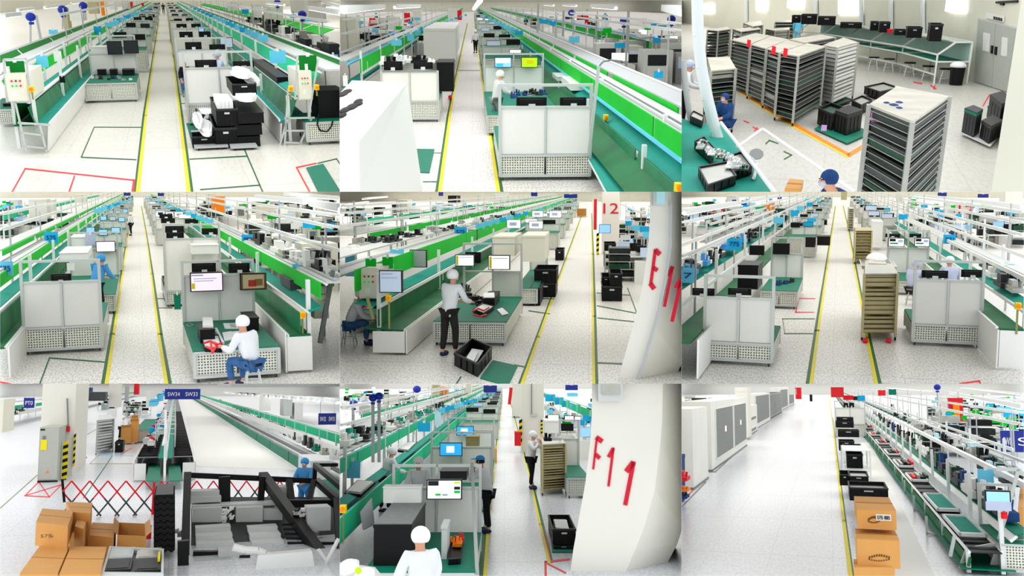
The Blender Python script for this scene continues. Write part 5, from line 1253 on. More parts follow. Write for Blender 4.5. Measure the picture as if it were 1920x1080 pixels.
for i, (u, v) in enumerate(((1068, 395), (1155, 405), (1270, 430), (1372, 452), (1470, 470))):
    stool(R, L(R, 'dark round stool %s in front of the desks' % ['one', 'two', 'three', 'four', 'five'][i]), R.P(u, v), z=.5, r=.2)
T = Thing(R, 'waste_bin', L(R, 'black bin with a clear plastic liner beside the desks'), 'bin', R.P3(1535, 480))
x, y = R.P(1535, 478); T.part('body', MB().bar((x, y, 0), (x, y, .62), .2, n=14, r2=.24), 'blackplastic'); T.part('liner', MB().ball((x, y, .62), .26, .26, .14, n=12, m=4, zmin=-.3), 'foam')
person(R, L(R, 'light blue clad person far behind the racks at the desks'), 640, 260, face=0, coat='cyan', cap='cyan', legs='cyan', h=1.5)
# ================================================================== hall d (middle left view)
R = H4
shell(R, 'floor_speck', 'cream', Hc=5.2)
aisle_tapes(R, [(598, 1085, 22, 12), (640, 800, 16, 9), (690, 460, 9, 6), (720, 250, 6, 3), (748, 80, 3, 2)], [(937, 1085, 22, 12), (892, 800, 16, 9), (850, 460, 9, 6), (822, 250, 6, 3), (793, 80, 3, 2)])
tape(R, [(588, 956, 7), (278, 933, 7), (220, 1090, 8)], 'tapegreen', L(R, 'dark green tape corner on the floor in front of the left workstation'))
tape(R, [(883, 600, 5), (962, 600, 5)], 'tapegreen', L(R, 'dark tape cross line by the black crate, upper'))
tape(R, [(890, 652, 5), (968, 652, 5)], 'tapegreen', L(R, 'dark tape cross line by the black crate, lower'))
tape(R, [(-10, 1066, 9), (60, 1080, 9)], 'tapered', L(R, 'bit of red tape in the lower left corner'))
S = station(R, L(R, 'large workstation seen from behind, left of the aisle'), 142, 578, 905, 768, 512, 385, kind='back', depth=4)
monitor(R, L(R, 'black monitor back over the large left workstation'), 285, 462, 402, 505, S.Y0 + .3, 'back')
person(R, L(R, 'worker in bright blue coat and cap behind the left workstation'), 548, 850, face=-35, pose='work', coat='coatblue', cap='capblue', lean=.2, h=1.62, at=(R.Q(535, 500, S.Yb + 1.2)[0], S.Yb + 1.5))
S2 = station(R, L(R, 'second workstation with a pale pink screen, left of the aisle'), 325, 650, 690, 590, 330, 228, kind='front', vw=480)
monitor(R, L(R, 'wide pale pink screen on the second left workstation'), 538, 278, 650, 336, S2.yp - .3, 'scr_pink')
slabs(R, L(R, 'white printer like test box on the second left workstation'), 'test_box', 'device', 335, 340, 490, 385, m='white', Y=S2.Y0 + .4, dep=3)
slabs(R, L(R, 'white upper test box behind the first test box'), 'test_box', 'device', 400, 252, 495, 320, m='white', Y=S2.Yb, dep=2)
card(R, L(R, 'lilac plastic curtain on the second left workstation'), 478, 238, 540, 300, S2.yp - .1, 'lilac', name='curtain', cat='curtain')
card(R, L(R, 'white paper notice taped on the white test box'), 375, 400, 420, 440, S2.Y0 + .2, 'white', name='notice')
far_stations(R, 'left', 325, 645, 720, [480, 345, 268, 212, 172, 140, 112], kind='front', mon=3, col=['scr_blue', 'scr_blue', 'black', 'scr_grey'], seed=31)
person(R, L(R, 'distant worker in grey coat at the left aisle line'), 738, 245, face=60, coat='coatwhite', h=1.6, lean=0)
LL = aline(R, L(R, 'assembly line with bright green boards, left edge'), (30, 1058, 0), 50, [
    ('skirt', 'panel', (50, 1056, .03), (20, 905), .03), ('edge_rail', 'whitemetal', (22, 900, .57), (10, 895, .57), .05), ('belt', 'dkbelt', (15, 900, .57), (-160, 890, .57), .03),
    ('glass_screen', 'dkbelt', (0, 842, .6), (0, 690), .02, 6, .2), ('shelf_rail', 'whitemetal', (0, 682, 1.05), (0, 660), .05),
    ('shelf', 'belt', (0, 650, 1.08), (0, 565, 1.12), .03), ('green_board', 'board', (0, 535, 1.3), (0, 462), .03, 12, .15), ('board_rail', 'whitemetal', (0, 462, 1.54), (0, 450, 1.57), .04),
    ('top_tray', 'lightgrey', (0, 445, 1.6), (0, 395, 1.6), .04), ('middle_rail', 'midgrey', (0, 400, 1.66), (0, 392, 1.68), .05), ('rear_board', 'board', (0, 368, 1.62), (0, 335), .03, 12, .9), ('rear_tray', 'lightgrey', (0, 330, 1.75), (0, 285, 1.75), .04)],
    posts=[((0, 690, 1.0), .57, 1.75)], pstep=7)
obj_text_sign(R, L(R, 'blue sign with dark lettering over the left line'), 246, 225, 328, 288, R.P(285, 260, 1.7)[1], ['575'], m='cyan2', tm='bluesign', hang=.1)
obj_text_sign(R, L(R, 'pale blue sign at the left edge over the line'), -20, 392, 75, 470, R.P(30, 430, 1.6)[1], ['575'], m='cyan', tm='bluelamp', hang=.1)
sky_cards(R, [(lerp(545, 745, i / 10), lerp(105, 40, i / 10), lerp(42, 12, i / 10), lerp(26, 9, i / 10), 1.95) for i in range(11)], L(R, 'blue card hanging over the far left line'))
backfill(R, 'at the far left', -60, 420, 260, 130, 22, 41, 1.0, kinds=('bench', 'rackk', 'dev', 'dev'))
aline(R, L(R, 'second green boarded line at the far left'), (-300, 300, 0), 60, [('green_board', 'board_teal', (0, 165, 1.4), (0, 130), .03, 12, 1), ('rail', 'whitemetal', (0, 120, 1.8), (0, 112), .05), ('tray', 'lightgrey', (0, 210, 1.1), (0, 190, 1.1), .05)], posts=[((0, 165, 1.4), .05, 2)], pstep=8)
for i, (u0, v0, u1, v1, m) in enumerate(((165, 40, 262, 165, 'columnmat'), (268, 45, 300, 130, 'cream'), (420, 15, 480, 60, 'cream'), (60, 45, 100, 110, 'lightgrey'))):
    slabs(R, L(R, '%s standing in the far left area' % ['broad pale pillar', 'narrow pale locker', 'low cream locker', 'grey locker'][i]), 'locker', 'locker', u0, v0, u1, v1, m=m, Y=75 + i * 10, dep=3)
# right side
F = station(R, L(R, 'front workstation with green worktop and two screens'), 1098, 1570, 1055, 902, 470, 385, kind='front', vw=735, depth=4, npan=2)
monitor(R, L(R, 'large pale pink screen on the front workstation'), 1068, 455, 1256, 556, F.yp - .3, 'scr_pink', extras=[(.04, .1, .4, .18, 'lilac'), (.04, .55, .14, .85, 'yellow'), (.1, .3, .8, .34, 'lilac'), (.1, .42, .7, .46, 'lilac')])
monitor(R, L(R, 'brownish camera image screen on the front workstation'), 1350, 458, 1500, 548, F.yp - .3, 'scr_dark', extras=[(.1, .1, .9, .9, 'tan'), (.3, .4, .6, .8, 'red'), (.55, .35, .85, .75, 'cartondark')])
monitor(R, L(R, 'black monitor back above the pink screen'), 1078, 402, 1216, 450, F.yp + .4, 'back')
monitor(R, L(R, 'black monitor back above the brownish screen'), 1285, 402, 1405, 452, F.yp + .4, 'back')
zt = F.zt + .03
T = slabs(R, L(R, 'black open tester box with white lid at the worktop rear'), 'tester_box', 'device', 1128, 770, 1208, 850, m='black', Y=R.P(1160, 850, zt)[1], vtb=735)
T.part('white_cover', MB().prism([R.P(1140, 765, T.box[5]), R.P(1200, 765, T.box[5]), R.P(1195, 718, T.box[5]), R.P(1140, 718, T.box[5])], T.box[5] + .005, T.box[5] + .05), 'white')
T = ccrate(R, L(R, 'black parts tray with red cables on the green worktop'), (1150, 895), ((1150, 875), (1252, 880), (1230, 800), (1130, 800)), z0=zt, z1=zt + .08, fill='white')
for i, (pts) in enumerate((((1150, 850), (1185, 838), (1215, 860), (1248, 850)), ((1160, 870), (1190, 885), (1240, 862), (1200, 845)), ((1185, 845), (1195, 905), (1215, 870)))):
    hbar(R, 'red_cable', L(R, 'red test cable %s in the black tray' % ['one', 'two', 'three'][i]), 'cable', [R.P3(u, v, zt + .14) for u, v in pts], .018, 'tapered', n=6)
for i, q in enumerate((((1255, 737), (1328, 737), (1340, 765), (1265, 765)), ((1250, 790), (1300, 782), (1315, 825), (1262, 835)), ((1300, 785), (1350, 780), (1368, 822), (1320, 828)), ((1290, 742), (1350, 745), (1350, 760), (1300, 762)))):
    floorpoly(R, q, 'foam', L(R, 'white paper sheet on the green worktop, %s' % ['rear', 'front left', 'front right', 'rear upper'][i]), name='paper_sheet', cat='paper', z=zt + .02)
hbar(R, 'white_bar', L(R, 'white profile bar lying across the worktop, left one'), 'bar', [R.P3(1215, 770, zt + .05), R.P3(1255, 850, zt + .05)], .025, 'whitemetal')
hbar(R, 'white_bar', L(R, 'white profile bar near the worker on the worktop'), 'bar', [R.P3(1335, 735, zt + .05), R.P3(1405, 825, zt + .05)], .025, 'whitemetal')
slabs(R, L(R, 'black and white scanner in front of the seated worker'), 'scanner', 'device', 1385, 705, 1455, 785, m='black', Y=R.P(1420, 790, zt)[1], dep=1)
p = R.P3(1328, 862, zt); solo(R, 'computer_mouse', L(R, 'black computer mouse on the green worktop'), 'mouse', MB().ball((p[0], p[1], zt + .01), .05, .14, .035, n=10, m=4, zmin=0), 'black')
p = R.P3(1068, 750, zt); solo(R, 'wire_ring', L(R, 'thin wire ring at the rear corner of the worktop'), 'wire', MB().path([(p[0] + .06 * math.cos(a), p[1] + .18 * math.sin(a), zt + .01) for a in [i * math.pi / 6 for i in range(13)]], .006, 0, 4), 'grey')
pt = R.P(1425, 1112)
person(R, L(R, 'seated worker in grey coat, white cap and jeans at the front workstation'), 0, 0, face=38, pose='sit', coat='coatwhite', legs='denim', cap='capwhite', h=1.62, at=pt, lean=.16, armz=1.12)
stool(R, L(R, 'stool under the seated worker at the front workstation'), pt, z=.46)
S3 = station(R, L(R, 'middle workstation row behind the front one, right of aisle'), 935, 1245, 640, 560, 265, 180, kind='back', depth=4)
slabs(R, L(R, 'white box with a dark cap standing at the middle workstation'), 'test_box', 'device', 1080, 295, 1230, 350, m='white', Y=S3.Y0 - 1, dep=2)
far_stations(R, 'right', 905, 1285, 400, [330, 268, 220, 180, 150, 122], kind='back', mon=3, col=['back', 'back', 'scr_white', 'scr_blue'], seed=36)
for i, (u0, v0, u1, v1) in enumerate(((905, 148, 985, 175), (928, 192, 1035, 228), (935, 228, 1035, 260), (1040, 152, 1115, 185), (1135, 205, 1235, 238), (1135, 255, 1235, 300))):
    monitor(R, L(R, 'dark monitor back %s in the cluster right of the aisle' % ['one', 'two', 'three', 'four', 'five', 'six'][i]), u0, v0, u1, v1, S3.Y0 + 3 + [20, 9, 1, 20, 8, 1][i], 'back')
for i, (u0, v0, u1, v1) in enumerate(((875, 105, 928, 140), (930, 108, 978, 140), (980, 112, 1032, 142))):
    monitor(R, L(R, 'lit white monitor %s in the far right row' % ['one', 'two', 'three'][i]), u0, v0, u1, v1, R.P(950, 290)[1], 'scr_white', extras=[(.25, .3, .8, .7, ['charcoal', 'grey', 'tan'][i])])
T = crate(R, L(R, 'tall black crate beside the middle workstation at the aisle'), 925, 500, 1015, 612, dep=2)
person(R, L(R, 'person hidden behind the black crate with white cap'), 1008, 600, face=90, pose='stand', coat='blackcloth', cap='capwhite', h=1.1)
card(R, L(R, 'green side board low beside the middle workstation'), 978, 575, 1018, 660, R.P(1000, 690)[1], 'mat_teal', name='side_board', cat='board')
RL = aline(R, L(R, 'assembly line with bright green boards, right of the aisle'), (1650, 1022, 0), 50, [
    ('skirt', 'panel', (1618, 1022, .03), (1680, 865), .03), ('edge_rail', 'whitemetal', (1675, 868, .7), (1685, 866, .7), .05), ('belt', 'dkbelt', (1682, 865, .7), (1805, 852, .7), .03),
    ('glass_screen', 'glassgreen', (1700, 800, .75), (1715, 700), .02, 6, .4), ('shelf_rail', 'whitemetal', (1715, 672, 1.1), (1720, 660, 1.13), .05), ('shelf', 'belt', (1718, 658, 1.13), (1718, 585, 1.2), .03),
    ('green_board', 'board', (1640, 500, 1.36), (1640, 425), .03, 12, .15), ('board_rail', 'whitemetal', (1640, 425, 1.6), (1640, 412, 1.63), .04), ('top_tray', 'lightgrey', (1640, 410, 1.65), (1645, 360, 1.65), .04), ('middle_rail', 'grey', (1645, 385, 1.68), (1645, 378), .05), ('rear_rail', 'whitemetal', (1645, 355, 1.7), (1645, 345), .04)],
    posts=[((1800, 850, .7), .05, 1.7)], pstep=8, ends=[('end_panel', 'panel', (1618, 1022, 0), (1760, 1015, 0), .05, .68)])
for u in (1640, 1720): T = None
cabinet(R, L(R, 'cream control cabinet with orange knob on the right line'), 1765, 530, 1850, 710, R.P(1700, 1000)[1] + 1, d=1.5)
card(R, L(R, 'green board above the control cabinet on the right line'), 1800, 455, 1880, 530, R.P(1700, 1000)[1] + 1.2, 'board', name='green_sheet')
hbar(R, 'end_post', L(R, 'tall dark frame post at the end of the right line'), 'post', [R.Q3(1800, 850, RL.o.matrix_world and R.P(1700, 1000)[1] + .5), R.Q3(1872, 440, R.P(1700, 1000)[1] + .5)], .05, 'midgrey')
estop(R, L(R, 'orange stop switch on the leaning post of the right line'), 1700, 880, 690, R.P(1680, 1015)[1])
card(R, L(R, 'large pale blue card over the right line boards'), 1645, 405, 1732, 492, R.P(1690, 450, 1.5)[1] - .5, 'cyan')
obj_text_sign(R, L(R, 'blue sign with dark lettering over the right line'), 1360, 240, 1432, 292, R.P(1400, 265, 1.7)[1], ['PPT'], m='cyan2', tm='bluesign', hang=.1)
slabs(R, L(R, 'dark grey box under the pale blue card, right line'), 'box_unit', 'device', 1632, 492, 1722, 550, m='dkgrey', Y=R.P(1680, 550, 1.2)[1], dep=1.5)
sky_cards(R, [(lerp(1180, 850, i / 11), lerp(165, 45, i / 11), lerp(44, 12, i / 11), lerp(28, 9, i / 11), 1.9) for i in range(12)], L(R, 'blue card hanging over the far right line'))
backfill(R, 'right of the line', 1450, 1960, 560, 210, 34, 43, 1.0)
backfill(R, 'in the far right corner', 1150, 1900, 205, 110, 24, 44, 1.1, kinds=('rackk', 'dev', 'cab', 'rackk'))
clutter(R, L(R, 'part lying behind the green boards'), 'machine_part', 'machine part', 'parts on the right line trays', spread(1450, 270, 1850, 440, 1.68, 16, 25, 12), ['black', 'white', 'charcoal', 'steel'], (.4, .25), 5, 'part')
for i, (u0, v0, u1, v1, m) in enumerate(((1205, 25, 1262, 118, 'orange'), (1465, 80, 1545, 225, 'cream'), (1545, 70, 1600, 200, 'panel'), (1815, 22, 1892, 142, 'columnmat'), (1170, 10, 1200, 70, 'cream'))):
    slabs(R, L(R, '%s in the far right area' % ['orange red banner cabinet', 'cream tall locker', 'pale tall locker', 'thick cream pillar', 'thin cream pillar'][i]), 'locker', 'locker', u0, v0, u1, v1, m=m, Y=75 + i * 5, dep=3)
card(R, L(R, 'black window in the thick cream pillar'), 1852, 32, 1880, 78, 89, 'black', name='pillar_window', cat='window')
for i, (u, v, w) in enumerate(((715, 12, 40), (905, 14, 36), (1680, 62, 110), (1560, 75, 30))):
    card(R, L(R, 'dark blue hanging sign %s under the ceiling' % ['left of the aisle', 'right of the aisle', 'at the far right', 'small'][i]), u - w / 2, v - 9, u + w / 2, v + 9, 110 - i * 10, 'bluesign')
for i, (a, b) in enumerate((((1440, 30), (1720, 60)), ((1600, 12), (1915, 40)), ((1750, 70), (1915, 100)))):
    lamp(R, L(R, 'tube light row %s under the ceiling, right side' % ['one', 'two', 'three'][i]), a, b, 2.9)
hbar(R, 'air_hose', L(R, 'white curled hose hanging over the right machines'), 'hose', [R.Q3(u, v, 48) for u, v in ((1800, 180), (1790, 220), (1765, 260), (1750, 300), (1755, 335))], .06, 'white', n=6)
rails(R, [(0, 210, 2.3, 'left inner'), (0, 120, 2.6, 'left outer'), (1915, 330, 2.1, 'right inner'), (1915, 200, 2.4, 'right middle'), (1915, 130, 2.7, 'right outer')])
# ================================================================== hall e (central view)
R = H5
shell(R, 'floor_speck', 'cream', Hc=5.2, far=320)
aisle_tapes(R, [(1015, 1085, 20, 8), (1110, 815, 14, 6), (1215, 520, 9, 4), (1300, 285, 5, 3), (1368, 95, 3, 2)], [(1420, 1085, 18, 10), (1415, 700, 12, 8), (1410, 350, 7, 5), (1405, 120, 3, 2)])
for i, (pts, m) in enumerate(((((1438, 568, 5), (1620, 580, 5)), 'tapegreen'), (((1440, 640, 6), (1662, 682, 6)), 'tapegreen'), (((1610, 540, 5), (1662, 682, 6)), 'tapegreen'), (((1442, 708, 6), (1652, 730, 6)), 'tapegreen'), (((1438, 960, 8), (1578, 966, 8)), 'tapegreen'),
                                ((((1055, 668, 6)), (1170, 685, 6)), 'tapegreen'), (((1118, 600, 5), (1195, 600, 5)), 'tapegreen'), (((975, 972, 7), (1040, 985, 7)), 'tapegreen'), (((640, 1090, 8), (672, 1040, 8)), 'tapegreen'))):
    tape(R, list(pts), m, L(R, 'dark green floor tape piece, %s' % ['upper right cross line', 'second right cross line', 'slanting right one', 'third right cross line', 'nearest right cross line', 'lower left cross line', 'upper left cross line', 'short one by the green mat', 'slanting one by the black crate'][i]))
floorpoly(R, [(852, 945), (992, 976), (938, 1088), (780, 1045)], 'mat_teal', L(R, 'green rubber mat beside the open black crate'))
T = ccrate(R, L(R, 'open black crate with white sheets on the floor in front'), (765, 1045), ((768, 968), (850, 868), (735, 820), (632, 905)))
for i, q in enumerate((((690, 950), (760, 955), (800, 890), (735, 880)), ((700, 935), (740, 960), (770, 900), (740, 885)))):
    floorpoly(R, q, 'foam', L(R, 'white paper sheet inside the open black crate, %s' % ['lower', 'upper'][i]), name='paper_sheet', cat='paper', z=.12 + .06 * i)
# bowed column with painted E 11
Yc = 17.4
bowcolumn(R, L(R, 'thick white column with red painted characters E 11'), [(1738, -8), (1734, 200), (1722, 330), (1692, 540), (1640, 760), (1585, 950), (1548, 1090)], [(1852, -8), (1852, 200), (1840, 330), (1812, 540), (1760, 760), (1700, 950), (1652, 1090)],
          [(1935, -8), (1935, 200), (1935, 330), (1935, 540), (1935, 760), (1925, 950), (1850, 1090)], Yc, 2,
          strokes=[[((1767, 322), (1740, 522), .045), ((1765, 326), (1792, 352), .07), ((1752, 424), (1778, 442), .06), ((1738, 515), (1760, 546), .07)], [((1864, 418), (1818, 646), .045), ((1864, 420), (1836, 472), .06)], [((1912, 498), (1860, 730), .055), ((1912, 492), (1882, 542), .08)]])
T = Thing(R, 'junction_box', L(R, 'grey metal box at the top of the E 11 column'), 'box', R.Q3(1790, 80, Yc - .3)); a, b = R.Q3(1755, 78, Yc - .3), R.Q3(1838, -5, Yc - .3)
T.part('body', MB().box(a[0], b[0], Yc - .3, Yc - .02, a[2], b[2]), 'lightgrey')
T.part('lid', MB().box(a[0] + .05, b[0] - .05, Yc - .33, Yc - .3, a[2] + .05, b[2]), 'cyanlight')
hbar(R, 'conduit', L(R, 'thin conduit beside the seam of the E 11 column'), 'pipe', [R.Q3(u, v, Yc - .1) for u, v in ((1852, 60), (1850, 300), (1822, 500), (1780, 690), (1700, 960), (1655, 1085))], .03, 'grey')
slabs(R, L(R, 'dark crate behind the column at the lower right corner'), 'storage_crate', 'crate', 1840, 915, 1930, 1085, m='tandark', Y=19.5, dep=2)
solo(R, 'trim_1', None, None, MB().box(*(R.P(1520, 1090)[0], R.P(1560, 1090)[0]), R.P(1500, 1080)[1], R.P(1500, 1080)[1] + .3, 0, .01), 'columnmat', kind='structure')
# line with white end at lower left
LL = aline(R, L(R, 'assembly line with white skirt end, left in the hall'), (290, 918, 0), 45, [
    ('skirt', 'panel', (345, 930, .03), (312, 818), .03), ('edge_rail', 'whitemetal', (312, 815, .52), (305, 812, .52), .05), ('belt', 'dkbelt', (308, 812, .52), (180, 735, .56), .03),
    ('glass_screen', 'dkbelt', (250, 730, .6), (245, 640), .02, 7, .3), ('shelf_rail', 'whitemetal', (350, 578, 1.0), (350, 560), .05), ('shelf', 'belt', (350, 555, 1.02), (350, 495, 1.08), .03),
    ('green_board', 'board', (385, 430, 1.32), (385, 335), .03, 14, .15), ('board_rail', 'whitemetal', (385, 335, 1.58), (385, 325), .04), ('top_tray', 'grey', (300, 370, 1.6), (220, 350, 1.65), .04), ('middle_rail', 'whitemetal', (225, 352, 1.68), (215, 345), .04), ('far_tray', 'lightgrey', (150, 330, 1.68), (60, 300, 1.7), .04)],
    posts=[((245, 730, .6), .05, 1.7), ((60, 300, 1.7), 1.1, 1.8)], pstep=8, ends=[('end_panel', 'panel', (200, 900, 0), (345, 930, 0), .05, .5)])
aline(R, L(R, 'middle green boarded line behind the first line'), (-300, 460, 0), 45, [('green_board', 'board', (0, 312, 1.35), (0, 262), .03, 16, .6), ('tray', 'lightgrey', (0, 255, 1.6), (0, 225, 1.62), .04), ('belt', 'belt', (0, 350, 1.2), (0, 330, 1.2), .04), ('rail', 'whitemetal', (0, 222, 1.7), (0, 214), .04)], posts=[((0, 312, 1.35), .05, 1.9)], pstep=8)
aline(R, L(R, 'rearmost green boarded line at the left'), (-300, 330, 0), 50, [('green_board', 'board_teal', (0, 205, 1.5), (0, 170), .03, 14, 1.2), ('rail', 'whitemetal', (0, 160, 1.9), (0, 152), .05), ('tray', 'grey', (0, 240, 1.3), (0, 222, 1.3), .05)], posts=[((0, 205, 1.5), .05, 2.0)], pstep=9)
clutter(R, L(R, 'part lying on the left line trays'), 'machine_part', 'machine part', 'parts on the left line trays', spread(60, 320, 1000, 120, 1.66, 30, 30, 22), ['black', 'white', 'charcoal', 'steel', 'lightgrey', 'darktray'], (.35, .22), 6, 'part')
Yl = R.P(290, 918)[1]
cabinet(R, L(R, 'cream control cabinet with orange knob, left line end'), 98, 432, 215, 600, Yl + .5, d=1.5)
card(R, L(R, 'green framed board above the control cabinet, first'), 135, 375, 195, 420, Yl + .8, 'board', name='green_sheet')
card(R, L(R, 'green framed board above the control cabinet, second'), 230, 365, 290, 432, Yl + 1.5, 'board', name='green_sheet')
monitor(R, L(R, 'large blue grey screen on an arm at the left line'), 212, 440, 342, 568, Yl - .3, 'scr_grey', extras=[(.1, .12, .6, .2, 'lilac'), (.1, .3, .8, .36, 'lilac')])
monitor(R, L(R, 'grey framed monitor hung on the green boards'), 384, 325, 480, 425, R.P(430, 400, 1.4)[1] - .4, 'grey')
monitor(R, L(R, 'small grey monitor further along the green boards'), 714, 212, 765, 272, R.P(740, 250, 1.45)[1] - .4, 'grey')
card(R, L(R, 'pale blue card over the first green board'), 275, 322, 352, 398, R.P(310, 360, 1.5)[1] - 1, 'cyan')
obj_text_sign(R, L(R, 'blue sign with lettering over the left line, middle'), 635, 198, 705, 248, R.P(670, 225, 1.7)[1], ['575'], m='cyan2', tm='bluesign', hang=.1)
card(R, L(R, 'pale blue card at the left edge'), 20, 325, 75, 475, R.P(50, 400, 1.2)[1], 'cyan')
estop(R, L(R, 'yellow orange stop switch on a slanted post, left line end'), 268, 770, 595, Yl - .4)
hbar(R, 'slanted_post', L(R, 'slanted brown post left of the stop switch'), 'post', [R.Q3(180, 715, Yl - .3), R.Q3(145, 590, Yl - .3)], .03, 'olive')
person(R, L(R, 'seated worker in white coat and jeans at the left edge'), 0, 0, face=-75, pose='sit', coat='coatwhite', legs='denim', cap='capwhite', h=1.62, at=R.P(45, 860), lean=.2)
stool(R, L(R, 'grey stool under the worker at the left edge'), R.P(45, 860), z=.46, dark=False)
stn = station(R, L(R, 'bench with parts at the left edge beside the seated worker'), 40, 250, 790, 700, 640, 620, kind='front', vw=600, npan=1, skip=(0,))
clutter(R, L(R, 'part on the left edge bench'), 'component', 'component', 'components on the left edge bench', spread(70, 660, 270, 640, stn.zt + .03, 12, 14, 14), ['tapered', 'white', 'black', 'charcoal'], (.16, .14), 7, 'part')
# front station
F = station(R, L(R, 'front workstation with cluttered green worktop, centre of hall'), 525, 922, 862, 732, 445, 285, kind='front', vw=590, skip=(0,))
zt = F.zt + .03
for i, (u0, u1, v0, v1) in enumerate(((640, 748, 352, 418), (826, 948, 355, 438))):
    monitor(R, L(R, 'lit white monitor with thick black top, %s of the pair' % ['left', 'right'][i]), u0, v0, u1, v1, F.yp - .3, 'scr_white', extras=[(.06, .1, .16, .9, 'yellow'), (.2, .2, .9, .24, 'lilac')])
monitor(R, L(R, 'dark monitor back behind the left lit monitor'), 690, 338, 785, 400, F.yp + .3, 'back')
T = person(R, L(R, 'standing worker in white coat and dark trousers at the front workstation'), 608, 922, face=-28, pose='work', coat='coatwhite', legs='trousers', cap='capwhite', h=1.76, lean=.1)
ccrate(R, L(R, 'black tester with red cables on the centre worktop'), (800, 695), ((800, 680), (862, 640), (800, 620), (740, 655)), z0=zt, z1=zt + .1, fill='white')
slabs(R, L(R, 'black box with white paper stack on the centre worktop'), 'tester_box', 'device', 800, 590, 862, 645, m='black', Y=R.P(830, 648, zt)[1], dep=1.4)
floorpoly(R, [(800, 592), (862, 592), (860, 565), (800, 568)], 'foam', L(R, 'white papers on top of the black tester box'), name='paper_sheet', cat='paper', z=zt + .27)
floorpoly(R, [(875, 660), (905, 692), (940, 682), (905, 650)], 'foam', L(R, 'loose white paper on the centre worktop'), name='paper_sheet', cat='paper', z=zt + .03)
for i, pts in enumerate((((740, 670), (770, 655), (800, 668), (830, 650)), ((745, 690), (780, 700), (815, 690)))):
    hbar(R, 'red_cable', L(R, 'red cable %s on the centre worktop' % ['one', 'two'][i]), 'cable', [R.P3(u, v, zt + .15) for u, v in pts], .02, 'tapered', n=6)
clutter(R, L(R, 'part on the centre worktop'), 'component', 'component', 'components on the centre worktop', spread(660, 560, 790, 640, zt, 14, 26, 15), ['black', 'charcoal', 'white', 'darktray', 'tapered'], (.2, .16), 8, 'part')
for i, (u0, v0, u1, v1) in enumerate(((1015, 245, 1145, 392), (850, 250, 975, 360))):
    Y = F.Yb + 2 + i * 2
    slabs(R, L(R, 'cream test chamber behind the lit monitors, %s' % ['right one', 'left one'][i]), 'test_chamber', 'machine', u0, v0, u1, v1, m='cream', Y=Y, dep=3)
S5 = station(R, L(R, 'perforated workstation behind the centre one at the aisle'), 985, 1100, 640, 545, 380, 300, kind='front', vw=440, npan=1, depth=3)
far_stations(R, 'left', 935, 1180, 400, [330, 268, 220, 182, 150, 120], kind='front', mon=2, col=['scr_white', 'black', 'scr_grey'], seed=52)
for i, (u0, v0, u1, v1) in enumerate(((930, 155, 1010, 205), (1055, 162, 1135, 208), (1072, 105, 1135, 142), (1170, 105, 1237, 145))):
    monitor(R, L(R, 'lit white monitor %s in the row left of the aisle' % ['one', 'two', 'three', 'four'][i]), u0, v0, u1, v1, R.P(1000, [420, 420, 330, 330][i])[1], 'scr_white', extras=[(.2, .3, .7, .7, 'lilac')])
for i, (u0, v0, u1, v1) in enumerate(((1088, 512, 1205, 590), (1085, 436, 1210, 510))):
    Yk = R.P(1150, 592)[1]
    crate(R, L(R, 'black crate beside the aisle, %s' % ['lower', 'upper'][i]), u0, v0, u1, v1, Y=Yk, dep=2)
crate(R, L(R, 'black crate standing lower left of the aisle pair'), 1060, 540, 1118, 640, dep=2)
crate(R, L(R, 'small black crate far back at the left aisle line'), 1203, 325, 1250, 385, dep=2)
Yk = R.P(1520, 615)[1]
for i, (u0, v0, u1, v1, y) in enumerate(((1465, 530, 1580, 612, 0), (1512, 458, 1580, 528, 0), (1478, 350, 1588, 425, 9), (1480, 290, 1545, 345, 12), (1465, 480, 1512, 528, 1))):
    crate(R, L(R, 'black crate right of the aisle, %s' % ['bottom front', 'top front', 'wide one behind', 'small one at the rear', 'flat one on the bottom'][i]), u0, v0, u1, v1, Y=Yk + y, dep=1.8)
monitor(R, L(R, 'blue screen on a stand right of the aisle'), 1450, 182, 1515, 232, R.P(1480, 380)[1], 'scr_blue')
C = column(R, L(R, 'cream column with red number 12 right of the aisle'), 1465, 1562, 352, -20)
textpart(R, C, '12', (lerp(C.X0, C.X1, .5), C.Y0 - .02, R.Q(1520, 92, C.Y0)[1]), .55, 'redtext', w=.8)
hazard(R, C, R.Q(1442, 300, C.Y0)[0], C.Y0 - .1, R.Q(0, 372, C.Y0)[1], R.Q(0, 230, C.Y0)[1], .07, 10)
T = Thing(R, 'red_banner', L(R, 'tall red and white banner beside the cream column'), 'banner', R.Q3(1425, 210, C.Y0 - .5)); a, b = R.Q3(1412, 212, C.Y0 - .5), R.Q3(1438, 40, C.Y0 - .5)
T.part('cloth', MB().box(a[0], b[0], a[1], a[1] + .05, a[2], b[2]), 'tapered'); T.part('white_stripe', MB().box(a[0], a[0] + .07, a[1] - .02, a[1], a[2], b[2]), 'white')
backfill(R, 'before the right hand column', 1590, 1740, 520, 160, 16, 53, .9, kinds=('rackk', 'dev', 'bench'))
backfill(R, 'among the rear lines', 0, 900, 200, 100, 26, 54, 1.0, kinds=('rackk', 'dev', 'bench'))
slabs(R, L(R, 'brown box stack far down the aisle'), 'carton_stack', 'box', 1325, 95, 1378, 135, m='cartondark', Y=R.P(1350, 140)[1], dep=3)
sky_cards(R, [(lerp(780, 1250, i / 11), lerp(190, 60, i / 11), lerp(50, 14, i / 11), lerp(34, 10, i / 11), 1.85) for i in range(12)] + [(1630, 100, 40, 20, 1.6), (1600, 255, 50, 30, 1.2)], L(R, 'blue card hanging over the rear workstations'))
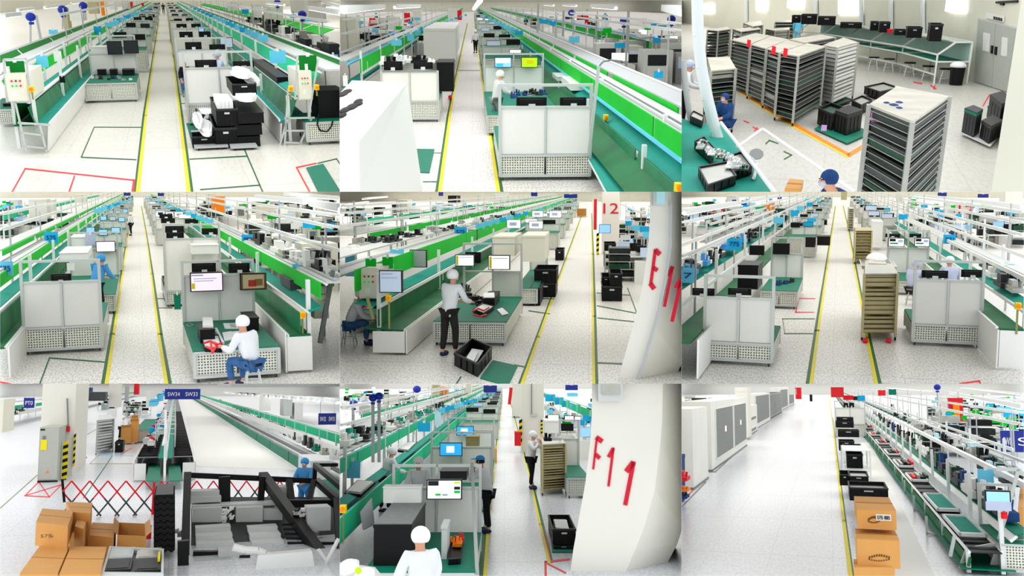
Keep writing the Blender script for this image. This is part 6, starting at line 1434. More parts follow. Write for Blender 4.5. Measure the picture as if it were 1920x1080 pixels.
for i, (u, v, w) in enumerate(((1290, 22, 75), (1085, 12, 36), (560, 10, 26))):
    card(R, L(R, 'dark blue hanging sign %s' % ['largest near the aisle', 'middle one', 'small one at the left'][i]), u - w / 2, v - 10, u + w / 2, v + 12, 100 + i * 8, 'bluesign')
for i, (a, b) in enumerate((((10, 85), (150, 62)), ((120, 40), (260, 28)))):
    lamp(R, L(R, 'tube light %s above the left lines' % ['near', 'further'][i]), a, b, 2.6)
for i, (u0, v0, u1, v1, m) in enumerate(((318, 45, 370, 110, 'cream'), (740, 8, 785, 50, 'cream'), (600, 20, 650, 60, 'hair'), (860, 5, 930, 40, 'panel'))):
    slabs(R, L(R, '%s locker by the rear wall, left part' % ['cream', 'small cream', 'dark', 'pale'][i]), 'locker', 'locker', u0, v0, u1, v1, m=m, Y=100 + i * 5, dep=3)
rails(R, [(0, 190, 2.2, 'first at the left'), (0, 120, 2.6, 'second at the left'), (0, 80, 2.8, 'third at the left'), (1700, 120, 2.4, 'right of the column')])
# ================================================================== hall f (middle right view)
R = H6
shell(R, 'floor_speck', 'cream', Hc=5.2)
aisle_tapes(R, [(722, 1085, 22, 12), (762, 780, 15, 9), (812, 430, 9, 5), (843, 210, 5, 3), (862, 80, 3, 2)], [(1090, 1085, 22, 12), (1038, 820, 15, 8), (968, 430, 9, 5), (930, 210, 5, 3), (900, 80, 3, 2)])
for i, (pts, m) in enumerate(((((560, 713, 5), (742, 713, 5)), 'tapegreen'), (((572, 796, 6), (732, 796, 6)), 'tapegreen'), (((562, 713, 5), (574, 796, 5)), 'midgrey'), (((745, 600, 5), (652, 598, 6), (636, 676, 7), (738, 676, 5)), 'tapered'), (((1560, 1078, 10), (1668, 1062, 9), (1680, 1090, 9)), 'tapered'))):
    tape(R, list(pts), m, L(R, 'floor tape, %s' % ['green cross line behind the front left workstation', 'second green cross line there', 'thin grey side piece', 'red rectangle left of the aisle', 'red corner at the bottom edge'][i]))
S = station(R, L(R, 'large workstation seen from behind, left of the aisle'), 120, 500, 972, 838, 590, 462, kind='back', vback=850)
monitor(R, L(R, 'black monitor back on the left workstation, left one'), 55, 540, 178, 585, S.Y0 + .3, 'back')
monitor(R, L(R, 'black monitor back on the left workstation, right one'), 255, 540, 385, 582, S.Y0 + .3, 'back')
T = slabs(R, L(R, 'large black printer like case behind the left workstation'), 'equipment_case', 'case', 308, 412, 425, 545, m='black', Y=S.Yb + .5, vtb=385)
clutter(R, L(R, 'cable coil on the left workstation side'), 'cable_coil', 'cable', 'cable coils on the left workstation', [(480, 735, S.zt + .03), (470, 760, S.zt + .03)], ['black'], (.25, .25), 4, 'part')
S2 = station(R, L(R, 'second workstation with green worktop and black screens, left'), 440, 638, 655, 556, 345, 252, kind='front', vw=480, npan=2)
for i, (u0, v0, u1, v1) in enumerate(((375, 300, 458, 356), (508, 288, 600, 352))):
    monitor(R, L(R, 'black switched off screen, %s of the second left workstation' % ['left', 'right'][i]), u0, v0, u1, v1, S2.yp - .3, 'black')
clutter(R, L(R, 'part on the second left workstation'), 'component', 'component', 'components on the second left workstation', spread(530, 525, 625, 505, S2.zt + .03, 9, 8, 9), ['black', 'navy', 'charcoal', 'darktray'], (.12, .1), 8, 'part')
far_stations(R, 'left', 480, 690, 560, [400, 320, 262, 215, 178, 148, 120], kind='front', mon=2, col=['black', 'black', 'scr_grey', 'cyan2'], seed=62)
for i, (u0, v0, u1, v1) in enumerate(((690, 255, 745, 310), (755, 250, 830, 300), (783, 158, 812, 185), (612, 175, 675, 215))):
    slabs(R, L(R, 'black box at the left aisle line, %s' % ['first', 'second', 'far small', 'on the rear workstation'][i]), 'black_box', 'box', u0, v0, u1, v1, m='black', Y=R.P(750, 400)[1] + [0, 1, 30, 8][i], dep=1.5)
for i, (u0, v0, u1, v1) in enumerate(((680, 395, 735, 470), (690, 330, 790, 380))):
    pass
LL = aline(R, L(R, 'white framed assembly line at the left edge'), (60, 1060, 0), 50, [
    ('skirt', 'white', (80, 1055, .03), (55, 865), .03), ('belt', 'dkbelt', (55, 840, .66), (-60, 800, .66), .03), ('shelf', 'belt', (330, 330, 1.05), (250, 310, 1.1), .03),
    ('lower_rail', 'whitemetal', (0, 640, 1.0), (0, 620), .05), ('lamp_rail', 'white', (0, 400, 1.5), (0, 372), .07), ('upper_lamp_rail', 'white', (0, 305, 1.75), (0, 285), .06), ('tray', 'lightgrey', (0, 470, 1.25), (0, 430, 1.25), .04)],
    posts=[((0, 640, 1.0), .6, 1.8), ((0, 305, 1.75), .8, 1.9)], pstep=8)
aline(R, L(R, 'second white railed line further left'), (-300, 420, 0), 50, [('lamp_rail', 'white', (0, 235, 1.8), (0, 218), .06), ('tray', 'grey', (0, 290, 1.4), (0, 265, 1.4), .04), ('belt', 'lightgrey', (0, 345, 1.1), (0, 320, 1.1), .04)], posts=[((0, 290, 1.4), .05, 2.0)], pstep=8)
for i, (u, v, w, h, z) in enumerate(((290, 292, 80, 66, 1.6), (30, 470, 66, 84, 1.4))):
    obj_text_sign(R, L(R, 'blue sign with dark lettering %s' % ['over the left line', 'at the left edge'][i]), u - w / 2, v - h / 2, u + w / 2, v + h / 2, R.P(u, v, z)[1], ['775' if i == 0 else ' 7 '], m='cyan2' if i == 0 else 'cyan', tm='bluesign', hang=.1)
sky_cards(R, [(540, 158, 56, 38, 1.8), (628, 118, 42, 34, 1.8), (660, 92, 34, 28, 1.85), (715, 70, 34, 24, 1.85), (725, 155, 50, 26, 1.6), (700, 45, 24, 16, 1.9), (760, 40, 20, 14, 1.9)], L(R, 'blue card hanging left of the aisle'), seed=4)
clutter(R, L(R, 'part on the left line shelves'), 'machine_part', 'machine part', 'parts on the left line shelves', spread(20, 460, 460, 200, 1.3, 26, 26, 24), ['black', 'charcoal', 'white', 'darktray', 'coatblue'], (.3, .25), 10, 'part')
backfill(R, 'in the far left area', -40, 560, 260, 110, 34, 63, 1.0, kinds=('rackk', 'dev', 'bench', 'dev'))
for i, (u0, v0, u1, v1, m) in enumerate(((188, 75, 262, 205, 'columnmat'), (262, 80, 330, 195, 'white'), (482, 55, 505, 135, 'orange'), (350, 60, 395, 130, 'cyanlight'), (245, 20, 300, 60, 'panel'))):
    T = slabs(R, L(R, '%s in the far left area' % ['pale column with number twelve', 'white cabinet beside the numbered column', 'narrow orange red banner', 'pale blue cabinet', 'small pale cabinet'][i]), 'tall_cabinet', 'cabinet', u0, v0, u1, v1, m=m, Y=75 + i * 4, dep=3)
    if i == 0: textpart(R, T, '12', R.Q3(222, 125, 74.9), .9, 'redtext', w=1.5)
for i, (u, v, w, m) in enumerate(((150, 168, 40, 'board_teal'), (92, 196, 36, 'board_teal'), (430, 92, 60, 'board_teal'), (470, 84, 40, 'orange'), (290, 55, 22, 'bluelamp'), (62, 105, 26, 'bluelamp'), (345, 60, 30, 'bluelamp'))):
    card(R, L(R, 'small coloured card far left, %s' % ['green large', 'green second', 'green at the far wall', 'orange', 'dark blue first', 'dark blue second', 'dark blue third'][i]), u - w / 2, v - 12, u + w / 2, v + 14, 70 + i, m)
# right side
rack(R, L(R, 'tall tan tray rack standing on the right aisle line'), (1020, 835), ((1022, 462), (1210, 462), (1172, 388), (1028, 388)), 13, m='tan', tray='tan', topm='steel', edge='tandark', z0=.14)
clutter(R, L(R, 'metal sheet on the tan rack'), 'metal_sheet', 'metal sheet', 'metal sheets on the tan rack', [(1100, 440, 1.36), (1095, 415, 1.41), (1110, 395, 1.46)], ['steel', 'lightgrey', 'steeltop'], (.62, .1), 3, 'box')
p = R.P3(1090, 372, 1.5); solo(R, 'foam_bundle', L(R, 'white foam bundle on top of the tan rack'), 'foam', MB().ball((p[0], p[1], p[2] - .02), .27, .8, .16, n=12, m=5, zmin=-.1).ball((p[0] + .1, p[1] - .3, p[2]), .16, .5, .12, n=10, m=4, zmin=-.1), 'foam')
for i, (u, v) in enumerate(((1028, 838), (1160, 838))):
    p = R.P3(u, v, .05); solo(R, 'red_foot_brake', L(R, 'red wheel brake under the tan rack, %s' % ['left', 'right'][i]), 'brake', MB().box(p[0] - .05, p[0] + .05, p[1], p[1] + .3, .02, .07).bar((p[0] - .03, p[1], .04), (p[0] + .03, p[1], .04), .04, n=8), 'tapered')
rack(R, L(R, 'second tan tray rack further back on the right aisle line'), (972, 405), ((972, 218), (1066, 218), (1050, 200), (968, 200)), 10, m='tan', tray='tandark', topm='tan', edge='tan')
rack(R, L(R, 'open silver rack of trays far back by the aisle'), (935, 220), ((935, 95), (962, 95), (958, 85), (932, 85)), 9, m='steel', tray='tan', topm='steel')
S = station(R, L(R, 'large workstation seen from behind, right of the aisle'), 1290, 1672, 868, 742, 492, 380, kind='back', vback=770)
monitor(R, L(R, 'black monitor back on the right workstation, left one'), 1345, 440, 1492, 486, S.Y0 + .3, 'back')
monitor(R, L(R, 'black monitor back on the right workstation, right one'), 1568, 436, 1690, 482, S.Y0 + .3, 'back')
person(R, L(R, 'worker in white cap and coat behind the right workstation'), 1530, 775, face=15, pose='work', coat='lilac', cap='capwhite', at=(R.Q(1525, 450, S.Yb + 1.5)[0], S.Yb + 2.0), h=1.6)
pp = R.P(1285, 640)
person(R, L(R, 'seated worker in grey lilac coat and cap left of the right workstation'), 0, 0, face=-35, pose='sit', coat='lilac', legs='trousers', cap='lilac', h=1.72, at=pp)
stool(R, L(R, 'grey round stool under the lilac coated worker'), pp, dark=False, z=.5)
S2 = station(R, L(R, 'second workstation with two lit displays, right of the aisle'), 1170, 1420, 580, 500, 315, 212, kind='front', vw=455)
for i, (u0, u1) in enumerate(((1158, 1247), (1305, 1388))):
    monitor(R, L(R, 'small lit display with green bar, %s of the pair' % ['left', 'right'][i]), u0, 258, u1, 308, S2.yp - .3, 'scr_white', extras=[(.08, .1, .45, .4, 'black'), (.1, .55, .6, .7, 'mat_teal'), (.6, .2, .9, .5, 'lilac')])
    monitor(R, L(R, 'black monitor back above the lit display pair, %s' % ['left', 'right'][i]), [1140, 1268][i], 234, [1222, 1342][i], 256, S2.yp + .4, 'back')
far_stations(R, 'right', 1090, 1300, 400, [305, 250, 208, 172, 145, 118], kind='back', mon=2, col='back', seed=66)
for i, (u, v) in enumerate(((1075, 120), (1060, 90), (1150, 135))):
    monitor(R, L(R, 'pale lit monitor far right of the aisle, %s' % ['first', 'second', 'third'][i]), u - 32, v - 14, u + 32, v + 14, R.P(u, 280)[1], 'scr_grey')
slabs(R, L(R, 'white locker behind the tan rack'), 'locker', 'locker', 1065, 165, 1128, 300, m='white', Y=R.P(1100, 330)[1], dep=3)
RL = aline(R, L(R, 'assembly line with teal shelf and white rails, right of the aisle'), (1840, 1005, 0), 50, [
    ('skirt', 'white', (1775, 1003, .03), (1830, 822), .03), ('belt', 'dkbelt', (1832, 818, .77), (1940, 790, .77), .03), ('edge_rail', 'whitemetal', (1828, 822, .78), (1836, 818), .05),
    ('shelf', 'belt', (1910, 660, 1.1), (1915, 590, 1.2), .03), ('shelf_rail', 'white', (1905, 672, 1.07), (1905, 655), .05), ('lamp_rail', 'white', (1840, 460, 1.5), (1840, 435), .06), ('tray', 'lightgrey', (1860, 440, 1.55), (1900, 420, 1.55), .04), ('upper_lamp_rail', 'white', (1900, 365, 1.75), (1900, 345), .05)],
    posts=[((1905, 665, 1.07), .77, 1.7), ((1900, 365, 1.75), .8, 1.9)], pstep=8, ends=[('end_panel', 'white', (1775, 1003, 0), (1960, 1003, 0), .05, .75)])
estop(R, L(R, 'orange stop switch at the right edge line post'), 1885, 800, 640, R.P(1840, 1005)[1])
aline(R, L(R, 'second white railed line further right'), (2000, 420, 0), 50, [('lamp_rail', 'white', (1915, 300, 1.8), (1915, 282), .05), ('tray', 'grey', (1915, 340, 1.4), (1915, 325, 1.4), .04)], posts=[((1915, 300, 1.4), .05, 2.0)], pstep=8)
obj_text_sign(R, L(R, 'blue sign with dark lettering over the right line'), 1468, 240, 1535, 292, R.P(1500, 265, 1.6)[1], ['771'], m='cyan2', tm='bluesign', hang=.1)
card(R, L(R, 'large pale blue card at the right line'), 1775, 405, 1862, 488, R.P(1820, 450, 1.4)[1], 'cyan')
sky_cards(R, [(1240, 140, 50, 32, 1.7), (1150, 100, 34, 22, 1.8), (1050, 75, 26, 16, 1.85), (1000, 50, 20, 12, 1.9), (1610, 195, 40, 26, 1.6)], L(R, 'blue card hanging right of the aisle'), seed=5)
clutter(R, L(R, 'part on the right line shelves'), 'machine_part', 'machine part', 'parts on the right line shelves', spread(1880, 560, 1500, 240, 1.25, 22, 22, 27), ['black', 'charcoal', 'white', 'navy', 'steel'], (.3, .25), 10, 'part')
backfill(R, 'in the far right area', 1250, 1940, 330, 110, 42, 65, 1.0, kinds=('rackk', 'dev', 'bench', 'dev'))
for i, (u0, v0, u1, v1, m) in enumerate(((1555, 70, 1622, 200, 'columnmat'), (1490, 35, 1530, 165, 'white'), (1812, -10, 1915, 85, 'columnmat'), (1210, 0, 1245, 60, 'columnmat'), (890, 0, 925, 45, 'tan'))):
    T = slabs(R, L(R, '%s in the far right area' % ['column with red number 12', 'white cabinet with red print', 'thick column with dark opening', 'thin pale column', 'tan column over the aisle'][i]), 'pillar_shaft', 'pillar', u0, v0, u1, v1, m=m, Y=75 + i * 4, dep=3)
    if i == 0: textpart(R, T, '12', R.Q3(1595, 98, 74.9), .6, 'redtext', w=1.0)
for i, (u, v, w) in enumerate(((1690, 20, 60), (1460, 12, 50), (1825, 98, 26), (545, 28, 24))):
    card(R, L(R, 'dark blue hanging sign, %s' % ['biggest under the ceiling', 'second', 'small at the right', 'small at the left'][i]), u - w / 2, v - 9, u + w / 2, v + 12, 90 + i * 6, 'bluesign')
for i, (a, b) in enumerate((((1300, 20), (1680, 60)), ((1640, 55), (1915, 95)), ((300, 70), (10, 120)), ((560, 20), (380, 45)))):
    lamp(R, L(R, 'tube light row, %s' % ['upper right', 'outer right', 'outer left', 'upper left'][i]), a, b, 2.7)
rails(R, [(0, 360, 1.9, 'left innermost'), (0, 170, 2.4, 'left middle'), (0, 110, 2.7, 'left outer'), (1915, 240, 2.2, 'right inner'), (1915, 170, 2.4, 'right middle'), (1915, 110, 2.7, 'right outer')])
# ================================================================== hall g (lower left view)
R = H7
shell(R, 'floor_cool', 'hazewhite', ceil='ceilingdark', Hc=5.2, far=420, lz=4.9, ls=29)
for i, (pts, m) in enumerate(((((-10, 708, 6), (212, 510, 5)), 'olive'), (((505, 448, 3), (748, 448, 3)), 'olive'), (((505, 448, 3), (560, 398, 3)), 'olive'), (((470, 640, 6), (600, 452, 5), (632, 402, 4)), 'mat_teal'), (((1105, 460, 4), (1720, 482, 4)), 'olive'), (((560, 398, 3), (748, 404, 3)), 'cyan'), (((410, 330, 3), (540, 255, 3)), 'olive'),
                               (((140, 628, 6), (218, 550, 6), (278, 635, 6), (140, 628, 6)), 'tapered'), (((140, 628, 5), (345, 566, 5), (278, 635, 5)), 'tapered'), (((410, 412, 5), (488, 412, 5), (410, 480, 5)), 'tapered'), (((680, 395, 4), (740, 360, 4)), 'tapered'))):
    tape(R, list(pts), m, L(R, 'floor tape, %s' % ['olive line from the left edge', 'olive cross line behind the barrier', 'short olive slanting piece', 'teal slanting line', 'olive line right of the conveyors', 'pale blue line by the rack', 'far olive line', 'red triangle at the grey cabinet', 'red lines crossing the triangle', 'red corner behind the hazard post', 'red piece near the bin'][i]))
C = column(R, L(R, 'thick cream column beside the grey electrical cabinet'), 215, 405, 520, -20, Yd=6)
hazard(R, C, R.Q(418, 400, C.Y0)[0], C.Y0 - .1, R.Q(0, 478, C.Y0)[1], R.Q(0, 292, C.Y0)[1], .035, 10)
Yg = R.P(280, 552)[1]
T = Thing(R, 'electrical_cabinet', L(R, 'grey electrical cabinet with yellow tag at the cream column'), 'cabinet', R.P3(280, 552)); a, b = R.Q3(210, 545, Yg), R.Q3(338, 242, Yg)
T.part('body', MB().box(a[0], b[0], Yg, Yg + 3, 0, b[2]), 'doorgrey'); T.part('door', MB().box(a[0] + .02, b[0] - .02, Yg - .03, Yg, .1, b[2] - .03), 'doorgrey'); T.part('plinth', MB().box(a[0], b[0], Yg - .02, Yg + .05, 0, .06), 'black')
q = R.Q3(246, 340, Yg - .05); T.part('warning_tag', MB().box(q[0] - .1, q[0] + .1, Yg - .05, Yg - .03, q[2] - .2, q[2] + .17), 'yellowlabel'); T.part('lock', MB().box(q[0] - .05, q[0] + .05, Yg - .06, Yg - .03, q[2] + .19, q[2] + .3), 'midgrey')
q = R.Q3(240, 258, Yg - .05); T.part('handle', MB().box(q[0] - .07, q[0] + .07, Yg - .06, Yg - .03, q[2] - .02, q[2] + .03), 'black')
q = R.Q3(265, 495, Yg - .05); T.part('warning_triangle', MB().add([(q[0] - .06, Yg - .04, q[2] - .04), (q[0] + .06, Yg - .04, q[2] - .04), (q[0], Yg - .04, q[2] + .07)], [(0, 1, 2)]), 'orange')
T = Thing(R, 'hazard_post', L(R, 'yellow and black guard post right of the grey cabinet'), 'post', R.P3(360, 540)); x, y = R.P(360, 540); T.part('core', MB().box(x - .06, x + .06, y + .05, y + .2, 0, R.Q(0, 335, y)[1]), 'black')
hazard(R, T, x, y, 0, R.Q(0, 335, y)[1], .085, 11)
T = Thing(R, 'alarm_box', L(R, 'small red alarm box on a conduit at the cream column'), 'alarm', R.Q3(384, 260, C.Y0 - .1)); a, b = R.Q3(375, 268, C.Y0 - .15), R.Q3(393, 238, C.Y0 - .15)
T.part('box', MB().box(a[0], b[0], C.Y0 - .2, C.Y0 - .02, a[2], b[2]), 'red'); T.part('conduit', MB().bar(R.Q3(384, 238, C.Y0 - .1), R.Q3(378, 80, C.Y0 - .1), .03), 'midgrey')
# hanging signs
obj_text_sign(R, L(R, 'large dark blue sign lettered SW34 and SW33 over the conveyors'), 928, 28, 1126, 86, 62, ['SW34', 'SW33'], hang=.6)
obj_text_sign(R, L(R, 'dark blue lettered sign at the right edge'), 1792, 165, 1890, 228, 46, ['SW32', 'SW31'], hang=.6)
obj_text_sign(R, L(R, 'dark blue lettered sign left of the cream column'), 135, 78, 192, 135, 50, ['PT0'], hang=.4)
# centre conveyors
CL = aline(R, L(R, 'double roller conveyor with teal lanes in the centre'), (925, 545, 0), 62, [
    ('skirt', 'white', (752, 540, .03), (750, 436), .03), ('left_bed', 'darkmetal', (755, 440, .64), (880, 440, .64), .02, 1, 0, 3), ('left_teal_lane', 'belt', (885, 436, .68), (925, 436, .68), .03, 1, 0, 2), ('right_teal_lane', 'belt', (938, 436, .68), (970, 436, .68), .03, 1, 0, 2),
    ('centre_divider', 'white', (931, 440, .68), (931, 400), .1, 1, 0, 1), ('right_bed', 'darkmetal', (975, 440, .64), (1095, 440, .64), .02, 1, 0, 3), ('right_skirt', 'white', (1098, 540, .03), (1098, 436), .03), ('upper_rail', 'whitemetal', (925, 280, 1.3), (935, 280, 1.3), .05), ('left_rail', 'whitemetal', (750, 436, .66), (756, 434, .68), .04), ('right_rail', 'whitemetal', (1092, 436, .66), (1100, 434, .68), .04)],
    posts=[((930, 440, .66), .6, 1.9)], pstep=8, ends=[('end_panel', 'white', (752, 540, 0), (820, 540, 0), .05, .64), ('end_panel', 'white', (1025, 540, 0), (1098, 540, 0), .05, .64)])
Y0 = R.P(925, 545)[1] + 3
for a, b, nm in ((757, 878, 'left'), (978, 1092, 'right')):
    Xa, Xb = R.P(a, 440, .66)[0], R.P(b, 440, .66)[0]
    for i in range(34):
        y = Y0 + .8 + i * (.75 + i * .045)
        CL.part('roller', MB().bar((Xa, y, .67), (Xb, y, .67), .05, n=8, smooth=True), 'black')
for i, q in enumerate((((838, 447), (902, 447), (902, 545), (822, 545)), ((948, 447), (1010, 447), (1028, 542), (948, 545)))):
    floorpoly(R, q, 'mat_teal', L(R, 'green mat piece at the conveyor end, %s' % ['left', 'right'][i]), z=.3)
F = MB()
hbar(R, 'conveyor_end_post', L(R, 'tall white profile post at the conveyor end'), 'post', [R.P3(925, 552), R.Q3(932, 150, R.P(925, 552)[1] + 2)], .05, 'whitemetal')
clutter(R, L(R, 'small item on the centre conveyor frame'), 'conveyor_item', 'item', 'items on the centre conveyors', spread(850, 350, 960, 90, 1.0, 36, 26, 31), ['cyan2', 'cyan', 'white', 'charcoal', 'tapered', 'lightgrey'], (.3, .25), 12, 'box')
clutter(R, L(R, 'card clipped on the centre conveyor frame'), 'blue_card', 'card', 'blue cards on the centre conveyors', spread(860, 130, 930, 45, 1.9, 12, 10, 32), ['cyan', 'cyan2'], (.5, .5), 13, 'box')
sm = MB()
hb = [R.P(u, v, z) for u, v, z in ((790, 230, 1.4), (900, 60, 1.4))]
for i in range(14):
    y = Y0 + 6 + i * 6
    X = R.P(930, 400, 1.3)[0]
    T = Thing(R, 'gantry_frame', L(R, 'white gantry frame %s over the centre conveyors' % ['one', 'two', 'three', 'four', 'five', 'six', 'seven', 'eight', 'nine', 'ten', 'eleven', 'twelve', 'thirteen', 'fourteen'][i]), 'frame', (X, y, 0))
    T.part('frame', MB().bar((X - .55, y, .66), (X - .55, y, 1.75), .025).bar((X + .3, y, .66), (X + .3, y, 1.75), .025).bar((X - .55, y, 1.75), (X + .3, y, 1.75), .025).bar((X - .55, y, 1.3), (X + .3, y, 1.3), .02), 'whitemetal')
# right hand long conveyor
RLn = aline(R, L(R, 'very long conveyor with black band and teal panels at the right'), (2120, 720, 0), 70, [
    ('lower_panel', 'mat_teal', (1700, 492, .06), (1712, 430), .03, 30, .35), ('panel_rail', 'whitemetal', (1712, 428, .42), (1714, 416), .05), ('black_band', 'black', (1760, 425, .62), (1790, 420, .62), .03), ('tray', 'grey', (1800, 430, .6), (1860, 430, .6), .03), ('front_board', 'cyanlight', (1735, 412, .48), (1740, 400), .04),
    ('white_board', 'white', (1895, 410, .8), (1895, 350), .03, 16, .3), ('teal_board', 'board_teal', (1905, 335, 1.05), (1905, 285), .03, 16, .3), ('top_rail', 'whitemetal', (1905, 280, 1.3), (1905, 272), .04), ('bottom_rail', 'whitemetal', (1700, 500, .03), (1702, 492), .04)],
    posts=[((1712, 428, .42), .03, .45), ((1905, 335, 1.05), .5, 1.4)], pstep=5, pmax=40)
clutter(R, L(R, 'unit on the long right conveyor'), 'conveyor_unit', 'unit', 'units on the long conveyor', [(lerp(1880, 1240, t), lerp(425, 95, t), .75) for t in [(i / 26) ** .75 for i in range(27)]], ['steel', 'lightgrey', 'charcoal', 'mat_teal'], (.35, .35), 14, 'part')
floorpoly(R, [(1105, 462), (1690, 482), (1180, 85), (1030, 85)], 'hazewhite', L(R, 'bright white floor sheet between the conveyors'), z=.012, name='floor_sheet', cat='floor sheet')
for i in range(14):
    t = i / 13
    u = lerp(1900, 1280, t ** .7); v = lerp(105, 50, t ** .7)
    lamp(R, L(R, 'ceiling tube light %s along the right side' % ['one', 'two', 'three', 'four', 'five', 'six', 'seven', 'eight', 'nine', 'ten', 'eleven', 'twelve', 'thirteen', 'fourteen'][i]), (u, v), (u - lerp(70, 20, t), v - lerp(14, 3, t)), 2.7, w=.14)
solo(R, 'wall_right', None, None, MB().box(44, 44.3, 60, 260, 0, 3.0), 'hazewhite', kind='structure')
slabs(R, L(R, 'dark ceiling duct along the upper right'), 'ceiling_duct', 'duct', 1300, -8, 1935, 14, m='grey', Y=90, dep=30)
for i, (u, v) in enumerate(((1500, 100), (1620, 130), (1680, 150))):
    slabs(R, L(R, 'pale cabinet behind the long conveyor, %s' % ['left', 'middle', 'right'][i]), 'tall_cabinet', 'cabinet', u - 25, v - 45, u + 25, v + 50, m=['panel', 'lightgrey', 'white'][i], Y=80, dep=3)
# rack, bins, cartons, people
rack(R, L(R, 'open silver wire rack left of the centre conveyors'), (548, 400), ((548, 205), (642, 195), (625, 172), (560, 178)), 11, m='steel', tray='lightgrey', topm='lightgrey', edge='midgrey')
crate(R, L(R, 'black bin beside the silver wire rack'), 645, 325, 692, 385, dep=2)
for i, (u0, v0, u1, v1, y) in enumerate(((678, 235, 738, 335, 0), (735, 200, 778, 330, .4), (740, 180, 775, 200, .6))):
    Yk = R.P(710, 340)[1] + y
    x0, z0 = R.Q(u0, v1, Yk); x1, z1 = R.Q(u1, v0, Yk); T = Thing(R, 'cardboard_box', L(R, 'tall brown carton behind the rack, %s' % ['front left', 'right', 'top'][i]), 'box', (x0, Yk, z0)); T.part('body', MB().box(x0, x1, Yk, Yk + 1.5, z0, z1), 'carton'); T.part('flap', MB().box(x0, x1, Yk - .05, Yk, z1 - .05, z1 + .04), 'cartondark')
person(R, L(R, 'worker in white coat and cap behind the cartons, right one'), 722, 330, face=-120, pose='work', coat='coatwhite', legs='trousers', cap='capwhite', h=1.8)
person(R, L(R, 'worker in white coat behind the cartons, left one'), 675, 315, face=-90, pose='stand', coat='coatwhite', cap='capwhite', h=1.55)
station(R, L(R, 'bench at the left side of the centre conveyors'), 755, 860, 330, 262, 262, 255, kind='front', vw=200, npan=1)
backfill(R, 'beyond the rack', 560, 860, 190, 110, 12, 72, .9, kinds=('bench', 'dev', 'rackk'))
for i, (u0, v0, u1, v1, m) in enumerate(((418, 75, 470, 115, 'charcoal'), (485, 45, 595, 95, 'dkgrey'), (610, 0, 680, 130, 'columnmat'), (700, 10, 720, 100, 'grey'), (752, -5, 782, 60, 'tapered'), (485, 20, 510, 95, 'navy'), (-15, 85, 22, 275, 'cream'), (820, 40, 870, 130, 'panel'))):
    slabs(R, L(R, '%s far behind at the left' % ['dark cart', 'row of dark machines', 'cream pillar', 'grey post box', 'red banner cabinet', 'blue red display', 'cream cabinet at the frame edge', 'pale cabinet'][i]), 'far_cabinet', 'cabinet', u0, v0, u1, v1, m=m, Y=95 + i * 3 if i != 6 else 45, dep=3)
aline(R, L(R, 'green boarded line at the upper left edge'), (-600, 420, 0), 60, [('green_board', 'board_teal', (20, 150, 1.2), (20, 128), .03, 10, 1), ('rail', 'whitemetal', (20, 110, 1.6), (20, 100), .05), ('tray', 'steel', (20, 185, .9), (20, 165, .9), .05)], posts=[((20, 150, 1.2), .05, 1.7)], pstep=6)
clutter(R, L(R, 'machine part on the upper left line'), 'machine_part', 'machine part', 'machine parts on the upper left line', spread(30, 190, 190, 120, .9, 12, 8, 35), ['steel', 'charcoal', 'white'], (.6, .35), 15, 'part')
# folding barrier
def barrier(R, label, u0, u1, vt, vb, n, slant, Y, name='folding_barrier', skipbottom=None):
    T = Thing(R, name, label, 'barrier', R.Q3(u0, vb, Y)); st = (u1 - u0) / n
    for i in range(-1, n + 1):
        for sg in (-1, 1):
            a = (u0 + st * (i + .5), vt); b = (a[0] + sg * slant, vb)
            t0, t1 = 0, 1
            if not (u0 - 2 <= a[0] <= u1 + 2):
                t0 = ((u0 - a[0]) / (b[0] - a[0])) if a[0] < u0 else ((u1 - a[0]) / (b[0] - a[0]))
                if not 0 < t0 < 1: continue
            if b[0] < u0: t1 = (u0 - a[0]) / (b[0] - a[0])
            if b[0] > u1: t1 = (u1 - a[0]) / (b[0] - a[0])
            if t1 <= t0: continue
            f = lambda t: R.Q3(lerp(a[0], b[0], t), lerp(a[1], b[1], t), Y + sg * .03)
            tm = max(t0, min(.5, t1))
            bar = T.part('lattice_bar', MB().bar(f(t0), f(t1), .022), 'tapered')
            if tm < t1: T.part('dark_lattice_half', MB().bar(f(max(tm, .5 if sg > 0 else .4)), f(t1), .024), 'dkgrey', bar)
    return T
Yb = R.P(600, 745)[1]
B = barrier(R, L(R, 'red and black folding lattice barrier across the floor'), 352, 862, 545, 742, 5, 165, Yb)
B.part('end_post', MB().bar(R.Q3(350, 535, Yb), R.Q3(362, 665, Yb), .035), 'blackcloth'); B.part('end_post', MB().bar(R.Q3(868, 550, Yb), R.Q3(856, 752, Yb), .035), 'tapered')
B = barrier(R, L(R, 'short continuation of the lattice barrier right of the red post'), 872, 945, 548, 640, 1, 60, Yb + .5)
B.part('end_post', MB().bar(R.Q3(942, 550, Yb), R.Q3(940, 640, Yb), .03), 'red')
B = barrier(R, L(R, 'red lattice barrier behind the black machine frame'), 1060, 1620, 545, 650, 6, 78, Yb + 1)
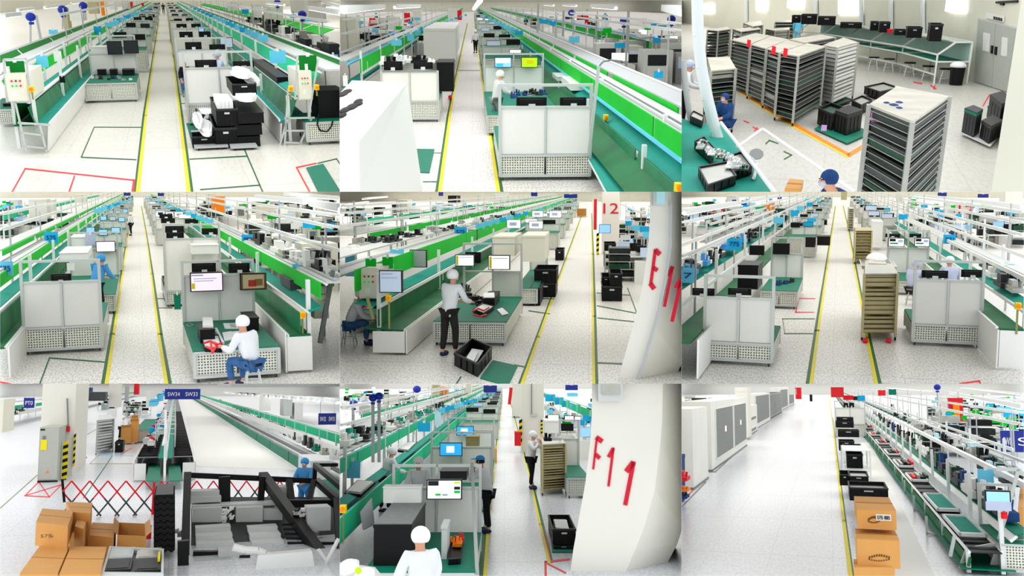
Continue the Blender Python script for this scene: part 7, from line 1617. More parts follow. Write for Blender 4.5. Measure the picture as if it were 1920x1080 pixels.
# cartons
zc = .85
CB = [('upper left carton with print', (228, 890), ((203, 775), (382, 798), (414, 712), (238, 700)), .55, None), ('carton behind the upper left one', (430, 905), ((440, 808), (520, 770), (480, 672), (355, 690)), .5, None),
      ('flat carton in the middle', (500, 915), ((498, 838), (640, 850), (655, 788), (520, 775)), .5, None)]
def cart(i, lab, A, tp, z0, z1, **k):
    return carton(R, L(R, lab), A, tp, z0=z0, z1=z1, **k)
c1 = cart(0, 'bottom left carton with tape seams', (235, 905), ((112, 1062), (325, 1064), (390, 912), (232, 898)), 0, .5)
c2 = cart(0, 'bottom middle carton beside the grey crate', (395, 915), ((335, 1064), (565, 1066), (600, 915), (398, 912)), 0, .5)
c3 = cart(0, 'upper left carton with dark print, on top of the pile', (0, 0), ((203, 775), (382, 798), (414, 712), (238, 700)), .5, .93)
c4 = cart(0, 'tall carton behind the printed one', (0, 0), ((400, 720), (510, 728), (520, 668), (372, 662)), .0, .9)
c5 = cart(0, 'flat carton in the middle of the pile', (0, 0), ((495, 850), (640, 862), (655, 785), (520, 778)), 0, .48)
c6 = cart(0, 'open empty carton in front of the barrier', (0, 0), ((660, 850), (822, 858), (815, 785), (668, 778)), 0, .5, openflaps=True)
c7 = cart(0, 'narrow carton standing between the pile parts', (0, 0), ((420, 800), (470, 815), (500, 735), (445, 722)), 0, .75)
Pp = c3.c; mid = (Pp[0] + Pp[1]) / 2
textpart(R, c3, '575/88', (mid.x, mid.y - .03, .72), .055, 'cartonprint', w=.34)
T = ccrate(R, L(R, 'grey open crate of dark parts at the bottom edge'), (575, 1075), ((570, 1062), (920, 1066), (922, 925), (615, 912)), z0=0, z1=.42, m='grey', rim='lightgrey', fill='dkgrey')
c = T.c; ctr = sum(c, Vector()) / 4
for i, (fx, fy, m) in enumerate(((.25, .35, 'charcoal'), (.75, .35, 'charcoal'), (.25, .8, 'lightgrey'), (.75, .8, 'steel'))):
    p = c[0] + (c[1] - c[0]) * fx + (c[3] - c[0]) * fy; w = (c[1] - c[0]).length * .2; d = abs(c[3].y - c[0].y) * .2
    solo(R, 'packed_unit', L(R, '%s unit packed in the grey crate, %s' % ('dark' if i < 2 else 'silver', ['front left', 'front right', 'rear left', 'rear right'][i])), 'unit', MB().box(p.x - w, p.x + w, p.y - d, p.y + d, .2, .4).box(p.x - w * .8, p.x + w * .8, p.y - d * .8, p.y + d * .8, .4, .41), m)
q = R.P3(895, 975, .43); solo(R, 'yellow_tag', L(R, 'yellow tag at the right rim of the grey crate'), 'tag', MB().box(q[0] - .02, q[0] + .02, q[1] - .4, q[1] + .4, .42, .47), 'yellow')
q = R.P3(835, 870, 0); solo(R, 'red_bottle', L(R, 'bright red bottle between open carton and black belt stack'), 'bottle', MB().bar(q, (q[0], q[1], .3), .06, n=10).bar((q[0], q[1], .3), (q[0], q[1], .36), .025, n=8), 'red')
# black belt stack
Yk = R.P(920, 985)[1]
for i in range(9):
    v = lerp(985, 660, i / 9); z = R.Q(0, v, Yk)[1]; x0, x1 = R.Q(862, v, Yk)[0], R.Q(982, v, Yk)[0]
    mb = MB(); n = 6
    for j in range(n):
        a, b = lerp(x0, x1, j / n), lerp(x0, x1, (j + 1) / n); za = z - (.05 if j % 2 else 0); zb_ = z - (0 if j % 2 else .05)
        mb.hexa([(a, Yk, za), (b, Yk, zb_), (b, Yk + 2.5, zb_), (a, Yk + 2.5, za)], [(a, Yk, za + .1), (b, Yk, zb_ + .1), (b, Yk + 2.5, zb_ + .1), (a, Yk + 2.5, za + .1)])
    mb.box(x0 + .03, x1 - .03, Yk + .1, Yk + 2.4, z - .02, z + .13)
    solo(R, 'black_belt_module', L(R, 'wavy black belt module, level %s of the stack' % ['one', 'two', 'three', 'four', 'five', 'six', 'seven', 'eight', 'nine'][i]), 'belt module', mb, 'black')
# big black framed machine
Ym = 20.0
T = Thing(R, 'framed_machine', L(R, 'large black profile framed machine with grey plates at lower right'), 'machine', R.Q3(1400, 1080, Ym))
def fb(a, b, ya, yb, r, m='black', n=4, name='frame_bar', par=None): return T.part(name, MB().bar(R.Q3(*a, Ym + ya), R.Q3(*b, Ym + yb), r, n=n), m, par)
for a, b, ya, yb, r in (((1048, 512), (1780, 545), 5, 5, .075), ((1055, 512), (1040, 1000), 5, 1, .1), ((1030, 880), (1030, 1090), 0, 0, .12), ((1478, 518), (1905, 1095), 5, 0, .13), ((1262, 520), (1262, 660), 4.8, 4.8, .16), ((1478, 520), (1465, 660), 4.6, 4.6, .09), ((1780, 545), (1910, 660), 5, 3, .09),
                        ((1590, 672), (1930, 672), 3.5, 3.5, .1), ((1772, 455), (1930, 590), 5, 3, .07), ((1772, 455), (1768, 545), 5, 5, .06), ((1772, 455), (1900, 455), 5, 5, .05), ((1625, 545), (1640, 660), 4.7, 4.2, .09), ((1765, 545), (1740, 660), 4.7, 4.2, .07), ((1085, 968), (1440, 968), 1, 1, .12), ((1380, 985), (1350, 1095), .5, 0, .12), ((1900, 660), (1930, 1090), 3, 0, .12), ((1760, 900), (1930, 900), 1.5, 1.5, .05)):
    fb(a, b, ya, yb, r)
T.part('bed', MB().hexa([R.Q3(u, v, Ym + y) for u, v, y in ((1075, 1090, .8), (1930, 1090, .8), (1930, 640, 5.2), (1075, 640, 5.2))][0:4], [tuple(Vector(R.Q3(u, v, Ym + y)) + Vector((0, 0, .02))) for u, v, y in ((1075, 1090, .8), (1930, 1090, .8), (1930, 640, 5.2), (1075, 640, 5.2))]), 'charcoal')
def plate(u0, v0, u1, v1, y, m='lightgrey', th=.6, sk=0):
    a, b = R.Q3(u0, v1, Ym + y), R.Q3(u1, v0, Ym + y)
    return T.part('grey_plate', MB().hexa([(a[0], a[1], a[2]), (b[0], a[1], a[2]), (b[0], a[1] + th, a[2]), (a[0], a[1] + th, a[2])], [(a[0] + sk, a[1], b[2]), (b[0] + sk, a[1], b[2]), (b[0] + sk, a[1] + th, b[2]), (a[0] + sk, a[1] + th, b[2])]), m)
for q in ((1072, 600, 1235, 640, 4.4), (1072, 632, 1245, 670, 4.2), (1075, 668, 1560, 700, 3.9), (1080, 695, 1248, 800, 3.6), (1325, 690, 1480, 835, 3.6), (1480, 700, 1590, 790, 3.7), (1540, 578, 1625, 660, 4.5)): plate(*q)
for j in range(3): plate(1098 + j * 2, 800 + j * 45, 1298 + j * 10, 845 + j * 45, 3.0 - j * .5, 'whitemetal'); plate(1392 + j * 12, 800 + j * 42, 1562 + j * 18, 842 + j * 42, 3.0 - j * .5, 'whitemetal')
plate(1728, 690, 1862, 830, 2.2); plate(1090, 985, 1300, 1090, .3, 'grey'); plate(1228, 935, 1362, 982, .6, 'lightgrey')
rnd = random.Random(77)
for (cu, cv, nn) in ((1280, 740, 12), (1690, 720, 8), (1765, 850, 7), (1320, 1010, 4), (1010, 860, 5)):
    for j in range(nn):
        u, v = cu + rnd.uniform(-32, 32), cv + rnd.uniform(-38, 38); p = R.Q3(u, v, Ym + 2.5)
        T.part('fitting', MB().box(p[0] - .04, p[0] + .05, p[1], p[1] + .2, p[2] - .03, p[2] + .04).bar(p, (p[0] + .06, p[1], p[2] + .07), .02), rnd.choice(['white', 'black', 'steel', 'white']))
for j in range(5):
    a, b = (1640 + j * 14, 700 + j * 32), (1560 + j * 2, 730 + j * 24)
    fb((1585 + j * 8, 790 + j * 26), (1700 + j * 22, 792 + j * 26), 2.6 - j * .2, 2.6 - j * .2, .03, 'rubber', 8, 'roller')
solo(R, 'white_hose', L(R, 'thick white hose along the machine bottom'), 'hose', MB().path([R.Q3(u, v, Ym - .6) for u, v in ((1310, 918), (1380, 935), (1450, 938), (1490, 955), (1520, 985))], .075, 0, 10), 'white')
mb = MB(); lo = [R.Q3(u, v, Ym - 1 + y) for u, v, y in ((1430, 1090, 0), (1780, 1090, 0), (1780, 1085, 1), (1430, 1085, 1))]; hi = [R.Q3(u, v, Ym - 1 + y) for u, v, y in ((1450, 965, 0), (1755, 940, 0), (1745, 925, 1), (1480, 948, 1))]
solo(R, 'white_housing', L(R, 'white rounded housing at the bottom edge of the machine'), 'housing', mb.hexa(lo, hi), 'white')
hbar(R, 'white_tube_frame', L(R, 'thin white tube frame at the lower right corner'), 'frame', [R.Q3(u, v, Ym - .8) for u, v in ((1905, 870), (1835, 1005), (1815, 1060), (1800, 1090))], .04, 'white', n=8)
hbar(R, 'white_tube_frame', L(R, 'short white tube joining the corner frame'), 'frame', [R.Q3(1790, 930, Ym - .8), R.Q3(1838, 1000, Ym - .8)], .035, 'white', n=8)
person(R, L(R, 'worker in bright blue clothes behind the black machine frame'), 0, 0, face=150, pose='work', coat='coatblue', legs='coatblue', cap='capblue', at=R.P(1712, 760), h=1.55, lean=.05)
slabs(R, L(R, 'pale rounded machine hood behind the blue worker'), 'machine_hood', 'machine', 1745, 430, 1860, 540, m='lightgrey', Y=R.P(1800, 740)[1] + 3, dep=3)
# ================================================================== hall h (lower middle view)
R = H8
shell(R, 'floor_cool', 'hazewhite', Hc=5.2)
aisle_tapes(R, [(808, 1085, 22, 22), (824, 830, 16, 12), (866, 430, 6, 4), (890, 230, 4, 3), (908, 90, 2, 2)], [(1168, 1000, 18, 9), (1118, 790, 14, 9), (1068, 560, 9, 6), (1000, 300, 5, 3), (945, 90, 3, 2)])
for i, pts in enumerate((((1150, 1090, 14), (1148, 1000, 12), (1282, 986, 12)), ((1160, 1010, 9), (1262, 1062, 9)), ((1172, 985, 10), (1150, 840, 6)))):
    tape(R, list(pts), 'tapered', L(R, 'red floor tape at the aisle end, %s' % ['corner outline', 'diagonal', 'strip along the yellow line'][i]))
Yc = 17.4
bowcolumn(R, L(R, 'huge white column with red painted characters F 11'), [(1410, -8), (1408, 180), (1400, 330), (1372, 560), (1332, 780), (1305, 930), (1284, 1090)], [(1808, -8), (1805, 180), (1795, 330), (1762, 600), (1705, 800), (1650, 940), (1585, 1090)],
          [(1935, -8), (1935, 180), (1935, 330), (1935, 600), (1925, 790), (1890, 900), (1790, 1090)], Yc, 2.4, m1='columnmat',
          strokes=[[((1438, 300), (1417, 480), .03), ((1434, 300), (1468, 324), .07), ((1428, 395), (1454, 418), .06)], [((1531, 358), (1503, 576), .035), ((1530, 362), (1503, 412), .05)], [((1645, 436), (1597, 682), .06), ((1644, 440), (1603, 494), .075)]])
T = Thing(R, 'junction_box', L(R, 'grey metal box at the top of the F 11 column'), 'box', R.Q3(1510, 100, Yc - .3)); a, b = R.Q3(1445, 98, Yc - .3), R.Q3(1582, -10, Yc - .3)
T.part('body', MB().box(a[0], b[0], Yc - .3, Yc - .03, a[2], b[2]), 'lightgrey'); T.part('lid', MB().box(a[0] + .06, b[0] - .06, Yc - .34, Yc - .3, a[2] + .12, b[2]), 'steel')
C = column(R, L(R, 'cream column beside the aisle behind the standing worker'), 1015, 1140, 385, -20, Yd=5)
for u in (1008, 1130): hazard(R, C, R.Q(u, 300, C.Y0)[0], C.Y0 - .1, R.Q(0, 350 if u < 1100 else 290, C.Y0)[1], R.Q(0, 205, C.Y0)[1], .07, 8)
C.part('conduit', MB().bar(R.Q3(1070, 170, C.Y0 - .1), R.Q3(1070, -10, C.Y0 - .1), .025), 'midgrey'); C.part('socket', MB().box(R.Q(1062, 0, C.Y0)[0], R.Q(1100, 0, C.Y0)[0], C.Y0 - .08, C.Y0, R.Q(0, 182, C.Y0)[1], R.Q(0, 165, C.Y0)[1]), 'lightgrey')
T = slabs(R, L(R, 'red fire box at the foot of the cream column'), 'fire_box', 'fire box', 975, 270, 1010, 348, m='red', Y=C.Y0 - .5, dep=1)
slabs(R, L(R, 'second cream pillar further down the aisle'), 'pillar_shaft', 'pillar', 962, -10, 1012, 180, m='columnmat', Y=R.P(980, 190)[1], dep=4)
hbar(R, 'aisle_banner', L(R, 'narrow dark red banner at the far pillar'), 'banner', [R.Q3(955, 20, 75), R.Q3(945, 115, 75)], .15, 'red')
rack(R, L(R, 'tall tan tray rack beside the cream column'), (1128, 628), ((1130, 342), (1262, 335), (1235, 305), (1125, 312)), 18, m='tan', tray='tan', topm='steel', edge='tandark')
clutter(R, L(R, 'crumpled metal item on the tan rack'), 'metal_item', 'metal part', 'metal items on the tan rack', [(1160, 318, 1.72), (1205, 312, 1.72), (1185, 306, 1.74)], ['steel', 'black', 'lightgrey'], (.24, .2), 3, 'part')
person(R, L(R, 'standing worker in grey coat and black trousers by the tan rack'), 1068, 590, face=-120, pose='chin', coat='coatwhite', legs='blackcloth', cap='capwhite', h=1.76, lean=.05)
S = station(R, L(R, 'white panelled bench with green top right of the tan rack'), 1272, 1392, 642, 528, 310, 200, kind='front', vw=462, npan=1)
for i, (u0, v0, u1, v1, m) in enumerate(((1160, 172, 1225, 206, 'scr_white'), (1255, 178, 1310, 214, 'scr_pink'), (1310, 180, 1350, 205, 'scr_white'))):
    monitor(R, L(R, 'lit monitor right of the column, %s' % ['first', 'second', 'third'][i]), u0, v0, u1, v1, R.P(1240, 480)[1], m)
slabs(R, L(R, 'white locker behind the lit monitors'), 'locker', 'locker', 1145, 205, 1225, 305, m='panel', Y=R.P(1180, 500)[1], dep=2)
backfill(R, 'right of the cream column', 1145, 1420, 430, 150, 16, 83, .8, kinds=('dev', 'bench', 'dev'))
aline(R, L(R, 'green boarded line behind the right benches'), (1600, 500, 0), 50, [('green_board', 'board_teal', (1400, 195, 1.6), (1400, 145), .03, 10, .4), ('rail', 'whitemetal', (1400, 138, 1.9), (1400, 130), .05)], posts=[((1400, 195, 1.6), .05, 2.0)], pstep=8)
sky_cards(R, [(1175, 78, 56, 40, 1.9), (1225, 95, 50, 40, 1.85), (1262, 112, 46, 36, 1.8), (1300, 60, 60, 20, 2.2), (1310, 130, 50, 30, 1.8)], L(R, 'blue card hanging right of the cream column'), seed=9)
Yk = R.P(1250, 930)[1]
floorpoly(R, [(1185, 942), (1302, 942), (1305, 860), (1180, 860)], 'mat_teal', L(R, 'green mat under the black crate in front of the column'), z=.03)
T = crate(R, L(R, 'tall black crate with white sheets in front of the column'), 1190, 815, 1318, 910, z0=.03, vtb=735)
x0, x1, y0, y1, z0, z1 = T.box
solo(R, 'paper_stack', L(R, 'white paper stack in the black crate by the column'), 'paper', MB().box(x0 + .1, x1 - .1, y0 + .3, y1 - .3, z0 + .03, z1 - .06).prism([(x0 + .08, y0 + .5), (x1 - .12, y0 + .3), (x1 - .08, y1 - .5), (x0 + .12, y1 - .4)], z1 - .06, z1 - .04), 'foam')
T2 = crate(R, L(R, 'lower black crate under the white sheet crate'), 1195, 912, 1308, 928, z0=.03, dep=2)
# front station
Yf = R.P(600, 1200)[1]
F = station(R, L(R, 'front workstation with cream panels and green worktop'), 130, 745, 1220, 1065, 585, 452, kind='front', vw=842, npan=2, skip=(), depth=4)
hbar(R, 'corner_post', L(R, 'white profile post at the workstation corner by the aisle'), 'post', [R.Q3(765, 1085, F.Y0), R.Q3(735, 450, F.Yb)], .035, 'alu')
M = monitor(R, L(R, 'large monitor with white program window on the front workstation'), 480, 538, 678, 650, F.yp - .5, 'scr_white', extras=[(.04, .06, .34, .3, 'charcoal'), (.78, .1, .95, .2, 'scr_green'), (.78, .35, .95, .5, 'charcoal'), (.78, .55, .95, .68, 'green_lamp'), (.25, .7, .4, .8, 'green_lamp'), (.45, .72, .6, .8, 'lilac')])
T = slabs(R, L(R, 'big black test machine with shiny top on the front workstation'), 'test_machine', 'machine', 180, 790, 395, 1020, m='black', Y=R.P(300, 1020, F.zt)[1] - .2, vtb=668)
T.part('shiny_top', MB().box(T.box[0], T.box[1], T.box[2], T.box[3], T.box[5], T.box[5] + .015), 'midgrey')
slabs(R, L(R, 'white front cover panel above the black machine'), 'cover_panel', 'panel', 235, 578, 448, 670, m='white', Y=F.yp - .8, dep=.4)
solo(R, 'tilted_screen', L(R, 'tilted grey side screen left of the black machine'), 'screen', MB().hexa([R.Q3(105, 720, F.yp - 1.4), R.Q3(120, 820, F.yp - 1.4), R.Q3(180, 790, F.yp - 1), R.Q3(165, 645, F.yp - 1)], [R.Q3(112, 715, F.yp - 1.3), R.Q3(128, 822, F.yp - 1.3), R.Q3(188, 790, F.yp - .9), R.Q3(172, 640, F.yp - .9)]), 'grey')
zt = F.zt + .03
T = ccrate(R, L(R, 'black tray with orange red parts on the green worktop'), (600, 1015), ((600, 985), (672, 980), (685, 865), (615, 865)), z0=zt, z1=zt + .1)
clutter(R, L(R, 'cylinder part in the black tray'), 'red_part', 'part', 'red parts in the black tray', [(625, 885, zt + .05), (650, 880, zt + .05), (675, 885, zt + .05), (640, 910, zt + .05), (662, 908, zt + .05)], ['red', 'orange', 'red'], (.1, .12), 4, 'part')
slabs(R, L(R, 'narrow white fixture plate left of the black tray'), 'fixture_plate', 'plate', 562, 800, 595, 985, m='lightgrey', Y=R.P(580, 985, zt)[1], dep=.8)
person(R, L(R, 'person in white coat and bouffant cap seen from behind at the bottom'), 0, 0, face=25, pose='work', coat='coatwhite', legs='blackcloth', cap='capwhite', at=R.P(455, 1620), h=1.62, lean=.08)
for i, (u0, v0, u1, v1) in enumerate(((-20, 940, 95, 1010), (60, 1000, 190, 1060))):
    p = R.Q3((u0 + u1) / 2, v1, F.Y0 - 1); solo(R, 'crumpled_bag', L(R, 'crumpled %s plastic bag in the lower left corner' % ['white', 'pink'][i]), 'bag', MB().ball((p[0], p[1], p[2] - .05), .13, .4, .1, n=9, m=5, zmin=-.5).ball((p[0] + .08, p[1], p[2] - .03), .08, .3, .08, n=7, m=4, zmin=-.5), ['foam', 'scr_pink'][i])
p = R.Q3(95, 1050, F.Y0 - 1.6); solo(R, 'lime_ball', L(R, 'small lime green ball at the lower left corner'), 'ball', MB().ball(p, .05, n=10, m=6, zmin=-.99), 'scr_green')
floorpoly(R, [(-20, 1000), (190, 1030), (240, 1090), (-20, 1090)], 'panel', L(R, 'pale bench surface under the bags in the lower left corner'), name='side_bench', cat='bench', z=.5)
person(R, L(R, 'worker in white coat, blue cap and black trousers at the aisle'), 822, 835, face=70, pose='chin', coat='coatwhite', legs='blackcloth', cap='capblue', capk='cap', h=1.66, lean=.12, mask=False)
person(R, L(R, 'person in white bouffant cap hidden behind the front workstation'), 0, 0, face=180, pose='work', coat='coatwhite', cap='capwhite', at=(R.Q(428, 520, F.yp + 2.2)[0], F.yp + 2.6), h=1.66)
slabs(R, L(R, 'dark brown tilted monitor behind the front workstation'), 'dark_device', 'device', 555, 490, 705, 540, m='charcoal', Y=F.yp + 1.2, vtb=462)
S2 = station(R, L(R, 'second workstation with a bright blue screen'), 450, 838, 720, 640, 355, 268, kind='front', vw=560, npan=2)
monitor(R, L(R, 'bright blue desktop screen on the second workstation'), 553, 330, 680, 405, S2.yp - .4, 'scr_cyan', extras=[(.3, .25, .65, .75, 'scr_white')])
S3 = station(R, L(R, 'third workstation with a small blue screen'), 560, 850, 560, 490, 262, 188, kind='front', vw=430, npan=2)
monitor(R, L(R, 'small blue desktop screen on the third workstation'), 648, 237, 745, 290, S3.yp - .4, 'scr_cyan', extras=[(.25, .25, .65, .75, 'scr_white')])
slabs(R, L(R, 'brown grey device pile on the third workstation'), 'device_pile', 'device', 700, 295, 775, 352, m='tandark', Y=S3.Y0 + .3, dep=1)
carton(R, L(R, 'brown carton at the left aisle line behind the worker'), (838, 445), ((838, 365), (875, 365), (872, 350), (838, 350)))
far_stations(R, 'left', 640, 872, 420, [345, 285, 238, 198, 165, 138, 112], kind='front', mon=2, col=['black', 'scr_blue', 'black'], seed=85)
person(R, L(R, 'worker in white coat and cap behind the second workstation, left'), 0, 0, face=-60, pose='work', coat='coatwhite', cap='capwhite', at=(R.Q(250, 430, F.Yb + 6)[0], F.Yb + 6), h=1.62)
LL = aline(R, L(R, 'assembly line with teal boards along the left side'), (-200, 1300, 0), 45, [
    ('belt', 'belt', (60, 830, .75), (-120, 780, .75), .03), ('glass_screen', 'board_teal', (60, 830, .72), (60, 700), .03, 7, .2), ('rail', 'cyanlight', (0, 770, .9), (0, 745), .05), ('shelf', 'belt', (60, 660, 1.05), (0, 640, 1.1), .03),
    ('green_board', 'board_teal', (0, 500, 1.38), (0, 425), .03, 14, .15), ('board_rail', 'cyanlight', (0, 425, 1.6), (0, 412), .04), ('top_tray', 'lightgrey', (0, 400, 1.65), (0, 345, 1.65), .04), ('rear_board', 'dkboard', (0, 340, 1.7), (0, 318), .03, 12, .8), ('rear_tray', 'grey', (0, 300, 1.8), (0, 262, 1.8), .04)],
    posts=[((0, 500, 1.38), .8, 1.9)], pstep=7)
aline(R, L(R, 'second teal boarded line at the far left'), (-300, 420, 0), 50, [('green_board', 'board_teal', (0, 225, 1.7), (0, 200), .03, 12, .8), ('rail', 'whitemetal', (0, 180, 1.95), (0, 172), .05), ('tray', 'grey', (0, 270, 1.4), (0, 250, 1.4), .05)], posts=[((0, 225, 1.7), .05, 2.1)], pstep=8)
card(R, L(R, 'large pale blue card on the left line'), 15, 430, 105, 530, R.P(60, 480, 1.3)[1] - .5, 'cyan')
card(R, L(R, 'pale blue card over the left line, middle'), 430, 215, 500, 268, R.P(465, 245, 1.7)[1] - .5, 'cyan2')
card(R, L(R, 'pale notice on the left line boards'), 525, 160, 560, 235, R.P(540, 200, 1.8)[1] - .5, 'cyanlight', name='notice')
sky_cards(R, [(lerp(560, 860, i / 11), lerp(150, 55, i / 11), lerp(46, 14, i / 11), lerp(30, 10, i / 11), 1.95) for i in range(12)], L(R, 'blue card hanging over the far left line'), seed=10)
for i, (A, tp) in enumerate((((40, 640), ((110, 620), (195, 545), (90, 540), (15, 610))), ((330, 395), ((375, 378), (430, 325), (375, 325), (315, 372))))):
    T = ccrate(R, L(R, 'black tray with white sheet on the left line, %s' % ['near', 'further'][i]), A, tp, z0=1.05, z1=1.12, fill='white')
    c = T.c; ctr = sum(c, Vector()) / 4
    solo(R, 'white_sheet', L(R, 'white sheet lying in the %s black tray, left line' % ['near', 'further'][i]), 'sheet', MB().prism([(lerp(ctr.x, p.x, .8), lerp(ctr.y, p.y, .8)) for p in c], 1.12, 1.14), 'foam')
clutter(R, L(R, 'part on the left rear trays'), 'machine_part', 'machine part', 'parts on the left rear trays', spread(10, 345, 700, 90, 1.75, 30, 26, 38), ['black', 'charcoal', 'white', 'belt', 'steel'], (.35, .25), 18, 'part')
backfill(R, 'in the far left area', 0, 700, 170, 95, 24, 84, 1.0, kinds=('rackk', 'dev', 'bench'))
for i, (u, vb, vt) in enumerate(((178, 440, 78), (212, 440, 68), (70, 300, 110), (425, 130, 30))):
    polelamp(R, L(R, 'blue lamp on a profile post, %s' % ['front left', 'front right', 'outer left without glow', 'far'][i]), u, vb, vt, R.P(u, vb, 1.7)[1] if i != 2 else 50)
for i, (u0, v0, u1, v1, m) in enumerate(((240, 60, 310, 110, 'cream'), (510, 5, 545, 75, 'tan'), (548, 15, 592, 78, 'orange'), (700, 0, 730, 50, 'cream'))):
    slabs(R, L(R, '%s cabinet by the far wall' % ['low cream', 'tan', 'orange red', 'thin cream'][i]), 'tall_cabinet', 'cabinet', u0, v0, u1, v1, m=m, Y=90 + 4 * i, dep=3)
card(R, L(R, 'dark blue framed hanging sign under the ceiling'), 800, 8, 875, 48, 88, 'bluesign'); card(R, L(R, 'dark blue hanging sign right of the column'), 1260, 5, 1330, 35, 80, 'bluesign')
estop(R, L(R, 'orange stop switch at the left edge'), 12, 900, 700, F.Y0 + 1)
rails(R, [(0, 230, 2.2, 'left inner'), (0, 130, 2.6, 'left outer'), (300, 60, 2.6, 'left outermost')])
# ================================================================== hall i (lower right view)
R = H9
shell(R, 'floor_cool', 'hazewhite', Hc=5.2, far=400, lz=4.9, ls=29)
tape(R, [(945, 1090, 26), (905, 770, 18), (866, 430, 10), (840, 190, 5), (824, 70, 3)], 'yellow', L(R, 'bright yellow tape line beside the carton row'))
tape(R, [(962, 1090, 10), (918, 770, 8), (873, 430, 5), (845, 190, 3)], 'tapegreen', L(R, 'dark green tape beside the yellow line'), z=.003)
for i, pts in enumerate((((-5, 690, 8), (130, 552, 6), (105, 548, 5), (100, 560, 5)), ((150, 494, 6), (185, 494, 6), (342, 346, 5), (300, 344, 5)), ((0, 660, 6), (95, 555, 5)))):
    tape(R, list(pts), ['midgrey', 'midgrey', 'tapered'][i], L(R, 'floor edge line, %s' % ['grey at the lower left', 'grey around the big glass cabinet', 'red at the left edge'][i]))
def glasscab(R, label, fl, fr, top_l, top_r, wins, m='panel', d=1.2):
    """cabinet against the left wall: fl, fr floor pixels of its aisle side, near and far"""
    p, q = Vector((*R.P(*fl), 0)), Vector((*R.P(*fr), 0)); q.x = p.x
    zt = R.Q(top_l[0], top_l[1], p.y)[1]
    T = Thing(R, 'glass_door_cabinet', label, 'cabinet', p)
    T.part('body', MB().box(p.x - d, p.x, p.y, q.y, .06, zt), m)
    T.part('plinth', MB().box(p.x - d, p.x + .02, p.y, q.y, 0, .07), 'midgrey')
    for a, b, z0, z1 in wins:
        y0, y1 = lerp(p.y, q.y, a), lerp(p.y, q.y, b)
        w = T.part('glass_door', MB().box(p.x, p.x + .04, y0, y1, z0 * zt, z1 * zt), 'midgrey')
        T.part('door_frame', MB().box(p.x, p.x + .06, y0 - .08, y0, z0 * zt, z1 * zt).box(p.x, p.x + .06, y1, y1 + .08, z0 * zt, z1 * zt).box(p.x, p.x + .06, y0, y1, z1 * zt, z1 * zt + .03).box(p.x, p.x + .06, y0, y1, z0 * zt - .03, z0 * zt), 'white', w)
    return T
T = glasscab(R, L(R, 'big white cabinet with grey glass doors at the left'), (165, 492), (322, 345), (128, 100), (310, 70), [(.08, .5, .15, .88), (.54, .95, .15, .88)])
for i, (a) in enumerate((.3, .75)):
    p = T.o; y = lerp(R.P(165, 492)[1], R.P(322, 345)[1], a); x = R.P(165, 492)[0]; T.part('paper_note', MB().box(x + .045, x + .06, y - .3, y + .3, 1.35, 1.6), 'scr_pink')
glasscab(R, L(R, 'second cabinet with pale glass doors, further along the wall'), (400, 262), (482, 205), (405, 60), (480, 50), [(.1, .9, .15, .95)])
glasscab(R, L(R, 'dark cabinet with black shelves beside the second glass cabinet'), (482, 205), (540, 160), (482, 55), (540, 45), [(.05, .95, .1, .97)], m='charcoal')
glasscab(R, L(R, 'third pair of glass door cabinets far along the wall'), (545, 155), (622, 110), (550, 20), (620, 15), [(.05, .45, .1, .9), (.55, .95, .1, .9)])
glasscab(R, L(R, 'plain pale machine housing at the left edge'), (62, 595), (118, 530), (20, 140), (110, 110), [], m='panel', d=1.6)
T = glasscab(R, L(R, 'white side machine with dark roller openings'), (362, 300), (410, 262), (360, 130), (400, 110), [(.1, .8, .1, .2), (.1, .8, .5, .6)])
x, y = R.P(328, 328); T = Thing(R, 'hazard_post', L(R, 'yellow and black guard post beside the big glass cabinet'), 'post', (x, y, 0)); T.part('core', MB().box(x - .05, x + .05, y + .1, y + .3, 0, 1.2), 'yellow'); hazard(R, T, x, y, .05, R.Q(0, 205, y)[1], .08, 9)
slabs(R, L(R, 'white column between the cabinets at the left'), 'pillar_shaft', 'pillar', 300, 20, 362, 300, m='columnmat', Y=R.P(350, 315)[1], dep=3)
slabs(R, L(R, 'dark blue and red clad machine at the left frame edge'), 'edge_machine', 'machine', -90, 420, -45, 690, m='navy', Y=R.P(0, 700)[1], dep=2)
clutter(R, L(R, 'item hanging at the left frame edge'), 'hanging_item', 'item', 'items at the left frame edge', [(10, 540, .8), (12, 600, .5), (8, 640, .3)], ['orange', 'tapered', 'navy'], (.2, .2), 6, 'part')
backfill(R, 'along the left wall', -30, 300, 240, 150, 12, 92, 1.2, kinds=('rackk', 'cab', 'rackk'))
for i, (u0, v0, u1, v1, m) in enumerate(((635, 20, 665, 85, 'tapered'), (595, 0, 640, 60, 'panel'), (715, 60, 728, 98, 'black'))):
    slabs(R, L(R, '%s far along the left wall' % ['red framed board', 'pale cabinet', 'small black post'][i]), 'wall_unit', 'unit', u0, v0, u1, v1, m=m, Y=110, dep=2)
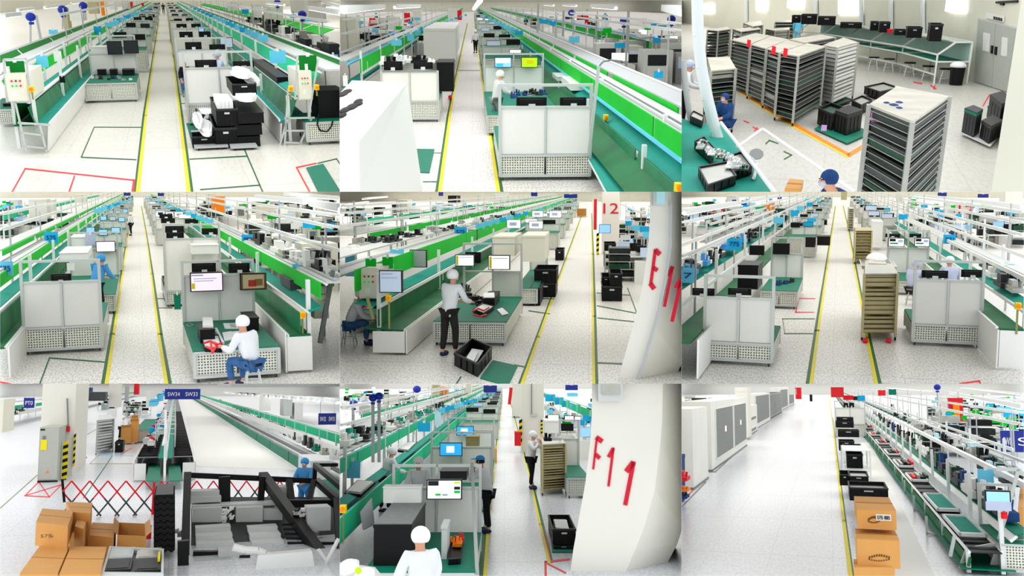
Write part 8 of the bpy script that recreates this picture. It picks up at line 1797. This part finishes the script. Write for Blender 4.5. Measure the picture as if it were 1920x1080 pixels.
# crates and cartons along the yellow line
def onf(u0, v0, u1, v1, vb, lab, fill=None, vtb=None, m='blackplastic'):
    Y = R.P((u0 + u1) / 2, vb)[1]
    return crate(R, L(R, lab), u0, v0, u1, v1, Y=Y, vtb=vtb, dep=1.6, m=m, fill=fill)
onf(940, 588, 1155, 655, 760, 'widest black crate directly behind the cartons', 'steel', 548)
onf(885, 510, 940, 570, 640, 'narrow black crate left of the widest one')
onf(938, 520, 1045, 560, 650, 'black crate with metal parts behind the widest one', 'steel', 488)
onf(925, 395, 1012, 478, 545, 'black crate on the white cart', 'darktray')
onf(880, 322, 965, 375, 450, 'black crate before the white cart')
onf(905, 350, 1005, 372, 480, 'flat black crate on the cart top')
onf(875, 262, 992, 298, 400, 'wide black crate far back with white label')
onf(862, 212, 962, 245, 360, 'black crate furthest back, lower')
onf(866, 190, 960, 212, 360, 'black crate furthest back, upper')
Yk = R.P(980, 560)[1]; T = Thing(R, 'white_cart', L(R, 'white wire cart between the black crates'), 'cart', R.P3(980, 560)); a, b = R.Q3(905, 560, Yk), R.Q3(1052, 375, Yk); f = MB()
for x in (a[0], b[0]):
    for yy in (0, 3): f.bar((x, Yk + yy, .05), (x, Yk + yy, b[2]), .03)
for z in (.1, .45, b[2]): f.box(a[0], b[0], Yk, Yk + 3, z - .02, z)
T.part('frame', f, 'whitemetal')
T = Thing(R, 'floor_strip', L(R, 'white floor strip between crates and the assembly line'), 'floor strip', R.P3(1150, 600)); T.part('sheet', MB().prism([R.P(u, v) for u, v in ((1190, 1085), (1420, 1085), (1060, 330), (1000, 330))], .002, .01), 'hazewhite')
c0 = carton(R, L(R, 'lowest brown carton of the stack at the bottom edge'), (962, 1300), ((962, 1030), (1192, 1030), (1165, 985), (960, 985)), z0=0, z1=.52)
Yk = c0.c[0].y
def bx(lab, u0, v0, u1, v1, vtb, Y):
    x0, zb = R.Q(u0, v1, Y); x1, zt = R.Q(u1, v0, Y); yb = R.P((u0 + u1) / 2, vtb, zt)[1]
    T = Thing(R, 'cardboard_box', L(R, lab), 'box', ((x0 + x1) / 2, Y, zb)); T.part('body', MB().box(x0, x1, Y, yb, zb, zt - .005), 'carton')
    T.part('flap', MB().box(x0, x1, Y, lerp(Y, yb, .485), zt - .008, zt), 'carton'); T.part('flap', MB().box(x0, x1, lerp(Y, yb, .515), yb, zt - .008, zt), 'carton')
    T.part('packing_tape', MB().box(x0 - .002, x1 + .002, lerp(Y, yb, .46), lerp(Y, yb, .54), zt - .01, zt + .003), 'cartondark')
    T.box = (x0, x1, Y, yb, zb, zt); return T
b1 = bx('middle brown carton of the stack with a printed mark', 985, 880, 1220, 1028, 818, Yk + .2)
b2 = bx('top brown carton with a white shipping label', 985, 712, 1200, 812, 635, Yk + .8)
for b, (u, v, w) in ((b1, (1105, 975, 110)), (b2, (1075, 760, 60))):
    Y = b.box[2] - .01; mb = MB()
    for i in range(9):
        t = i / 8; uu = u - w / 2 + w * t; vv = v - 12 * math.sin(math.pi * t); p = R.Q3(uu, vv, Y); mb.hexa([(p[0] - .012, Y, p[2] - .02), (p[0] + .012, Y, p[2] - .02), (p[0] + .012, Y + .005, p[2] - .02), (p[0] - .012, Y + .005, p[2] - .02)], [(p[0] - .004, Y, p[2] + .015), (p[0] + .016, Y, p[2] + .015), (p[0] + .016, Y + .005, p[2] + .015), (p[0] - .004, Y + .005, p[2] + .015)])
        p = R.Q3(uu, v + 12 + 8 * math.sin(math.pi * t), Y); mb.box(p[0] - .012, p[0] + .012, Y, Y + .005, p[2] - .008, p[2] + .008)
    b.part('printed_mark', mb, 'cartonprint')
a_, b_ = R.Q3(1088, 768, b2.box[2] - .015), R.Q3(1172, 735, b2.box[2] - .015); lb = b2.part('shipping_label', MB().box(a_[0], b_[0], a_[1], a_[1] + .01, a_[2], b_[2]), 'white')
b2.part('label_print', textmesh(R, '575 885', ((a_[0] + b_[0]) / 2, a_[1] - .008, (a_[2] + b_[2]) / 2), .06, '', w=.2), 'black', lb)
S = station(R, L(R, 'small panelled workstation far back beside the yellow line'), 862, 1030, 300, 225, 135, 95, kind='back', depth=3)
monitor(R, L(R, 'black monitor on the far small workstation, left'), 905, 105, 932, 130, S.Y0 + .3, 'back'); monitor(R, L(R, 'black monitor on the far small workstation, right'), 935, 105, 965, 132, S.Y0 + .3, 'back')
for i, (u0, v0, u1, v1, m) in enumerate(((835, 18, 905, 75, 'red'), (905, 65, 960, 90, 'tapered'), (960, 70, 1000, 92, 'charcoal'))):
    slabs(R, L(R, '%s stack at the far end of the aisle' % ['dark red', 'red', 'dark'][i]), 'far_stack', 'stack', u0, v0, u1, v1, m=m, Y=95 + 3 * i, dep=3)
# assembly line with trays
AL = aline(R, L(R, 'long assembly line with roller trays and white lamp rails'), (1640, 1075, 0), 60, [
    ('front_rail', 'whitemetal', (1592, 935, .38), (1600, 920, .42), .05), ('side_plate', 'dkbelt', (1590, 1000, .15), (1592, 945, .3), .04), ('roller_bed', 'charcoal', (1600, 922, .4), (1740, 900, .4), .02), ('rear_rail', 'whitemetal', (1745, 900, .42), (1752, 890, .46), .05), ('lower_belt', 'mat_teal', (1585, 1060, .1), (1820, 1000, .1), .02),
    ('socket_rail', 'whitemetal', (1800, 850, .62), (1810, 800, .72), .05), ('upper_shelf', 'mat_teal', (1810, 800, .75), (1880, 780, .78), .03), ('lamp_rail', 'tapewhite', (1800, 520, 1.42), (1800, 490), .1), ('rear_lamp_rail', 'whitemetal', (1880, 430, 1.6), (1880, 415), .05), ('rear_tray', 'lightgrey', (1880, 560, 1.2), (1915, 540, 1.2), .04)],
    posts=[((1597, 930, .4), .02, .4), ((1748, 895, .42), .02, 1.5)], pstep=4, pmax=26)
Y0 = R.P(1640, 1075)[1]; Xa, Xb = R.P(1602, 922, .41)[0], R.P(1742, 902, .41)[0]
for i in range(44):
    AL.part('roller', MB().bar((Xa, Y0 + .4 + i * (.55 + .03 * i), .42), (Xb, Y0 + .4 + i * (.55 + .03 * i), .42), .035, n=6, smooth=True), 'black' if i % 2 else 'darkmetal')
for i, (y, l, m) in enumerate(((1.6, 3.0, 'belt'), (5.6, 3.6, 'belt'), (13, 2.6, 'charcoal'), (18.5, 3.5, 'charcoal'), (25, 3.5, 'pcb'), (33, 4, 'charcoal'), (42, 4, 'tan'), (52, 5, 'darktray'), (64, 5, 'pcb'), (78, 6, 'charcoal'))):
    y = Y0 + y
    T = Thing(R, 'carrier_tray', L(R, 'carrier tray %s on the roller line, counted from the near end' % ['one', 'two', 'three', 'four', 'five', 'six', 'seven', 'eight', 'nine', 'ten'][i]), 'tray', (Xa, y, .45))
    T.part('frame', MB().box(Xa, Xb, y, y + .15, .45, .52).box(Xa, Xb, y + l - .15, y + l, .45, .52).box(Xa, Xa + .04, y, y + l, .45, .52).box(Xb - .04, Xb, y, y + l, .45, .52), 'whitemetal')
    T.part('surface', MB().box(Xa + .04, Xb - .04, y + .15, y + l - .15, .46, .48), m)
    for j in range(0 if i < 2 else 4): T.part('product', MB().box(Xa + .1 + j * .12, Xa + .18 + j * .12, y + .5, y + l * .7, .48, .56 + .05 * (j % 2)), ['black', 'pcb', 'tapered', 'steel'][(i + j) % 4])
clutter(R, L(R, 'machine part beside the rollers'), 'machine_part', 'machine part', 'parts beside the rollers', [(lerp(1830, 1080, t), lerp(760, 170, t), .85) for t in [(i / 40) ** .8 for i in range(41)]], ['black', 'charcoal', 'steel', 'white', 'pcb', 'navy', 'black'], (.34, .36), 21, 'part')
clutter(R, L(R, 'device hanging among the lamp rails'), 'hanging_device', 'device', 'devices among the lamp rails', spread(1880, 560, 1150, 130, 1.25, 36, 26, 40), ['charcoal', 'white', 'steel', 'lightgrey', 'black', 'cyanlight'], (.35, .3), 22, 'part')
monitor(R, L(R, 'large pale blue screen tilted at the line end'), 1700, 598, 1850, 715, R.P(1780, 1075)[1] - .8, 'scr_blue', extras=[(0, .55, 1, 1, 'lilac')])
card(R, L(R, 'large pale blue card over the line end'), 1658, 478, 1752, 572, R.P(1700, 1000)[1] + 3, 'cyan')
obj_text_sign(R, L(R, 'dark blue sign lettered SW81 at the right edge'), 1786, 262, 1960, 385, 42, ['SW81', 'S'], hang=.5)
polelamp(R, L(R, 'blue lamp on a tall pole over the line'), 1432, 130, 18, 78)
F = MB(); Ye = R.P(1700, 1075)[1]
for a, b in (((1560, 1040), (1600, 930)), ((1600, 930), (1760, 900)), ((1720, 1085), (1890, 480)), ((1890, 480), (1760, 480)), ((1740, 1085), (1790, 900)), ((1505, 970), (1530, 850)), ((1890, 480), (1930, 520)), ((1780, 880), (1930, 885))):
    F.bar(R.Q3(*a, Ye + .5), R.Q3(*b, Ye + .5), .035)
T = Thing(R, 'line_end_support', L(R, 'aluminium end frame of the roller line at the lower right'), 'frame', R.Q3(1700, 1075, Ye)); T.part('frame', F, 'alu')
p = R.Q3(1810, 740, Ye); solo(R, 'stop_button', L(R, 'red stop button under the pale blue screen'), 'button', MB().box(p[0] - .05, p[0] + .05, p[1], p[1] + .1, p[2] - .06, p[2] + .06).bar((p[0], p[1] - .06, p[2]), p, .04, n=10), 'tapered')
for i in range(7):
    t = (i / 6) ** .8; u, v = lerp(1375, 1075, t), lerp(850, 290, t); p = R.P3(u, v)
    T = Thing(R, 'foot_stand', L(R, 'silver foot stand %s under the roller line' % ['one', 'two', 'three', 'four', 'five', 'six', 'seven'][i]), 'stand', p)
    T.part('frame', MB().bar((p[0], p[1], 0), (p[0], p[1], .42), .03).bar((p[0] - .02, p[1], .04), (p[0] + .35, p[1], .04), .03).bar((p[0] + .3, p[1], 0), (p[0] + .3, p[1], .42), .03), 'alu')
aline(R, L(R, 'second lamp railed line at the right edge'), (2050, 700, 0), 60, [('lamp_rail', 'whitemetal', (1915, 400, 1.55), (1915, 380), .05), ('tray', 'grey', (1915, 470, 1.3), (1940, 460, 1.3), .04), ('shelf', 'mat_teal', (1750, 440, 1.1), (1790, 430, 1.1), .03), ('upper_rail', 'white', (1915, 110, 2.5), (1915, 95), .08)], posts=[((1915, 470, 1.3), .3, 1.9)], pstep=7)
backfill(R, 'beyond the roller line', 1350, 1960, 420, 120, 46, 93, 1.0, kinds=('rackk', 'dev', 'bench', 'dev'))
slabs(R, L(R, 'red and orange banner board beyond the line'), 'banner_board', 'banner', 1500, 78, 1575, 215, m='red', Y=58, dep=.5)
card(R, L(R, 'orange patch on the red banner board'), 1520, 110, 1560, 180, 57.8, 'orange', name='banner_patch')
slabs(R, L(R, 'white cabinet left of the red banner'), 'tall_cabinet', 'cabinet', 1465, 70, 1502, 210, m='white', Y=60, dep=2)
for i, (u, v, m) in enumerate(((1120, 50, 'tapered'), (1180, 45, 'mat_teal'), (1005, 80, 'cyan2'), (1440, 90, 'cyan'), (1650, 160, 'board'), (1705, 185, 'board'), (1760, 205, 'board'), (1805, 220, 'board'), (1855, 240, 'board'), (1720, 140, 'board_teal'))):
    card(R, L(R, 'coloured card %s hanging beyond the roller line' % ['red', 'dark teal', 'small blue', 'pale blue', 'green one', 'green two', 'green three', 'green four', 'green five', 'bright teal'][i]), u - 22, v - 16, u + 22, v + 16, R.P(u, v + 60, 1.2)[1] if v > 60 else 90, m)
for i, (a, b) in enumerate((((1500, 50), (1915, 135)), ((1560, 20), (1915, 60)), ((1150, 22), (1400, 40)))):
    lamp(R, L(R, 'white tube light row above the machines, %s' % ['lowest', 'upper', 'far'][i]), a, b, 2.7)
station(R, L(R, 'cluttered shelf station in the lower right corner'), 1800, 2000, 1080, 900, 640, 560, kind='front', vw=800, npan=1, skip=(0,))
carton(R, L(R, 'brown carton on the shelf at the right edge'), (1885, 850), ((1885, 700), (1960, 700), (1960, 560), (1900, 560)), z0=.6, z1=1.0)
rails(R, [(1915, 225, 2.3, 'right middle'), (1915, 160, 2.5, 'right outer'), (1915, 90, 2.8, 'right outermost')])

dividers()
clip_all()
